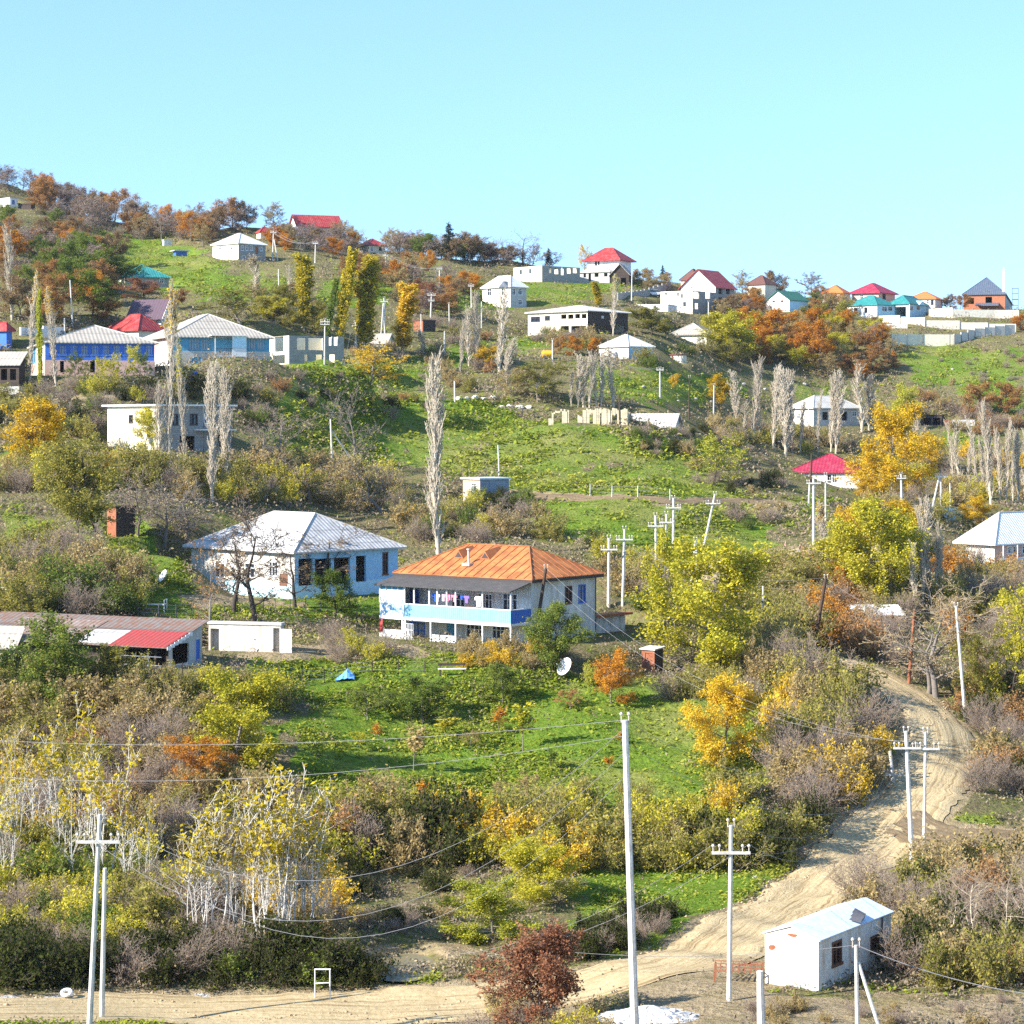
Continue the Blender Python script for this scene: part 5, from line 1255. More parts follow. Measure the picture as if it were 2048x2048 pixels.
def build_poles():
    A2 = [(.82, .8)]
    pole('p1', 1272, 2096, 1250, 1440, 'tall thick white concrete pole rising in front of the green field', r=.145, ins=True)
    pole('p2', 1458, 2004, 1462, 1650, 'white concrete pole with crossarm between the hut and the dirt road', arms=[(.845, .85)], r=.105)
    pole('p3', 1826, 1742, 1812, 1462, 'white pole with wide crossarm where the dirt road forks', arms=[(.88, .85)], r=.14)
    pole('p4', 1847, 1742, 1851, 1464, 'thin white pole with crossarm standing right beside the road fork pole', arms=[(.88, .85)], r=.10)
    pole('p5', 1932, 1440, 1912, 1212, 'leaning white pole beside the big bare tree at the road bend', r=.12)
    pole('p6', 177, 2066, 200, 1628, 'white pole with crossarm rising in front of the young white stemmed trees', arms=[(.875, .95)], r=.115)
    pole('p7', 203, 2034, 210, 1736, 'shorter plain grey pole beside the white crossarm pole', r=.11, ins=False)
    pole('p8', 1716, 2078, 1712, 1890, 'short braced white post in front of the white metal hut', r=.09, brace=((1717, 1925), (1772, 2078)))
    pole('p9', 1524, 2085, 1520, 1942, 'thick stub of a broken concrete post near the white metal hut', r=.165, ins=False, name='concrete_post')
    pole('p10', 1625, 1298, 1652, 1155, 'dark leaning wooden pole among the scrub above the road bend', 'pole wood', r=.16)
    pole('p11', 1817, 1364, 1829, 1218, 'brown wooden pole left of the big bare tree', 'rust metal', r=.13, ins=False)
    pole('p12', 1066, 1290, 1092, 1136, 'dark leaning wooden pole against the corner of the orange roofed house', 'pole wood', r=.15)
    pole('p13', 1217, 1216, 1218, 1076, 'white crossarm pole right behind the orange roofed house', arms=[(.83, .75)], r=.14)
    pole('p14', 1245, 1216, 1249, 1058, 'taller white pole just right of the one behind the orange roofed house', arms=[(.86, .75)], r=.12)
    pole('p15', 1313, 1156, 1311, 1031, 'white pole with crossarm left of the tall poles above the yellow walnut', arms=[(.83, .75)], r=.13)
    pole('p16', 1329, 1146, 1333, 1028, 'thin white pole between two crossarm poles above the yellow walnut', arms=[(.86, .7)], r=.10)
    pole('p17', 1346, 1135, 1347, 996, 'tallest white crossarm pole above the yellow walnut', arms=[(.86, .75)], r=.13)
    pole('p18', 1404, 1100, 1430, 988, 'strongly leaning white crossarm pole on the grassy slope', arms=[(.83, .8)], r=.12)
    pole('p19', 1380, 1185, 1391, 1080, 'double white pole joined at the top above the yellow walnut', r=.13, brace=((1392, 1084), (1396, 1185)))
    pole('p20', 1627, 1090, 1627, 957, 'white concrete pole beside the lane below the crimson roofed bungalow', arms=[(.93, .8)], r=.14)
    pole('p20b', 1622, 966, 1623, 908, 'dark wooden pole in front of the crimson roofed bungalow', 'pole wood', r=.14, ins=False)
    pole('p20c', 1651, 1062, 1651, 950, 'thin white pole right of the bare poplar by the lane', arms=[(.9, .8)], r=.10)
    pole('p20d', 1617, 1015, 1619, 968, 'short grey pole left of the lane pole', r=.12, ins=False)
    pole('p21', 1779, 1014, 1786, 936, 'leaning white crossarm pole among the golden trees', arms=[(.84, .85)], r=.13)
    pole('p21b', 1804, 1034, 1802, 948, 'straight white crossarm pole among the golden trees', arms=[(.9, .6)], r=.16)
    pole('p21c', 1882, 1022, 1882, 946, 'braced white crossarm pole above the pale blue cabin', arms=[(.9, .9)], r=.15, brace=((1879, 950), (1863, 1018)))
    pole('p21d', 1901, 1012, 1900, 966, 'thin grey post right of the pale blue cabin', r=.11, brace=((1903, 984), (1917, 1012)), ins=False)
    pole('p21e', 1928, 998, 1932, 968, 'short white pole with two crossarms above the white bungalow', arms=[(.93, .7), (.6, .7)], r=.12)
    pole('p22', 665, 936, 661, 838, 'grey pole with long slanting brace beside a bare tree', r=.12, brace=((664, 862), (724, 944)), ins=False)
    pole('p23', 999, 953, 996, 890, 'thin pole standing behind the plank cabin', r=.10, ins=False)
    pole('p24', 1320, 797, 1320, 737, 'pale pole on the green slope above the stone ruin', arms=[(.95, .6)], r=.13)
    pole('p24b', 1378, 840, 1379, 754, 'thin dark pole on the slope near the small golden tree', 'pole wood', r=.11)
    pole('p24c', 1427, 842, 1428, 770, 'pale pole in front of the round orange tree', r=.12)
    pole('p24d', 1240, 858, 1239, 788, 'dark post against the stone ruin', 'pole wood', r=.14, ins=False)
    pole('p25', 545, 522, 547, 462, 'white pole beside the two storey white house', arms=[(.95, .7)], r=.14, brace=((548, 478), (556, 522)))
    pole('p25b', 630, 530, 631, 485, 'white pole between the white house and the pale yellow cottage', arms=[(.95, .6)], r=.13)
    pole('p25c', 772, 546, 771, 508, 'white pole below the pale yellow cottage', arms=[(.9, .6)], r=.13)
    pole('p25d', 879, 576, 879, 536, 'pale pole among the rust coloured trees', arms=[(.95, .6)], r=.13)
    pole('p25e', 861, 638, 863, 588, 'white pole with two crossarms right of the yellow poplar', arms=[(.95, .8), (.72, .6)], r=.14)
    pole('p25f', 770, 668, 768, 596, 'braced white pole left of the yellow poplar', arms=[(.9, .7)], r=.14, brace=((767, 602), (762, 668)))
    pole('p25g', 899, 657, 898, 608, 'thin white pole below the rust coloured trees', r=.12)
    pole('p25h', 943, 616, 942, 570, 'white pole left of the grey villa', arms=[(.95, .6)], r=.13)
    pole('p25i', 963, 656, 963, 603, 'thin white pole below the grey villa', r=.11, ins=False)
    pole('p25j', 889, 712, 889, 662, 'white pole on the slope between bare poplars', r=.12, ins=False)
    pole('p25k', 558, 582, 557, 538, 'white pole on the meadow below the white house', r=.12, ins=False)
    pole('p25l', 649, 730, 650, 640, 'grey pole with two crossarms in front of the unfinished block house', 'concrete', arms=[(.96, .7), (.9, .7)], r=.13)
    pole('p25m', 713, 695, 711, 644, 'white pole right of the unfinished block house', arms=[(.85, .6)], r=.14)
    pole('p25n', 843, 670, 842, 628, 'white pole beside the rust red hut', r=.11, ins=False)
    pole('p25o', 940, 526, 939, 489, 'pale pole on the skyline beside the round brown tree', r=.14, ins=False)
    pole('p25p', 146, 656, 140, 560, 'curved white lamp pole behind the blue veranda house', r=.11, ins=False)
    pole('p25q', 130, 692, 129, 636, 'short white pole left of the curved lamp pole', r=.12, ins=False)
    pole('p25r', 1263, 602, 1264, 545, 'white pole beside the long grey garden wall', r=.12)
    pole('p25s', 1105, 725, 1105, 680, 'white pole beside the yellow tank', r=.12)
    pole('p25t', 1203, 770, 1202, 704, 'white pole among the bare poplars below the pale hip cottage', r=.12)
    pole('p25u', 910, 806, 909, 762, 'pale post beside the white stone rubble', r=.13, ins=False)
    pole('p25v', 1527, 1262, 1526, 1172, 'thin grey pole right of the yellow walnut', r=.10, ins=False)
    pole('p25w', 1417, 636, 1417, 604, 'white pole in front of the cream block annexe', r=.13)
    pole('p25x', 1900, 710, 1900, 664, 'thin dark pole in front of the long white wall', 'pole wood', r=.07, ins=False)
    pole('p25y', 1617, 868, 1617, 805, 'white pole in front of the pale hip roofed house', r=.10, ins=False)
    pole('p25z', 1813, 920, 1814, 862, 'white pole right of the tall golden tree', r=.10, ins=False)
    pole('fallen', 1788, 1566, 1780, 1502, 'short old concrete pole with broken crossarm in the shade beside the road', 'concrete', arms=[(.25, .7)], r=.13, ins=False)
    T = TOP
    for i, (k, sg) in enumerate(((0, 4.2), (2, 5.0), (4, 5.3))):
        wire(T['p6'][k], (T['p1'][0][0], T['p1'][0][1], T['p1'][0][2]-.3-.9*i), sg, f'{("highest","middle","lowest")[i]} of three sagging wires from the left crossarm pole to the thick concrete pole')
    wire(T['p1'][0], pxw(-260, 1462, 110), .8, 'long nearly level wire from the thick concrete pole towards the left')
    wire((T['p1'][0][0], T['p1'][0][1], T['p1'][0][2]-.6), pxw(-260, 1530, 112), 1.2, 'second lower wire from the thick concrete pole towards the left')
    wire(T['p1'][0], T['p3'][1], 2.2, 'wire from the thick concrete pole to the road fork pole')
    wire((T['p1'][0][0], T['p1'][0][1], T['p1'][0][2]-.8), (T['p4'][0][0], T['p4'][0][1], T['p4'][0][2]-2.6), 2.6, 'lower wire from the thick concrete pole to the thin fork pole')
    for i, (k, sg) in enumerate(((1, 2.4), (4, 2.9), (0, 2.2))):
        wire(T['p2'][k], T['fallen'][min(i+1, 4)] if i else T['fallen'][1], sg, f'{("left","right","middle")[i]} sagging wire from the hut crossarm pole to the old roadside pole', .0085)
    for i, k in enumerate((1, 4)):
        wire(T['p2'][k], pxw(640, 1880+14*i, 125), 2.5, f'{("upper","lower")[i]} faint wire running left from the hut crossarm pole over the meadow', .009)
    wire(T['p8'][0], pxw(2200, 2000, 92), .5, 'taut wire from the braced post to the right past the hut', .018)
    wire(T['p8'][0], pxw(1150, 1905, 95), .3, 'level wire from the braced post running left over the dirt road', .009)
    wire(T['p4'][4], pxw(2240, 1640, 150), 1.6, 'upper wire from the fork pole out over the dark thicket', .0085)
    wire(T['p3'][4], pxw(2240, 1600, 152), 1.6, 'lower wire from the fork pole out over the dark thicket', .0085)
    wire(T['p12'][0], T['p3'][2], 2.5, 'long wire from the leaning house pole down to the road fork', .009)
    wire((T['p12'][0][0], T['p12'][0][1], T['p12'][0][2]-.9), T['p3'][3], 3.0, 'second long wire from the leaning house pole down to the road fork', .009)
    wire(T['p13'][0], T['p10'][0], 1.5, 'wire from the pole behind the orange roofed house to the dark scrub pole', .009)
    wire(T['p14'][1], (T['p10'][0][0], T['p10'][0][1], T['p10'][0][2]-1), 1.5, 'lower wire from the pole behind the orange roofed house to the dark scrub pole', .009)
    wire(T['p10'][0], T['p5'][0], 1.6, 'wire from the dark scrub pole to the leaning white pole', .009)
    ch = ['p25', 'p25b', 'p25c', 'p25d', 'p25e']
    nm = ['beside the white house', 'above the leafy poplars', 'over the orange shrubs', 'towards the double crossarm pole']
    for a, b, n in zip(ch[:-1], ch[1:], nm):
        for i, k in enumerate((1, 4, 2)): wire(T[a][k], T[b][k], 1.3, f'{("upper","lower","middle")[i]} wire of the hill line {n}', .022)
    for a, b, n in (('p24', 'p24c', 'across the green slope above the ruin'), ('p25l', 'p25m', 'beside the unfinished block house'), ('p18', 'p17', 'at the leaning slope pole'), ('p17', 'p15', 'between the poles above the walnut'), ('p20', 'p20c', 'along the lane'), ('p21', 'p21c', 'over the golden trees'), ('p25t', 'p24', 'from the bare poplars to the green slope'), ('p25m', 'p22', 'down the slope to the braced grey pole')):
        wire(T[a][min(1, len(T[a])-1)], T[b][min(1, len(T[b])-1)], 1.0, f'upper wire {n}', .018)
        wire(T[a][-1], T[b][-1], 1.2, f'lower wire {n}', .018)
# ---- walls on the hillside
def polywall(name, label, pts, hpx, mat, t=.3, cap=None, step=None, posts=None, cat='wall', grp=None):
    P = [at(*p) for p in pts]; x0, y0, z0 = P[0]
    root = empty(name, (x0, y0, z0), 0, label, cat, grp); m = MB(); pm = MB()
    for i, (a, b) in enumerate(zip(P[:-1], P[1:])):
        a, b = np.array(a), np.array(b); n = max(1, int(np.hypot(*(b-a)[:2])/(step or 3)))
        e = (b-a)[:2]; e = e/np.linalg.norm(e); nn = np.array([e[1], -e[0]])
        for k in range(n):
            p, q = a+(b-a)*k/n, a+(b-a)*(k+1)/n
            H = hpx*(p[1])/F; z1 = (p[2]+q[2])/2-z0+H; zl = min(p[2], q[2])-z0-1.5
            c = [(p[0]-x0, p[1]-y0), (q[0]-x0, q[1]-y0), (q[0]-x0-nn[0]*t, q[1]-y0-nn[1]*t), (p[0]-x0-nn[0]*t, p[1]-y0-nn[1]*t)]
            j = len(m.v); m.v += [(*v, zl) for v in c]+[(*v, z1) for v in c]
            for f in ((3,2,1,0),(4,5,6,7),(0,1,5,4),(1,2,6,5),(2,3,7,6),(3,0,4,7)): m.f.append(tuple(j+v for v in f))
            if posts: pm.box(c[0][0]+nn[0]*.05-.05, c[0][0]+nn[0]*.05+.05, c[0][1]+nn[1]*.08-.05, c[0][1]+nn[1]*.08+.05, zl, z1+posts)
    m.build('wall', MATS[mat], root)
    if posts: pm.build('post', MATS['metal dark'], root)
    return root
def rock(px, py, w, label, mat='white stone', name='boulder', cat='boulder', grp=None, flat=.7):
    x, y, z = at(px, py); s = y/F; r = np.random.RandomState(int(px*7+py))
    import bmesh
    bm = bmesh.new(); bmesh.ops.create_icosphere(bm, subdivisions=3, radius=1)
    ks = r.normal(0, 1, (9, 3)); ph = r.uniform(0, 6, 9)
    for v in bm.verts:
        d = sum(sin(float(np.dot(k, v.co))*2.2+p) for k, p in zip(ks, ph))*.05; v.co *= 1+d
        v.co.z *= flat
        for k in ks[:5]:
            k = k/np.linalg.norm(k); q = float(np.dot(k, v.co))-.72
            if q > 0: v.co -= __import__('mathutils').Vector(k*q)
    me = bpy.data.meshes.new(name); bm.to_mesh(me); bm.free(); me.materials.append(MATS[mat])
    o = bpy.data.objects.new(name, me); COL.objects.link(o); q = w*s/2; o.scale = (q, q*.9, q*.8); o.location = (x, y, z+q*.25); o.rotation_euler = (0, 0, r.uniform(0, 6))
    return tag(o, label, cat, grp)
def dish(px, py, by, dia, label, face):
    x, y, z = at(px, by); s = y/F; zc = (HY-py)*s-z
    root = empty('satellite_dish', (x, y, z), 0, label, 'satellite dish')
    m = MB(); m.lathe([(.02, .0), (dia*.2, .02), (dia*.36, .07), (dia*.5, .14), (dia*.5, .16), (dia*.36, .09), (dia*.2, .04), (.02, .02)], 28)
    o = m.build('dish', MATS['white paint'], root, smooth=False); o.location = (0, -.1, zc); o.rotation_euler = face
    m = MB(); m.tube((0, .05, -.5), (0, .05, zc), .05, .05, 8); m.build('mast', MATS['metal dark'], root)
    a = MB(); a.tube((0, -dia*.42, .1), (0, -dia*.1, dia*.55), .018, .018, 5); a.lathe([(.05, 0), (.06, .08), (.03, .14)], 8, (0, -dia*.1, dia*.55)); a.build('receiver_arm', MATS['concrete'], o)
    return root
def person(px, py, H, jacket, legs, label, turn=0):
    x, y, z = at(px, py); root = empty('person', (x, y, z), turn, label, 'person')
    k = H/1.75
    def skin(name, V, E, Rr, mat, lvl=2):
        me = bpy.data.meshes.new(name); me.from_pydata([(a*k, b*k, c*k) for a, b, c in V], E, []); me.update()
        o = bpy.data.objects.new(name, me); COL.objects.link(o); o.parent = root; me.materials.append(MATS[mat])
        o.modifiers.new('Skin', 'SKIN'); 
        if not me.skin_vertices: me.attributes
        for v, r in zip(me.skin_vertices[0].data, Rr): v.radius = (r*k, r*k)
        me.skin_vertices[0].data[0].use_root = True
        sub = o.modifiers.new('Sub', 'SUBSURF'); sub.levels = sub.render_levels = lvl
        return o
    V = [(0,0,.95),(0,0,1.15),(0,0,1.38),(0,0,1.48),(0,-.02,1.58),(0,-.02,1.70),
         (.09,0,.90),(.11,-.03,.50),(.11,.10,.08),(.11,-.06,.04),(-.09,0,.90),(-.11,-.10,.52),(-.11,-.16,.08),(-.11,-.30,.04),
         (.19,0,1.38),(.24,.04,1.10),(.24,-.10,.88),(.24,-.15,.80),(-.19,0,1.38),(-.24,-.03,1.10),(-.24,-.16,.90),(-.24,-.21,.82)]
    E = [(0,1),(1,2),(2,3),(3,4),(4,5),(0,6),(6,7),(7,8),(8,9),(0,10),(10,11),(11,12),(12,13),(2,14),(14,15),(15,16),(16,17),(2,18),(18,19),(19,20),(20,21)]
    Rr = [.13,.12,.14,.055,.10,.085,.085,.06,.042,.035,.085,.06,.042,.035,.06,.045,.034,.03,.06,.045,.034,.03]
    skin('body', V, E, Rr, 'skin')
    skin('jacket', [V[i] for i in (1, 0, 2, 14, 15, 16, 18, 19, 20)], [(0,1),(0,2),(2,3),(3,4),(4,5),(2,6),(6,7),(7,8)], [.155,.16,.165,.08,.068,.055,.08,.068,.055], jacket)
    skin('trousers', [V[i] for i in (0, 6, 7, 8, 10, 11, 12)], [(0,1),(1,2),(2,3),(0,4),(4,5),(5,6)], [.15,.105,.08,.065,.105,.08,.065], legs)
    skin('hair', [(0,.0,1.62),(0,.01,1.72)], [(0,1)], [.10,.085], 'metal dark')
    return root
def build_misc():
    polywall('boundary_wall', 'long white block wall with slim posts on the hillside below the stepped walls', [(1782,690),(1846,690),(1908,690)], 21, 'cream wall', step=4.5, posts=.1)
    polywall('boundary_wall', 'return wall running back from the long white block wall, coloured darker for its shade', [(1909,690),(1950,678),(2030,668)], 19, 'concrete', step=2.2, posts=.1)  # same wall past the corner, greyer to paint in its shade
    polywall('stepped_wall', 'cream stepped garden wall below the teal roofed houses', [(1756,645),(1800,648),(1850,654),(1920,660),(2032,664)], 15, 'cream block', step=5, posts=.7)
    polywall('stepped_wall', 'upper cream retaining wall below the slate roofed house', [(1858,632),(1905,636),(1990,637),(2038,638)], 17, 'cream block', step=5)
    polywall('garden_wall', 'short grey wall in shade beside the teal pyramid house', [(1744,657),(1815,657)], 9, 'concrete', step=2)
    polywall('terrace_wall', 'white terrace wall in front of the unfinished brick house', [(1950,634),(2038,632)], 11, 'white clean', step=6)
    polywall('garden_wall', 'long dark grey block wall left of the cream block annexe', [(1236,600),(1290,594),(1342,578)], 14, 'grey block', step=3)
    polywall('garden_wall', 'low whitewashed wall behind the bare poplars on the left', [(42,671),(130,671)], 13, 'white clean', step=4)
    polywall('garden_wall', 'white panel wall beside the dark stock pen', [(1905,852),(1950,851)], 12, 'white clean', step=4)
    polywall('board_panel', 'orange boards leaning beside the dark stock pen', [(1888,852),(1904,852)], 12, 'orange brick', step=2, t=.1)
    # ruin
    x, y, z = at(1255, 851); s = y/F
    root = empty('stone_ruin', (x, y, z), -.16, 'crumbling ochre stone ruin with arched openings on the hillside', 'ruin')
    r = np.random.RandomState(8); m = MB(); L = 160*s; n = 46; w = L/n
    for k in range(n):
        f = k/n; top = (33 if f > .42 else 22+9*sin(f*9))*s*(.9+.16*r.rand()); lo = -1.5
        hole = .05 < f < .17 or .26 < f < .36 or .505 < f < .55 or .635 < f < .665 or .80 < f < .86
        if f < .04: top *= .6
        if hole:
            lo = 22*s*(1+.1*sin(f*60)); 
            if .05 < f < .17: lo = top*.86
            if .26 < f < .36: continue
        m.box(-L+k*w, -L+(k+1)*w-.002, r.uniform(-.06, .06), .55+r.uniform(-.05, .05), lo, max(top, lo+.2))
    m.build('wall', MATS['old stone'], root)
    m = MB()
    for k in range(9): m.box(r.uniform(-.06, .0), -.55+r.uniform(-.05, .05), .57+k*.75, .57+(k+1)*.75-.002, -1.5, 33*s*(.75+.25*r.rand()-.04*k))
    m.build('side_wall', MATS['old stone'], root)
    for i, (px, py, w) in enumerate(((918,799,16),(934,798,13),(950,797,18),(968,799,14),(985,798,16),(1003,816,14),(1020,815,17),(1040,817,19),(1058,817,15))):
        rock(px, py, w, f'white rubble block in the tumbled wall line, {ordw(i)} from the left', grp='tumbled white wall stones', flat=.6)
    for i, (px, py, w) in enumerate(((1286,776,11),(1357,803,8),(1392,800,11),(1422,805,10),(1487,770,12),(1530,780,9),(1610,771,12),(1905,740,7),(1975,746,7),(1922,772,6),(1938,770,6),(1510,1758,11),(1700,690,6))):
        rock(px, py, w, f'grey white boulder on the grassy slopes, {ordw(i)} of them', 'grey stone', grp='boulders scattered on the grass')
    # dishes
    dish(1131, 1334, 1362, 1.5, 'large white satellite dish in the garden below the orange roofed house', (R_(62), 0, R_(-52)))
    dish(328, 1153, 1172, 1.2, 'small white satellite dish on the grass left of the white house', (R_(60), 0, R_(-58)))
    # tanks
    x, y, z = at(386, 768); m = MB(); m.lathe([(.55, 0), (.62, .1), (.62, 1.3), (.5, 1.5), (.2, 1.58)], 20); o = m.build('water_tank', MATS['tank blue'], loc=(x, y, z-.05)); tag(o, 'bright blue water tank below the boxed balcony', 'water tank')
    x, y, z = at(1094, 718)
    tk = empty('fuel_tank', (x, y, z), .1, 'yellow horizontal tank on the slope left of the orange trees', 'tank')
    m = MB(); m.lathe([(.25, -.95), (.55, -.8), (.6, -.6), (.6, .6), (.55, .8), (.25, .95)], 18); o = m.build('drum', MATS['tank yellow'], tk); o.rotation_euler = (0, pi/2, 0); o.location = (0, 0, .85)
    for q in (-.55, .55): m = MB(); m.box(q-.08, q+.08, -.5, .5, -.2, .45); m.build('leg', MATS['metal dark'], tk)
    # tarp
    x, y, z = at(690, 1362); r = np.random.RandomState(2); m = MB(); n = 9
    g = [[(-.75+1.5*i/(n-1)+r.uniform(-.05, .05), -.5+1.0*j/(n-1), max(0, .95*(1-abs(i-5)/5.)*(1-abs(j-4)/5.)+r.uniform(-.1, .1))) for i in range(n)] for j in range(n)]
    for j in range(n-1):
        for i in range(n-1): m.quad(g[j][i], g[j][i+1], g[j+1][i+1], g[j+1][i])
    tag(m.build('tarpaulin', MATS['tarp blue'], loc=(x, y, z)), 'crumpled blue tarpaulin draped over a heap by the yard', 'tarpaulin')
    # bench and table
    x, y, z = at(904, 1352); b = empty('garden_bench', (x, y, z), .08, 'weathered grey plank bench in the garden below the porch', 'bench')
    m = MB(); m.box(-1.1, 1.1, -.2, .2, .5, .57); m.build('seat', MATS['white wood'], b)
    for q in (-.95, .95): m = MB(); m.box(q-.05, q+.05, -.17, .17, -.2, .5); m.build('leg', MATS['dark wood'], b)
    m = MB(); m.box(-1.1, 1.1, .22, .26, .75, .95); m.box(-.95, -.87, .2, .24, -.2, .95); m.box(.87, .95, .2, .24, -.2, .95); m.build('backrest', MATS['dark wood'], b)
    x, y, z = at(305, 1222); b = empty('bed_frame', (x, y, z), -.1, 'white metal bed frame on the grass left of the white house', 'bed frame')
    m = MB()
    for q in (-1, 1):
        m.tube((q, 0, -.2), (q, 0, .9), .035, .035, 6); m.tube((q, .9, -.2), (q, .9, .9), .035, .035, 6); m.tube((q, 0, .88), (q, .9, .88), .03, .03, 5); m.tube((q, 0, .5), (q, .9, .5), .03, .03, 5)
    m.build('headboard', MATS['white paint'], b); m = MB(); m.box(-1, 1, 0, .06, .42, .5); m.box(-1, 1, .84, .9, .42, .5); m.build('rail', MATS['white paint'], b)
    x, y, z = at(1478, 1962); b = empty('metal_rack', (x, y, z), -.12, 'rusty low metal rack lying on the grass before the hut', 'rack')
    m = MB(); r = random.Random(1)
    for q in range(9): m.box(-1.15+q*.28, -1.11+q*.28, -1, 1, .55, .6)
    for q in (-1, -.3, .4, .96): m.box(-1.15, 1.15, q, q+.04, .6, .64)
    m.build('grid', MATS['rust metal'], b)
    for X in (-1.1, 1.1):
        for Y in (-.95, .95): m = MB(); m.box(X-.035, X+.035, Y-.035, Y+.035, -.2, .55); m.build('leg', MATS['rust metal'], b)
    x, y, z = at(645, 1998); s = y/F; b = empty('pipe_frame', (x, y, z), 0, 'small white pipe frame standing against the dark hedge', 'frame')
    m = MB(); w_, hh = 15*s, 56*s
    m.tube((-w_, 0, -.3), (-w_, 0, hh), .035, .035, 6); m.tube((w_, 0, -.3), (w_, 0, hh), .035, .035, 6); m.build('upright', MATS['white paint'], b)
    m = MB(); m.tube((-w_-.03, 0, hh), (w_+.03, 0, hh), .035, .035, 6); m.tube((-w_, 0, hh*.5), (w_, 0, hh*.52), .03, .03, 6); m.build('crossbar', MATS['white paint'], b)
    x, y, z = at(133, 1996); s = y/F; r_ = 12.5*s; m = MB(); n0, n1 = 24, 10
    for i in range(n0):
        for j in range(n1):
            def P(i, j): a, b_ = 2*pi*i/n0, 2*pi*j/n1; return ((r_*.72+r_*.30*cos(b_))*cos(a), (r_*.72+r_*.30*cos(b_))*sin(a), r_*.30*sin(b_))
            m.quad(P(i, j), P(i+1, j), P(i+1, j+1), P(i, j+1))
    o = m.build('painted_tyre', MATS['white paint'], loc=(x, y, z+.22)); o.rotation_euler = (R_(25), 0, 0); tag(o, 'white painted tyre lying at the road edge', 'tyre')
    # gravel heap
    x, y, z = at(1300, 2046); r = np.random.RandomState(5); rr = np.linspace(0, 1, 14); V = [(0, 0, .75)]; Q = []
    m = MB(); K = 40; prev = None
    for q in rr[1:]:
        ring = [(2.7*q*cos(a)*(1+.1*sin(3*a))+r.uniform(-.05, .05), 2.6*q*sin(a)*(1+.12*cos(2*a))+r.uniform(-.05, .05), .75*(1-q)**1.1-.1*(q > .95)+r.uniform(-.06, .06)) for a in np.linspace(0, 2*pi, K+1)[:-1]]
        if prev:
            for i in range(K): m.quad(prev[i], ring[i], ring[(i+1) % K], prev[(i+1) % K])
        else:
            for i in range(K): m.quad((0, 0, .75), ring[i], ring[(i+1) % K])
        prev = ring
    tag(m.build('gravel_heap', MATS['white stone'], loc=(x, y, z)), 'spread heap of white gravel at the road edge', 'gravel heap')
    # people on the lane
    smat('jacket pink', (.62,.30,.34)); smat('jeans', (.10,.22,.50)); smat('jacket dark', (.05,.06,.09)); smat('trousers dark', (.06,.06,.07)); smat('light blue trousers', (.16,.40,.75))
    person(1571, 1106, 1.25, 'jacket pink', 'trousers dark', 'person in a pink jacket walking along the lane', 1.2)
    person(1600, 1117, 1.55, 'jacket dark', 'light blue trousers', 'person in dark jacket and bright blue trousers walking along the lane', 1.3)
    # parked car high on the hill
    x, y, z = at(1309, 593); c = empty('parked_car', (x, y, z), .25, 'small white car parked by the grey block wall', 'car')
    m = MB(); m.prism([(-2, 0, .35), (2, 0, .35), (2, 0, .8), (1.3, 0, .95), (-1.9, 0, .95), (-2, 0, .8)], (0, -.8, 0), (0, .8, 0)); m.build('body', MATS['white paint'], c)
    m = MB(); m.prism([(-1.7, 0, .955), (1.0, 0, .955), (.45, 0, 1.42), (-1.3, 0, 1.42)], (0, -.7, 0), (0, .7, 0)); m.build('cabin', MATS['window glass'], c)
    m = MB(); m.box(-1.3, .45, -.68, .68, 1.423, 1.47); m.build('roof', MATS['white paint'], c)
    for X in (-1.25, 1.25):
        for Y in (-.82, .66): m = MB(); m.tube((X, Y, .32), (X, Y+.16, .32), .32, .32, 14); m.build('wheel', MATS['rubber'], c)
    # wire fences
    def fence(label, pts, n, hh, mat):
        P = np.array([at(*p) for p in pts]); seg = np.r_[0, np.cumsum(np.hypot(*np.diff(P[:, :2], axis=0).T))]
        root = empty('wire_fence', P[0], 0, label, 'fence'); tops = []
        for q in np.linspace(0, seg[-1], n):
            x, y = np.interp(q, seg, P[:, 0]), np.interp(q, seg, P[:, 1]); z = float(h(x, y))
            m = MB(); a = (x-P[0][0], y-P[0][1], z-P[0][2]); t_ = rng.uniform(-.06, .06); m.tube((a[0], a[1], a[2]-.4), (a[0]+t_, a[1], a[2]+hh), .045, .04, 6); m.build('post', MATS[mat], root); tops.append(a)
        m = MB()
        for zz in (.35, .7, 1.05):
            m.path([(a[0], a[1], a[2]+zz*hh/1.15) for a in tops], .012, 4)
        m.build('strand', MATS['cable'], root)
    fence('wire fence with thin dark posts along the grass behind the farm shed', [(236,1232),(330,1236),(430,1232),(560,1226),(700,1222)], 16, 1.15, 'metal dark')
    fence('fence of pale posts beside the track on the slope', [(1180,990),(1250,995),(1340,1000)], 4, 1.3, 'white wood')
    fence('low post fence in the orchard below the blue houses', [(100,790),(180,786),(280,780)], 8, .9, 'brown wood')
    fence('dark wire fence along the garden below the yard', [(250,1372),(420,1366),(560,1358),(700,1352),(850,1352)], 14, 1.1, 'dark wood')
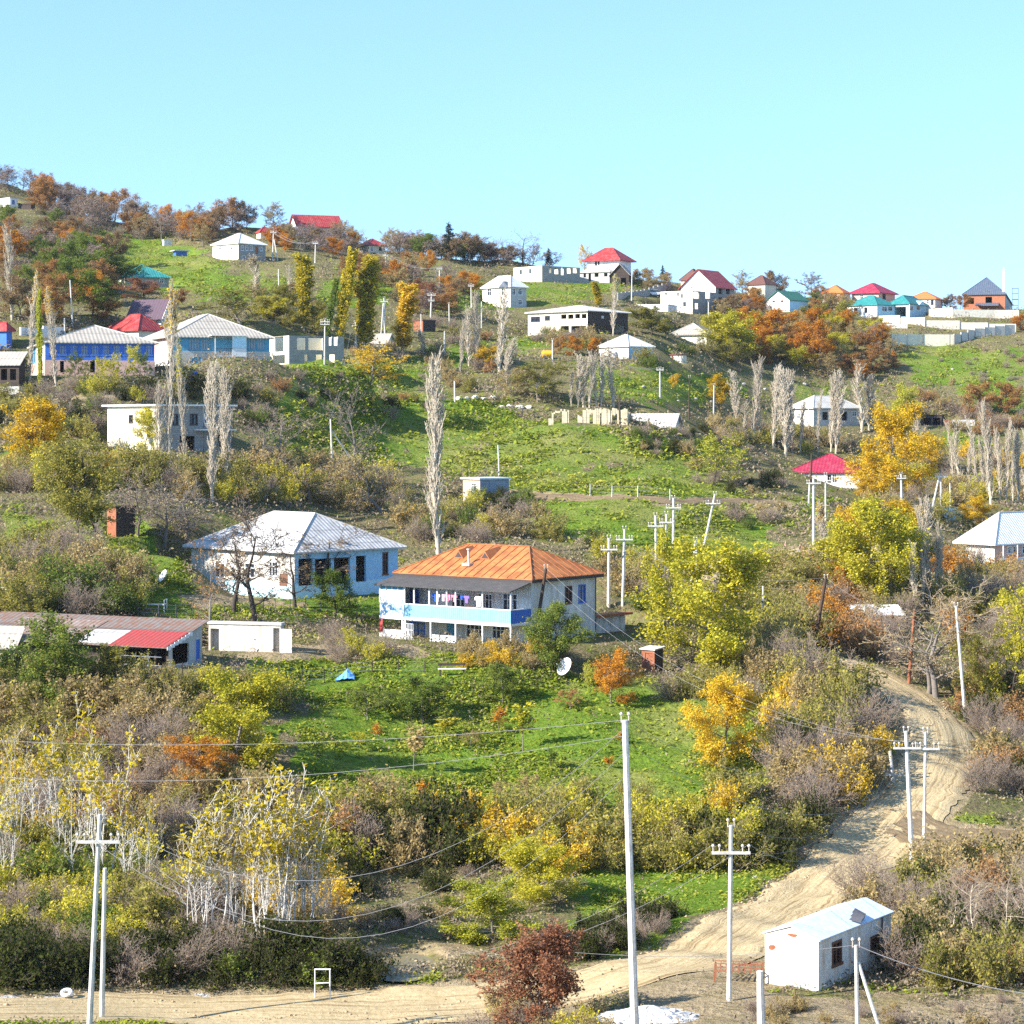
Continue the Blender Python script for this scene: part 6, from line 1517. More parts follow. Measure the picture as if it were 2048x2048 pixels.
# ------------------------------------------------------------------ vegetation on the hillside
def row(items, desc, group, key, leaf, bark, name, cat='poplar', twig=None, wf=.155):
    """items: (px, base, top[, width]) - a row of one kind, named by its order from the left"""
    items = sorted(items)
    for i, it in enumerate(items):
        px, yb, yt = it[:3]; w = it[3] if len(it) > 3 else (yb-yt)*wf*rng.uniform(.85, 1.2)
        lab = desc if len(items) == 1 else f"{desc}, {ordw(i)} from left"
        plant(key, px, yb, yb-yt, w, leaf, bark, name, cat, lab, group if len(items) > 1 else None, twig=twig)
def build_poplars():
    rng.seed(21)
    P = lambda items, d, g, key='poplar', leaf='yellowgreen', **k: row(items, d, g, key, leaf, 'bark pale', 'poplar', **k)
    P([(24,641,452,30)], 'tall bare poplar at the foot of the wooded hill', None)
    P([(58,783,549,26),(112,773,576,36)], 'bare poplar with yellow top beside the blue veranda house', 'poplars by the blue veranda house', 'poplartop', 'gold')
    P([(81,791,581,26)], 'poplar with pale green leaves to half height beside the blue veranda house', None, 'poplarleaf', 'lime')
    P([(186,748,668,18)], 'small thin bare poplar in front of the grey vents roof', None)
    P([(507,595,509,26)], 'bare poplar below the two storey white house', None, 'poplartop', 'tan')
    P([(579,596,528,14)], 'thin bare poplar just left of the leafy poplars', None)
    P([(337,955,560,44)], 'tallest bare poplar rising in front of the grey corrugated roof', None, 'poplartop', 'gold')
    P([(372,952,678,34)], 'slimmer bare poplar in front of the concrete house', None, 'poplartop', 'yellowgreen')
    P([(318,950,760,26)], 'low bare poplar against the cream wall of the concrete house', None)
    P([(424,1005,724,34),(451,985,738,32)], 'bare poplar of the pair before the concrete house porch', 'pair of poplars by the concrete house')
    P([(877,1112,706,64)], 'great bare poplar standing alone above the orange roofed house', None)
    P([(849,716,660,26)], 'short bushy bare poplar below the rust red hut', None)
    P([(920,749,638,18),(938,733,612,18),(952,733,582,22),(998,748,574,34),(1013,768,677,38)], 'bare poplar on the slope below the grey villa', 'bare poplars below the grey villa')
    P([(1143,814,742,14),(1156,814,709,20),(1167,815,712,20),(1179,816,705,22),(1192,815,698,26),(1202,812,704,22)], 'bare poplar in the stand above the stone ruin', 'bare poplars above the stone ruin')
    P([(1227,814,690,26)], 'bare poplar standing apart right of the stand above the ruin', None)
    P([(1226,672,548,26)], 'thinly leaved poplar in front of the dark timber house', None, 'poplartop', 'yellowgreen')
    P([(1197,614,564,22)], 'small yellow green poplar left of the long garden wall', None, 'poplarleaf', 'poplargold')
    P([(1472,855,741,24),(1488,868,800,16),(1508,876,712,30),(1519,880,722,24),(1546,897,727,28),(1571,911,733,34),(1583,905,740,26),(1600,905,800,18),(1636,905,776,20),(1662,905,752,20),(1672,908,741,28)], 'bare poplar in the row around the pale hip roofed house', 'bare poplars by the pale hip roofed house')
    P([(1723,864,721,34),(1738,860,748,24),(1746,858,772,22)], 'bare poplar right of the pale hip roofed house', 'bare poplars right of the pale hip roof')
    P([(1829,897,829,26),(1842,905,850,22)], 'bare poplar just right of the tall golden tree', 'bare poplars by the golden tree')
    P([(1907,982,840,28),(1918,985,850,24),(1954,984,832,30),(1982,1010,801,36),(1999,1000,856,24),(2012,998,837,26),(2026,1002,862,22),(2037,1000,858,24),(2050,1000,850,24),(1938,975,870,20),(1968,985,872,18)], 'bare poplar in the stand above the white bungalow', 'bare poplars above the white bungalow')
    P([(1644,1152,1002,26)], 'bare poplar with yellow tip beside the dirt lane', None, 'poplartop', 'gold')
    P([(1768,1212,1058,22),(1778,1210,1075,18)], 'slim bare poplar in front of the yellow green tree by the lane', 'slim poplars by the lane')
    P([(1829,1229,1081,26),(1846,1212,1010,34),(1858,1205,994,36),(1870,1210,1040,28),(1886,1212,1076,30)], 'bare poplar in the clump left of the white bungalow', 'bare poplars left of the white bungalow')
    P([(1808,1110,1042,20)], 'short bare poplar between the yellow trees', None)
    P([(608,662,508,48)], 'yellow green leafy poplar left of the tall pair', None, 'poplarleaf', 'poplargold')
    P([(681,700,505,58)], 'tallest and widest leafy poplar of the hillside', None, 'poplarleaf', 'poplargold')
    P([(728,700,514,44)], 'leafy poplar just right of the widest one', None, 'poplarleaf', 'poplargold')
    P([(806,706,566,52)], 'golden leafy poplar beside the rust red hut', None, 'poplarleaf', 'gold')
    P([(655,690,560,30)], 'slender dark green leafy poplar left of the widest one', None, 'poplarleaf', 'green')
    for px, yb, yt, w, l in ((899,522,446,40,'dark conifer with pointed crown on the skyline'),(1098,530,492,18,'small dark conifer behind the block shell'),(1326,562,530,16,'tiny dark conifer on the ridge left of the red gabled house')):
        plant('conifer', px, yb, yb-yt, w, 'pine', 'bark dark', 'conifer', 'tree', l)
def T(key, px, yb, yt, w, leaf, bark, label, name='autumn_tree', twig=None, cat='tree', **k):
    plant(key, px, yb, yb-yt, w, leaf, bark, name, cat, label, twig=twig, **k)
def build_trees():
    rng.seed(33)
    T('dense', 1405,1338,1078,245,'yellowgreen','bark grey','huge yellow green walnut tree right of the orange roofed house', var=0)
    T('round', 1350,1260,1062,100,'yellowgreen','bark grey','tall narrow yellow crown behind the huge walnut', var=1)
    T('dense', 1784,992,808,150,'gold','bark grey','tall golden tree right of the crimson hip roof', var=2)
    T('round', 1850,950,868,70,'gold','bark grey','small sparse golden tree beside the tall golden tree', var=1)
    T('round', 1765,1012,905,110,'gold','bark grey','lower golden tree in front of the tall golden tree', var=0)
    T('round', 1815,1180,1030,110,'yellowgreen','bark grey','yellow green tree behind the bare poplar clump', var=3)
    T('round', 1715,1130,1010,90,'gold','bark grey','bright yellow tree left of the slim bare poplars', var=0)
    T('dense', 1752,1205,998,175,'yellowgreen','bark grey','big yellow green tree beside the lane', var=1)
    T('round', 1700,1190,1060,100,'yellowgreen','bark grey','lower yellow green tree left of the big one by the lane', var=3)
    T('round', 1800,1085,1000,90,'gold','bark grey','golden tree behind the big yellow green tree', var=2)
    T('round', 1806,850,768,62,'lime','bark grey','lime yellow tree behind the tall golden tree', var=0)
    T('round', 1950,1055,993,72,'gold','bark grey','round golden tree left of the white bungalow roof', var=3)
    T('round', 1745,1010,965,60,'gold','bark grey','small golden tree below the tall golden tree', var=1)
    T('dense', 1446,1532,1352,148,'gold','bark grey','golden tree standing in the lower right of the green field', var=0, name='field_tree')
    T('sparse', 74,938,795,128,'gold','bark dark','orange gold tree with dark trunk at the left edge of the village', var=0)
    T('round', 80,935,800,110,'gold','bark dark','second orange gold crown at the left edge of the village', var=2)
    T('round', 290,905,815,84,'yellowgreen','bark dark','yellow green tree against the cream wall of the concrete house', var=1)
    T('round', 1222,1412,1300,84,'orange','bark grey','bright orange small tree beside the satellite dish', var=0, name='fruit_tree')
    plant('shrub', 1186,1372,46,44,'lime','bark grey','shrub','shrub','lime green bush left of the bright orange small tree', twig='twig tan')
    T('dense', 1108,1345,1212,112,'green','bark dark','dark green rounded tree hiding the corner of the orange roofed house', var=3)
    T('round', 670,1240,1140,82,'green','bark dark','green lemon like tree in front of the white hip roofed house', var=2)
    T('dense', 470,1535,1345,195,'yellowgreen','bark grey','large yellow green tree at the left edge of the green field', var=2)
    T('willow', 405,1590,1470,190,'orange','bark grey','flaming orange low tree above the young white stemmed trees')
    T('dense', 1088,1808,1685,160,'yellowgreen','bark grey','yellow willow in the hollow below the field hedge, upper one')
    T('dense', 985,1884,1758,170,'lime','bark grey','lime yellow willow beside the pond, lower one')
    T('sparse', 1078,2068,1838,215,'redbrown','bark grey','red brown oak at the road edge in front of the pond', var=1)
    T('round', 1070,2075,1850,170,'redbrown','bark grey','lower red brown oak crown beside the road bend', var=1)
    T('stout', 1872,1392,1140,250,'tan','bark grey','big bare multi stemmed tree at the road bend', name='bare_tree', twig='twig tan', var=0)
    T('stout', 1858,1385,1190,140,'tan','bark grey','smaller stem of the bare trees at the road bend', name='bare_tree', twig='twig tan', var=1)
    T('willow', 2018,1440,1165,190,'yellowgreen','bark dark','large golden willow at the right edge')
    T('willow', 1970,1425,1270,120,'olive','bark dark','smaller olive willow left of the large golden willow')
    T('stout', 705,940,765,118,'tan','bark grey','bare tree above the braced grey pole', name='bare_tree', var=0)
    T('stout', 765,1030,905,120,'brown','bark grey','leaning dead tree below the grassy slope', name='bare_tree', lean=(0, -.45))
    T('bare', 560,935,815,150,'brown','bark grey','spreading bare tree right of the concrete house', name='bare_tree', twig='twig mauve')
    T('bare', 520,930,835,110,'brown','bark grey','smaller bare tree right of the two poplars', name='bare_tree', twig='twig mauve')
    T('stout', 330,1098,955,165,'brown','bark grey','gnarled bare fruit tree on the grass, left of two', name='bare_tree')
    T('stout', 372,1090,965,150,'brown','bark grey','gnarled bare fruit tree on the grass, right of two', name='bare_tree')
    T('willow', 195,1085,868,190,'olive','bark dark','tall olive brown willow above the dark rusty hut')
    T('fewleaf', 420,1262,1062,140,'rust','bark grey','two stemmed tree with rust orange leaves above the farm shed', name='bare_tree', var=1)
    T('stout', 508,1250,990,190,'brown','bark dark','tall bare tree crossing the white hip roof', name='bare_tree', twig='bark brown')
    T('stout', 645,1195,1035,170,'brown','bark dark','bare tree in front of the right half of the white hip roof', name='bare_tree', twig='bark brown')
    T('stout', 745,1180,1065,120,'brown','bark dark','small bare tree by the right corner of the white hip roofed house', name='bare_tree', twig='bark brown')
    T('stout', 468,1225,1020,150,'brown','bark dark','bare tree before the left end of the white hip roof', name='bare_tree', twig='bark brown')
    T('stout', 590,1215,1065,120,'brown','bark dark','bare tree at the near corner of the white hip roofed house', name='bare_tree', twig='bark brown')
    T('stout', 700,1170,1030,130,'brown','bark dark','bare tree behind the porch roof of the orange roofed house', name='bare_tree', twig='bark brown')
    T('stout', 1000,1060,985,90,'brown','bark dark','old bare fruit tree below the plank cabin', name='bare_tree', twig='bark grey')
    T('stout', 275,1075,930,110,'brown','bark brown','bare tree beside the dark rusty hut', name='bare_tree', twig='twig mauve')
    T('stout', 620,1010,905,130,'brown','bark brown','bare tree above the white hip roof', name='bare_tree', twig='twig mauve')
    T('round', 105,1412,1235,165,'green','bark dark','large green leafy tree before the farm shed', var=1)
    T('sparse', 232,1400,1290,115,'olive','bark dark','loose olive tree before the red patch of the farm shed', var=0)
    T('sparse', 40,1300,1150,130,'olive','bark dark','olive tree above the left end of the farm shed', var=1)
    T('round', 155,1095,905,120,'olive','bark dark','olive tree left of the tall olive brown willow', var=0)
    for i, (px, yb, yt, w, lf) in enumerate(((150,768,705,50,'green'),(185,772,715,48,'yellowgreen'),(220,773,715,52,'yellowgreen'),(246,770,690,62,'yellowgreen'),(280,765,700,50,'green'))):
        T('fruit', px, yb, yt, w, lf, 'bark grey', f'{"green" if lf == "green" else "yellow green"} orchard tree before the blue veranda house, {ordw(i)} from the left', name='fruit_tree')
    T('sparse', 740,768,692,120,'gold','bark grey','low spreading yellow brown tree right of the unfinished block house', var=2)
    T('round', 966,735,690,58,'gold','bark grey','golden bush like tree between bare poplars', var=0)
    T('sparse', 1428,972,868,120,'lime','bark dark','pale yellowish tree with dark forked trunk on the slope', var=1)
    T('round', 1438,812,748,50,'gold','bark dark','small round orange gold tree on the green slope', var=3)
    T('round', 1348,778,748,24,'gold','bark grey','tiny golden tree on the green slope', var=1)
    T('willow', 1075,805,722,140,'olive','bark grey','wide olive brown willow left of the bare poplar stand')
    T('willow', 1020,800,735,90,'tan','bark grey','tan willow left of the wide olive one')
    T('round', 1302,672,615,88,'olive','bark dark','round olive tree below the white long shed', var=2)
    T('round', 1100,668,634,42,'gold','bark grey','small round golden tree in front of the dark timber house', var=3)
    T('dense', 1470,715,622,130,'yellowgreen','bark grey','broad yellow olive tree right of the low grey cottage', var=1)
    T('round', 1430,690,640,80,'yellowgreen','bark grey','smaller yellow olive tree against the low grey cottage', var=3)
    T('round', 1545,690,618,95,'orange','bark grey','orange tree below the green gable house', var=2)
    T('round', 1640,730,640,75,'orange','bark grey','tall orange tree left of the long white wall', var=0)
    T('round', 1755,700,648,60,'orange','bark grey','orange tree hiding the end of the long white wall', var=1)
    T('conifer', 1788,738,700,22,'orange','bark grey','narrow flame shaped orange tree on the grass', name='autumn_tree')
    T('round', 1118,710,672,34,'rust','bark grey','rust round tree right of the yellow tank', var=1)
    T('round', 1152,712,672,38,'orange','bark grey','orange round tree left of the pale hip cottage', var=0)
    T('round', 1186,708,675,26,'orange','bark grey','small orange round tree touching the pale hip cottage', var=2)
    T('round', 288,598,556,80,'redbrown','bark dark','dense red brown tree hiding the teal roofed house', var=0)
    T('round', 355,618,578,50,'red_alias' if 0 else 'redbrown','bark dark','small dark red tree on the meadow edge', var=1)
    T('round', 205,640,588,68,'rust','bark dark','rust tree behind the plum roofed house', var=3)
    T('round', 90,470,450,1,'rust','bark dark','x') if 0 else None
    T('sparse', 480,650,575,130,'olive','bark grey','broad mottled olive tree behind the grey corrugated roof', var=0)
    T('round', 540,640,592,90,'yellowgreen','bark grey','mottled yellow tree right of the broad olive one', var=2)
    T('round', 920,470,420,1,'rust','bark dark','x') if 0 else None
    T('round', 946,528,463,64,'brown','bark dark','round brown tree right of the skyline conifer', var=1)
    T('bare', 1045,530,458,80,'brown','bark dark','bare blue grey tree on the skyline', name='bare_tree', twig='twig mauve')
    T('bare', 1008,528,466,50,'brown','bark dark','smaller bare tree beside the timber pavilion', name='bare_tree', twig='twig mauve')
    T('sparse', 1168,535,475,34,'gold','bark grey','thin yellow birch like tree behind the red roofed villa', var=1)
    T('round', 1553,600,542,60,'brown','bark dark','round brown tree in front of the brown roofed house', var=0)
    T('sparse', 1625,592,542,56,'violet','bark dark','round violet brown skyline tree', var=2)
    T('round', 1920,604,572,40,'rust','bark dark','rust tree left of the slate roofed house', var=1)
    T('round', 1895,606,575,36,'brown','bark dark','brown tree left of the rust one by the slate roofed house', var=3)
    T('sparse', 1490,600,540,50,'tan','bark grey','thin bare branched tree right of the red gabled house', var=0)
    T('round', 2040,660,628,48,'orange','bark grey','orange tree at the right edge beside the walls', var=0)
    T('round', 2010,830,765,70,'rust','bark dark','rust orange tree on the right slope', var=2)
    T('round', 1960,825,765,70,'rust','bark dark','rust brown tree left of the rust orange one', var=0)
    # orchard field
    fl = [(845,1450,1358,118,'round','green','dull green apple tree near the field top'),(735,1440,1368,90,'sparse','green','thin green apple tree at the left of the field'),(1006,1408,1325,74,'round','green','dark green apple tree below the bench'),(1045,1505,1400,44,'sapling','yellowgreen','slim young tree with a few yellow leaves in the field'),
          (828,1545,1450,46,'sapling','tan','nearly leafless young tree low in the field'),(890,1475,1435,40,'sapling','yellowgreen','tiny yellow sapling in the field middle'),(720,1500,1462,44,'fruit','yellowgreen','low yellow green bush tree in the field'),(940,1500,1462,48,'fruit','tan','low tan bush tree in the field'),
          (1000,1600,1560,54,'fruit','tan','tan bush tree near the field bottom'),(1055,1620,1545,60,'fruit','tan','taller tan bush tree near the field bottom'),(1140,1420,1380,60,'fruit','rust','low reddish bush tree below the orange small tree'),(1100,1540,1500,30,'sapling','green','small green sapling beside the thick pole'),(770,1420,1380,50,'fruit','green','small dull green fruit tree in the field')]
    for px, yb, yt, w, key, lf, lab in fl: T(key, px, yb, yt, w, lf, 'bark grey', lab, name='fruit_tree' if key != 'sapling' else 'sapling', twig='twig tan')
    for px, yb, yt, w, lab in ((996,1466,1414,38,'orange leaved sapling in the middle of the field'),(756,1484,1448,26,'orange leaved sapling at the left of the field'),(840,1608,1562,34,'orange red sapling low in the field'),(1218,1540,1514,22,'small orange sapling beside the thick concrete pole'),(1240,1490,1462,24,'pale orange sapling right of the thick concrete pole')):
        T('sapling', px, yb, yt, w, 'orange', 'bark grey', lab, name='sapling', cat='sapling')
    # young aspens lower left
    a1 = [(30,1740,1455),(75,1720,1440),(120,1730,1395),(165,1740,1450),(205,1790,1460),(250,1800,1560),(15,1790,1560),(290,1800,1590),(130,1790,1520)]
    row([(x, b, t, (b-t)*.34) for x, b, t in a1], 'white stemmed young aspen in the left thicket', 'young aspens in the left thicket', 'aspen', 'aspenleaf', 'bark white', 'aspen', 'tree', twig='bark white')
    a2 = [(400,1900,1620),(440,1895,1560),(480,1900,1640),(515,1905,1600),(545,1905,1530),(585,1900,1535),(620,1890,1560),(650,1880,1650),(565,1915,1680)]
    row([(x, b, t, (b-t)*.36) for x, b, t in a2], 'white stemmed young aspen in the grove above the hedge', 'young aspens in the grove', 'aspen', 'aspenleaf', 'bark white', 'aspen', 'tree', twig='bark white')
def build_scatter():
    S = scatter
    NOPLANT.extend([(-20,385,75,450),(560,440,700,475),(705,505,790,545),(215,560,350,640),(1520,600,1630,640),(1270,1335,1345,1400),(600,1290,1060,1296),(860,1395,1000,1400),(735,1885,875,1980)])
    rust = [('rust_tree',4),('violet_tree',7),('brown_tree',4),('orange_tree',1),('grey_tree',5),('tan_tree',2)]
    S([(-30,372),(60,385),(130,405),(140,436),(60,420),(-30,400)], 34, rust, (6,8.5), 'in the hilltop wood', 1, (.8,1.15))
    S([(130,405),(262,455),(262,472),(170,455),(130,436)], 30, rust, (5.5,8), 'in the wood above the meadow', 2, (.8,1.15))
    S([(262,455),(400,470),(520,470),(520,500),(400,496),(262,474)], 46, rust+[('orange_tree',3)], (5.5,7.5), 'in the ridge wood left of the white house', 3, (.8,1.15))
    S([(-30,380),(130,412),(262,460),(400,472),(540,478),(540,500),(262,480),(-30,420)], 24, [('brown_shrub',1)], (2.5,4), 'under the ridge wood', 50)
    S([(395,452),(560,458),(575,465),(395,465)], 20, rust+[('orange_tree',2)], (6,8), 'on the ridge behind the white house', 51, (.9,1.2))
    S([(680,480),(800,490),(960,505),(960,512),(680,492)], 16, [('violet_tree',3),('grey_tree',3),('tan_tree',2),('rust_tree',1)], (4.5,6.5), 'on the ridge beyond the pale yellow cottage', 52, (.9,1.2))
    S([(140,400),(262,440),(262,452),(140,415)], 14, rust, (7,9), 'on the crest above the meadow', 53, (.8,1.15))
    S([(540,470),(640,486),(720,500),(720,520),(640,520),(540,500)], 24, rust+[('orange_tree',2)], (3.2,4.8), 'below the skyline red roof', 4, (.9,1.2))
    S([(660,490),(760,503),(960,520),(960,528),(860,520),(760,512),(660,500)], 20, [('violet_tree',3),('tan_tree',2),('brown_tree',2),('green_tree',2)], (4.5,6.5), 'along the middle skyline', 5, (.9,1.3))
    S([(0,430),(80,440),(150,450),(210,520),(220,585),(150,650),(40,650),(0,560)], 40, [('rust_tree',4),('orange_tree',2),('brown_tree',3),('violet_tree',3),('green_tree',2)], (5,7.5), 'on the scrubby left hillside', 6, (.8,1.2))
    S([(150,520),(215,520),(235,590),(190,640),(140,600)], 12, [('green_tree',3),('violet_tree',1),('brown_tree',1)], (6,9), 'in the dark thicket left of the teal roof', 7, (.9,1.3))
    S([(700,530),(800,540),(960,560),(960,600),(880,640),(820,620),(690,580)], 30, [('rust_tree',4),('red_tree',1),('brown_tree',2),('orange_tree',2),('tan_tree',3),('violet_tree',2)], (3.6,5.6), 'in the scrub below the pale yellow cottage', 8, (.9,1.3))
    S([(500,600),(590,600),(640,640),(640,690),(560,660),(500,640)], 12, [('tan_tree',2),('olive_tree',2),('brown_tree',1)], (3,5), 'between the leafy poplars', 9)
    S([(700,640),(1010,660),(1010,790),(900,790),(700,760)], 34, [('brown_shrub',4),('olive_shrub',3),('tan_shrub',3),('rust_shrub',2)], (1.8,3.2), 'on the slope between the bare poplars', 10)
    S([(970,505),(1030,520),(1180,535),(1180,545),(1040,545),(970,525)], 10, [('brown_tree',2),('rust_tree',1),('violet_tree',2)], (3.5,5.5), 'behind the block shell', 11)
    S([(1260,556),(1340,562),(1340,585),(1270,580)], 9, [('tan_tree',2),('orange_tree',1),('rust_tree',2)], (2.5,4), 'right of the red roofed villa', 12)
    S([(1060,650),(1260,680),(1340,640),(1420,650),(1420,720),(1300,740),(1260,720),(1060,690)], 24, [('brown_shrub',4),('olive_shrub',2),('green_shrub',2),('tan_shrub',2)], (2,3.5), 'around the pale hip cottage', 13)
    S([(1420,640),(1560,640),(1720,655),(1790,700),(1790,770),(1700,770),(1560,740),(1440,730)], 52, [('rust_tree',3),('orange_tree',2),('olive_tree',3),('brown_tree',3),('tan_tree',3),('yg_tree',2),('violet_tree',2)], (4,6.5), 'in the orange thicket below the green gable', 14, (.9,1.3))
    S([(1470,600),(1700,600),(1700,635),(1480,640)], 16, [('rust_tree',2),('green_tree',2),('tan_tree',2),('orange_tree',2)], (3,4.5), 'among the ridge houses', 15)
    S([(1780,770),(1860,800),(2060,830),(2060,880),(1900,870),(1800,840)], 24, [('rust_shrub',3),('brown_shrub',4),('tan_shrub',3)], (2.2,4), 'on the right hand slope', 16)
    S([(1800,690),(2060,690),(2060,800),(1900,770)], 18, [('brown_shrub',4),('tan_shrub',1)], (1,2), 'on the grass below the long wall', 17)
    S([(1420,850),(1480,860),(1740,890),(1740,960),(1580,910),(1420,890)], 34, [('brown_shrub',5),('tan_shrub',4),('yg_shrub',1),('olive_shrub',2)], (2,3.6), 'under the bare poplar row', 18)
    S([(1820,900),(2060,930),(2060,1040),(1900,1060),(1740,1040),(1740,980)], 44, [('brown_shrub',3),('tan_shrub',4),('yg_shrub',3),('gold_shrub',2),('olive_shrub',3)], (2.5,4.5), 'under the poplars above the bungalow', 19)
    S([(1260,845),(1480,870),(1560,960),(1570,1060),(1480,1080),(1440,1000),(1350,930),(1250,900)], 50, [('dark_shrub',4),('brown_shrub',5),('green_shrub',2),('tan_shrub',2)], (1.2,2.6), 'on the dark slope below the grey barn', 20)
    S([(540,760),(800,755),(900,790),(880,850),(660,830),(540,800)], 26, [('dark_shrub',3),('olive_shrub',3),('brown_shrub',4),('rust_shrub',1)], (1.2,2.4), 'on the bank below the unfinished house', 21)
    S([(-10,800),(120,785),(300,785),(540,770),(540,860),(480,850),(470,810),(210,810),(200,880),(-10,890)], 46, [('olive_shrub',4),('dark_shrub',2),('brown_shrub',4),('yg_shrub',2),('green_shrub',2)], (1.8,3.2), 'below the blue houses', 22)
    S([(0,905),(210,930),(420,960),(640,930),(760,960),(860,1050),(850,1100),(800,1080),(640,1010),(450,1010),(280,990),(0,985)], 95, [('brown_shrub',3),('tan_shrub',5),('olive_shrub',4),('gold_shrub',1),('yg_shrub',2)], (2.2,4.2), 'in the brown thicket above the white hip roof', 23)
    S([(860,1100),(890,1020),(1100,1040),(1200,1100),(1330,1160),(1330,1240),(1270,1230),(1195,1150),(1060,1090),(900,1085)], 34, [('yg_shrub',2),('olive_shrub',3),('brown_shrub',3),('tan_shrub',2),('green_shrub',2)], (2,3.8), 'behind the orange roofed house', 24)
    S([(930,1010),(1060,985),(1060,1010),(1000,1040)], 8, [('dark_shrub',2),('green_shrub',2)], (2,3), 'below the plank cabin', 25)
    S([(0,1130),(150,1110),(250,1150),(280,1230),(140,1250),(0,1240)], 44, [('olive_shrub',4),('tan_shrub',3),('brown_shrub',3),('green_shrub',2)], (2.5,4.5), 'in the thicket above the farm shed', 26)
    S([(0,1345),(150,1345),(260,1375),(560,1380),(560,1420),(400,1440),(200,1430),(0,1430)], 48, [('olive_shrub',4),('green_shrub',3),('tan_shrub',2),('yg_shrub',2),('dark_shrub',2)], (2,3.6), 'along the bank below the farm shed', 27)
    S([(0,1430),(250,1430),(420,1440),(380,1560),(560,1620),(680,1660),(640,1780),(420,1700),(300,1740),(0,1720)], 85, [('olive_shrub',3),('tan_shrub',4),('brown_shrub',3),('gold_shrub',1),('rust_shrub',2)], (2,4), 'in the wide thicket behind the aspens', 28)
    S([(0,1740),(300,1760),(400,1800),(420,1900),(0,1900)], 48, [('yg_shrub',4),('green_shrub',3),('olive_shrub',3),('brown_shrub',3)], (1.8,3.4), 'at the foot of the left aspens', 29)
    S([(420,1800),(660,1760),(680,1880),(600,1920),(420,1910)], 26, [('brown_shrub',4),('gold_shrub',2),('tan_shrub',3)], (1.5,2.8), 'at the foot of the aspen grove', 30)
    S([(-20,1915),(250,1915),(620,1920),(760,1950),(800,1985),(640,1975),(300,1968),(-20,1975)], 64, [('dark_shrub',6),('brown_shrub',2),('green_shrub',1)], (1.6,2.6), 'in the dark hedge along the road', 31, (1.1,1.7))
    S([(650,1660),(760,1640),(930,1650),(1140,1700),(1400,1700),(1560,1690),(1650,1640),(1700,1640),(1640,1705),(1520,1740),(1300,1750),(1100,1750),(900,1730),(660,1760)], 76, [('olive_shrub',5),('yg_shrub',3),('brown_shrub',3),('dark_shrub',4),('gold_shrub',2),('tan_shrub',2)], (2.6,4.4), 'in the hedge below the green field', 32)
    S([(1560,1360),(1640,1340),(1720,1420),(1745,1500),(1740,1580),(1690,1650),(1600,1650),(1560,1540)], 44, [('tan_shrub',4),('brown_shrub',5),('olive_shrub',4),('gold_shrub',2)], (2.8,4.6), 'in the hedge between field and road', 33)
    S([(1480,1230),(1560,1250),(1620,1320),(1560,1370),(1500,1370)], 14, [('olive_shrub',3),('tan_shrub',2),('yg_shrub',1)], (3,4.5), 'right of the yellow walnut', 34)
    S([(1500,1130),(1690,1130),(1830,1230),(1800,1340),(1700,1330),(1580,1290),(1520,1230)], 62, [('tan_shrub',4),('brown_shrub',3),('olive_shrub',4),('rust_shrub',2),('orange_shrub',1)], (2.2,4), 'in the scrub above the road bend', 35)
    S([(1880,1120),(2060,1160),(2060,1330),(1960,1330),(1860,1260)], 34, [('brown_shrub',4),('tan_shrub',4),('orange_shrub',1),('olive_shrub',2)], (2.5,4.2), 'below the white bungalow', 36)
    S([(1930,1380),(2070,1330),(2070,1590),(2000,1600),(1920,1570)], 34, [('brown_shrub',3),('rust_shrub',3),('tan_shrub',3),('olive_shrub',2),('dark_shrub',2)], (2.2,4), 'in the thicket right of the road bend', 37)
    S([(1720,1800),(1820,1760),(1930,1740),(2070,1730),(2070,1960),(1900,1990),(1800,1950),(1795,1860)], 50, [('brown_shrub',5),('olive_shrub',3),('tan_shrub',4),('dark_shrub',3),('rust_shrub',1)], (2,3.6), 'in the thicket behind the white metal hut', 38)
    for i, (px, yb, yt, w) in enumerate(((1900,1930,1740,130),(1950,1900,1730,120),(2010,1920,1700,150),(2040,1880,1690,110))):
        plant('bare', px, yb, yb-yt, w, 'brown', 'bark pale', 'bare_tree', 'tree', f'pale bare small tree in the thicket behind the white metal hut, {ordw(i)} from the left', 'bare trees behind the hut', twig='twig tan')
    S([(1130,1880),(1340,1830),(1380,1850),(1300,1900),(1180,1930)], 14, [('brown_shrub',3),('dark_shrub',3)], (1.2,2.2), 'on the grass left of the hut road', 39)
    S([(870,1700),(1000,1720),(900,1880),(700,1860),(680,1780)], 22, [('dark_shrub',2),('brown_shrub',3),('tan_shrub',2)], (.8,1.8), 'on the rough ground above the pond', 40)
    S([(930,1300),(1080,1310),(1080,1350),(930,1340)], 12, [('tan_shrub',2),('gold_shrub',2),('olive_shrub',2)], (1.4,2.3), 'forming the vine hedge before the porch', 41)
    S([(640,1270),(770,1290),(760,1330),(640,1330)], 8, [('brown_shrub',2),('yg_shrub',2)], (1.4,2.4), 'in the yard left of the porch', 42)
    S([(1180,1330),(1290,1350),(1500,1380),(1500,1420),(1300,1400),(1200,1370)], 12, [('tan_shrub',2),('olive_shrub',3),('brown_shrub',2)], (1.5,2.6), 'around the rust brown outhouse', 43)
    S([(960,2030),(1200,2030),(1240,2100),(930,2100)], 12, [('brown_shrub',3),('tan_shrub',2),('yg_shrub',1)], (1.2,2), 'under the red brown oak', 44, avoid=False)
    S([(1500,2020),(2060,2000),(2060,2090),(1500,2090)], 18, [('tan_shrub',4),('brown_shrub',3)], (.5,1.1), 'on the dry ground below the hut', 45, avoid=False)
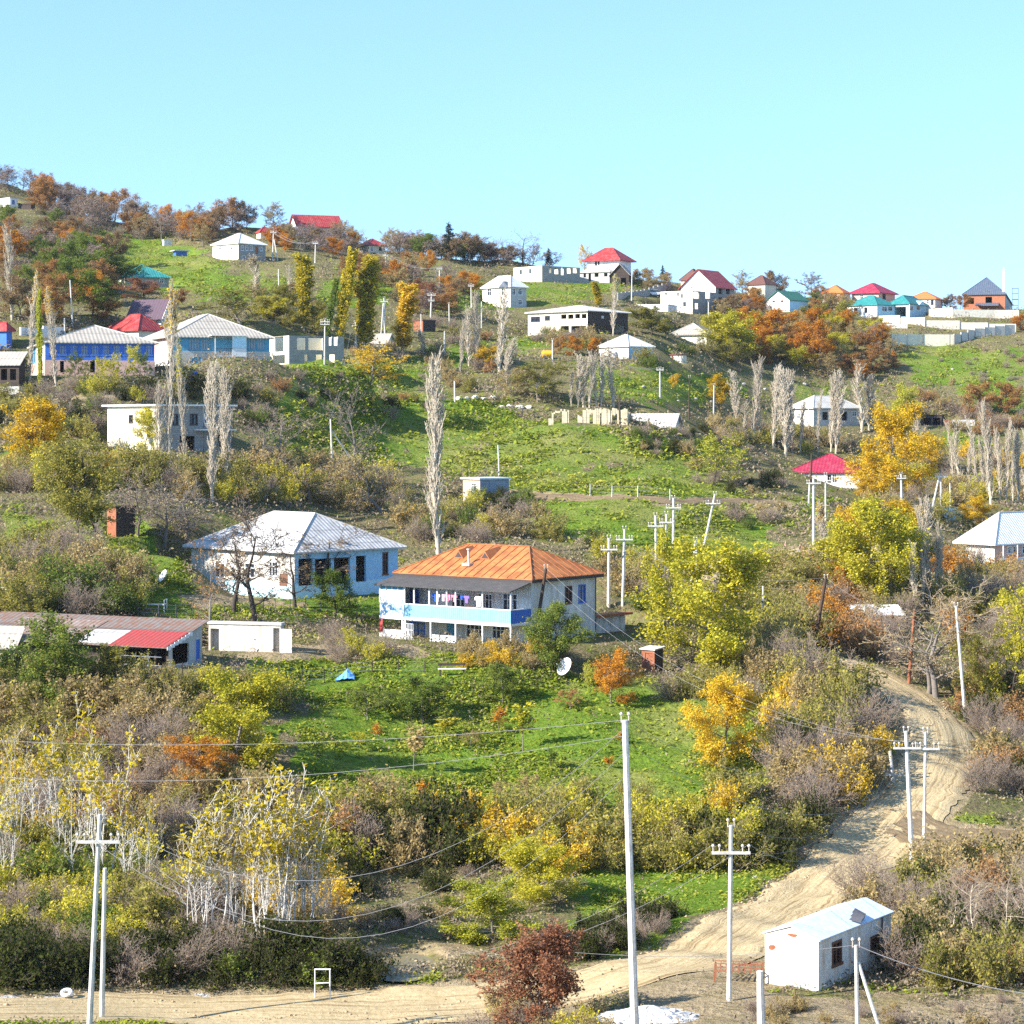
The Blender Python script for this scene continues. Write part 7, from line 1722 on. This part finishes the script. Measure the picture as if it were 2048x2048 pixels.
    S([(1000,1640),(1500,1600),(1500,1690),(1000,1690)], 14, [('yg_shrub',3),('olive_shrub',3),('gold_shrub',1)], (2.2,3.6), 'along the lower edge of the field', 46)
def stuff_mesh(name, label, n, seed, fn, mat, blades, size, spread, hgt, asp=.5, upb=.3):
    """ground cover nobody could count: one mesh of small leaf clumps"""
    r = np.random.RandomState(seed)
    px = r.uniform(-120, 2170, n*4); py = r.uniform(350, 2130, n*4)
    d = dist_at(px, py); ok = d < 660
    px, py, d = px[ok], py[ok], d[ok]
    x = (px-CX)/F*d; y = d+r.uniform(-.3, .3, len(d))
    a, b, c = cover(px, py, wobble(x, y)); rd = road_dist(x, y)
    keep = r.rand(len(x)) < fn(a, b, c, rd, py)*np.clip(.55+.9*(wobble(x*.35+40, y*.35)[0]), .12, 1); x, y, px, py = x[keep][:n], y[keep][:n], px[keep][:n], py[keep][:n]
    z = hg(x, y); sc = r.uniform(.6, 1.4, len(x))*np.clip(y/170, .75, 1.9)
    N = len(x); hue = r.rand(N)
    big = .5+.5*np.sin(x*.21+2*np.sin(y*.13))*np.cos(y*.17+1.3*np.sin(x*.11)); hue = .45*hue+.55*big
    C = np.stack([x, y, z], -1)[:, None]+np.stack([r.normal(0, spread, (N, blades)), r.normal(0, spread, (N, blades)), np.abs(r.normal(0, hgt, (N, blades)))+.02], -1)*sc[:, None, None]
    V, Q = leaves(C.reshape(-1, 3), size, r, asp, upb)
    # scale every leaf about its centre with the clump size
    Vc = C.reshape(-1, 1, 3); V = (V.reshape(-1, 4, 3)-Vc)*np.repeat(sc, blades)[:, None, None]+Vc
    rnd = np.clip(np.repeat(hue, blades)*.8+r.rand(N*blades)*.3-.05, 0, 1)
    o = np_mesh(name, V.reshape(-1, 3), Q, mats=[mat], rnd=rnd)
    tag(o, label, name.replace('_', ' '), kind='stuff')
def build_cover():
    survey()
    g = leafmat('herb leaves', ((.06,.09,.012), (.17,.23,.022), (.31,.33,.045), (.42,.37,.10)), .3)
    s = leafmat('scrub leaves', ((.11,.13,.03), (.22,.17,.09), (.25,.20,.16), (.36,.29,.16), (.19,.22,.045)), .25)
    stuff_mesh('grass', 'green grass and low herbs covering the field and meadows', 52000, 1, lambda a, b, c, rd, py: (a > .5)*(rd > .4)*(b < .5)*1.0+.10*(rd > .4)*(b < .5), g, 6, .13, .22, .10, upb=.9)
    stuff_mesh('undergrowth', 'dry brown weeds and low scrub between the bushes', 38000, 2, lambda a, b, c, rd, py: ((a < .5)*.75+(a > .5)*.05)*(rd > .6)*(c < .5)*(1-.75*b), s, 9, .10, .30, .26, upb=.2)
def build_vegetation():
    survey(); make_templates(); build_poplars(); build_trees(); build_scatter(); build_cover()
veg_mats(); house_mats()
build_houses(); build_poles(); build_misc()
build_vegetation()
build_setting(); build_light()
build_haze(.00005)
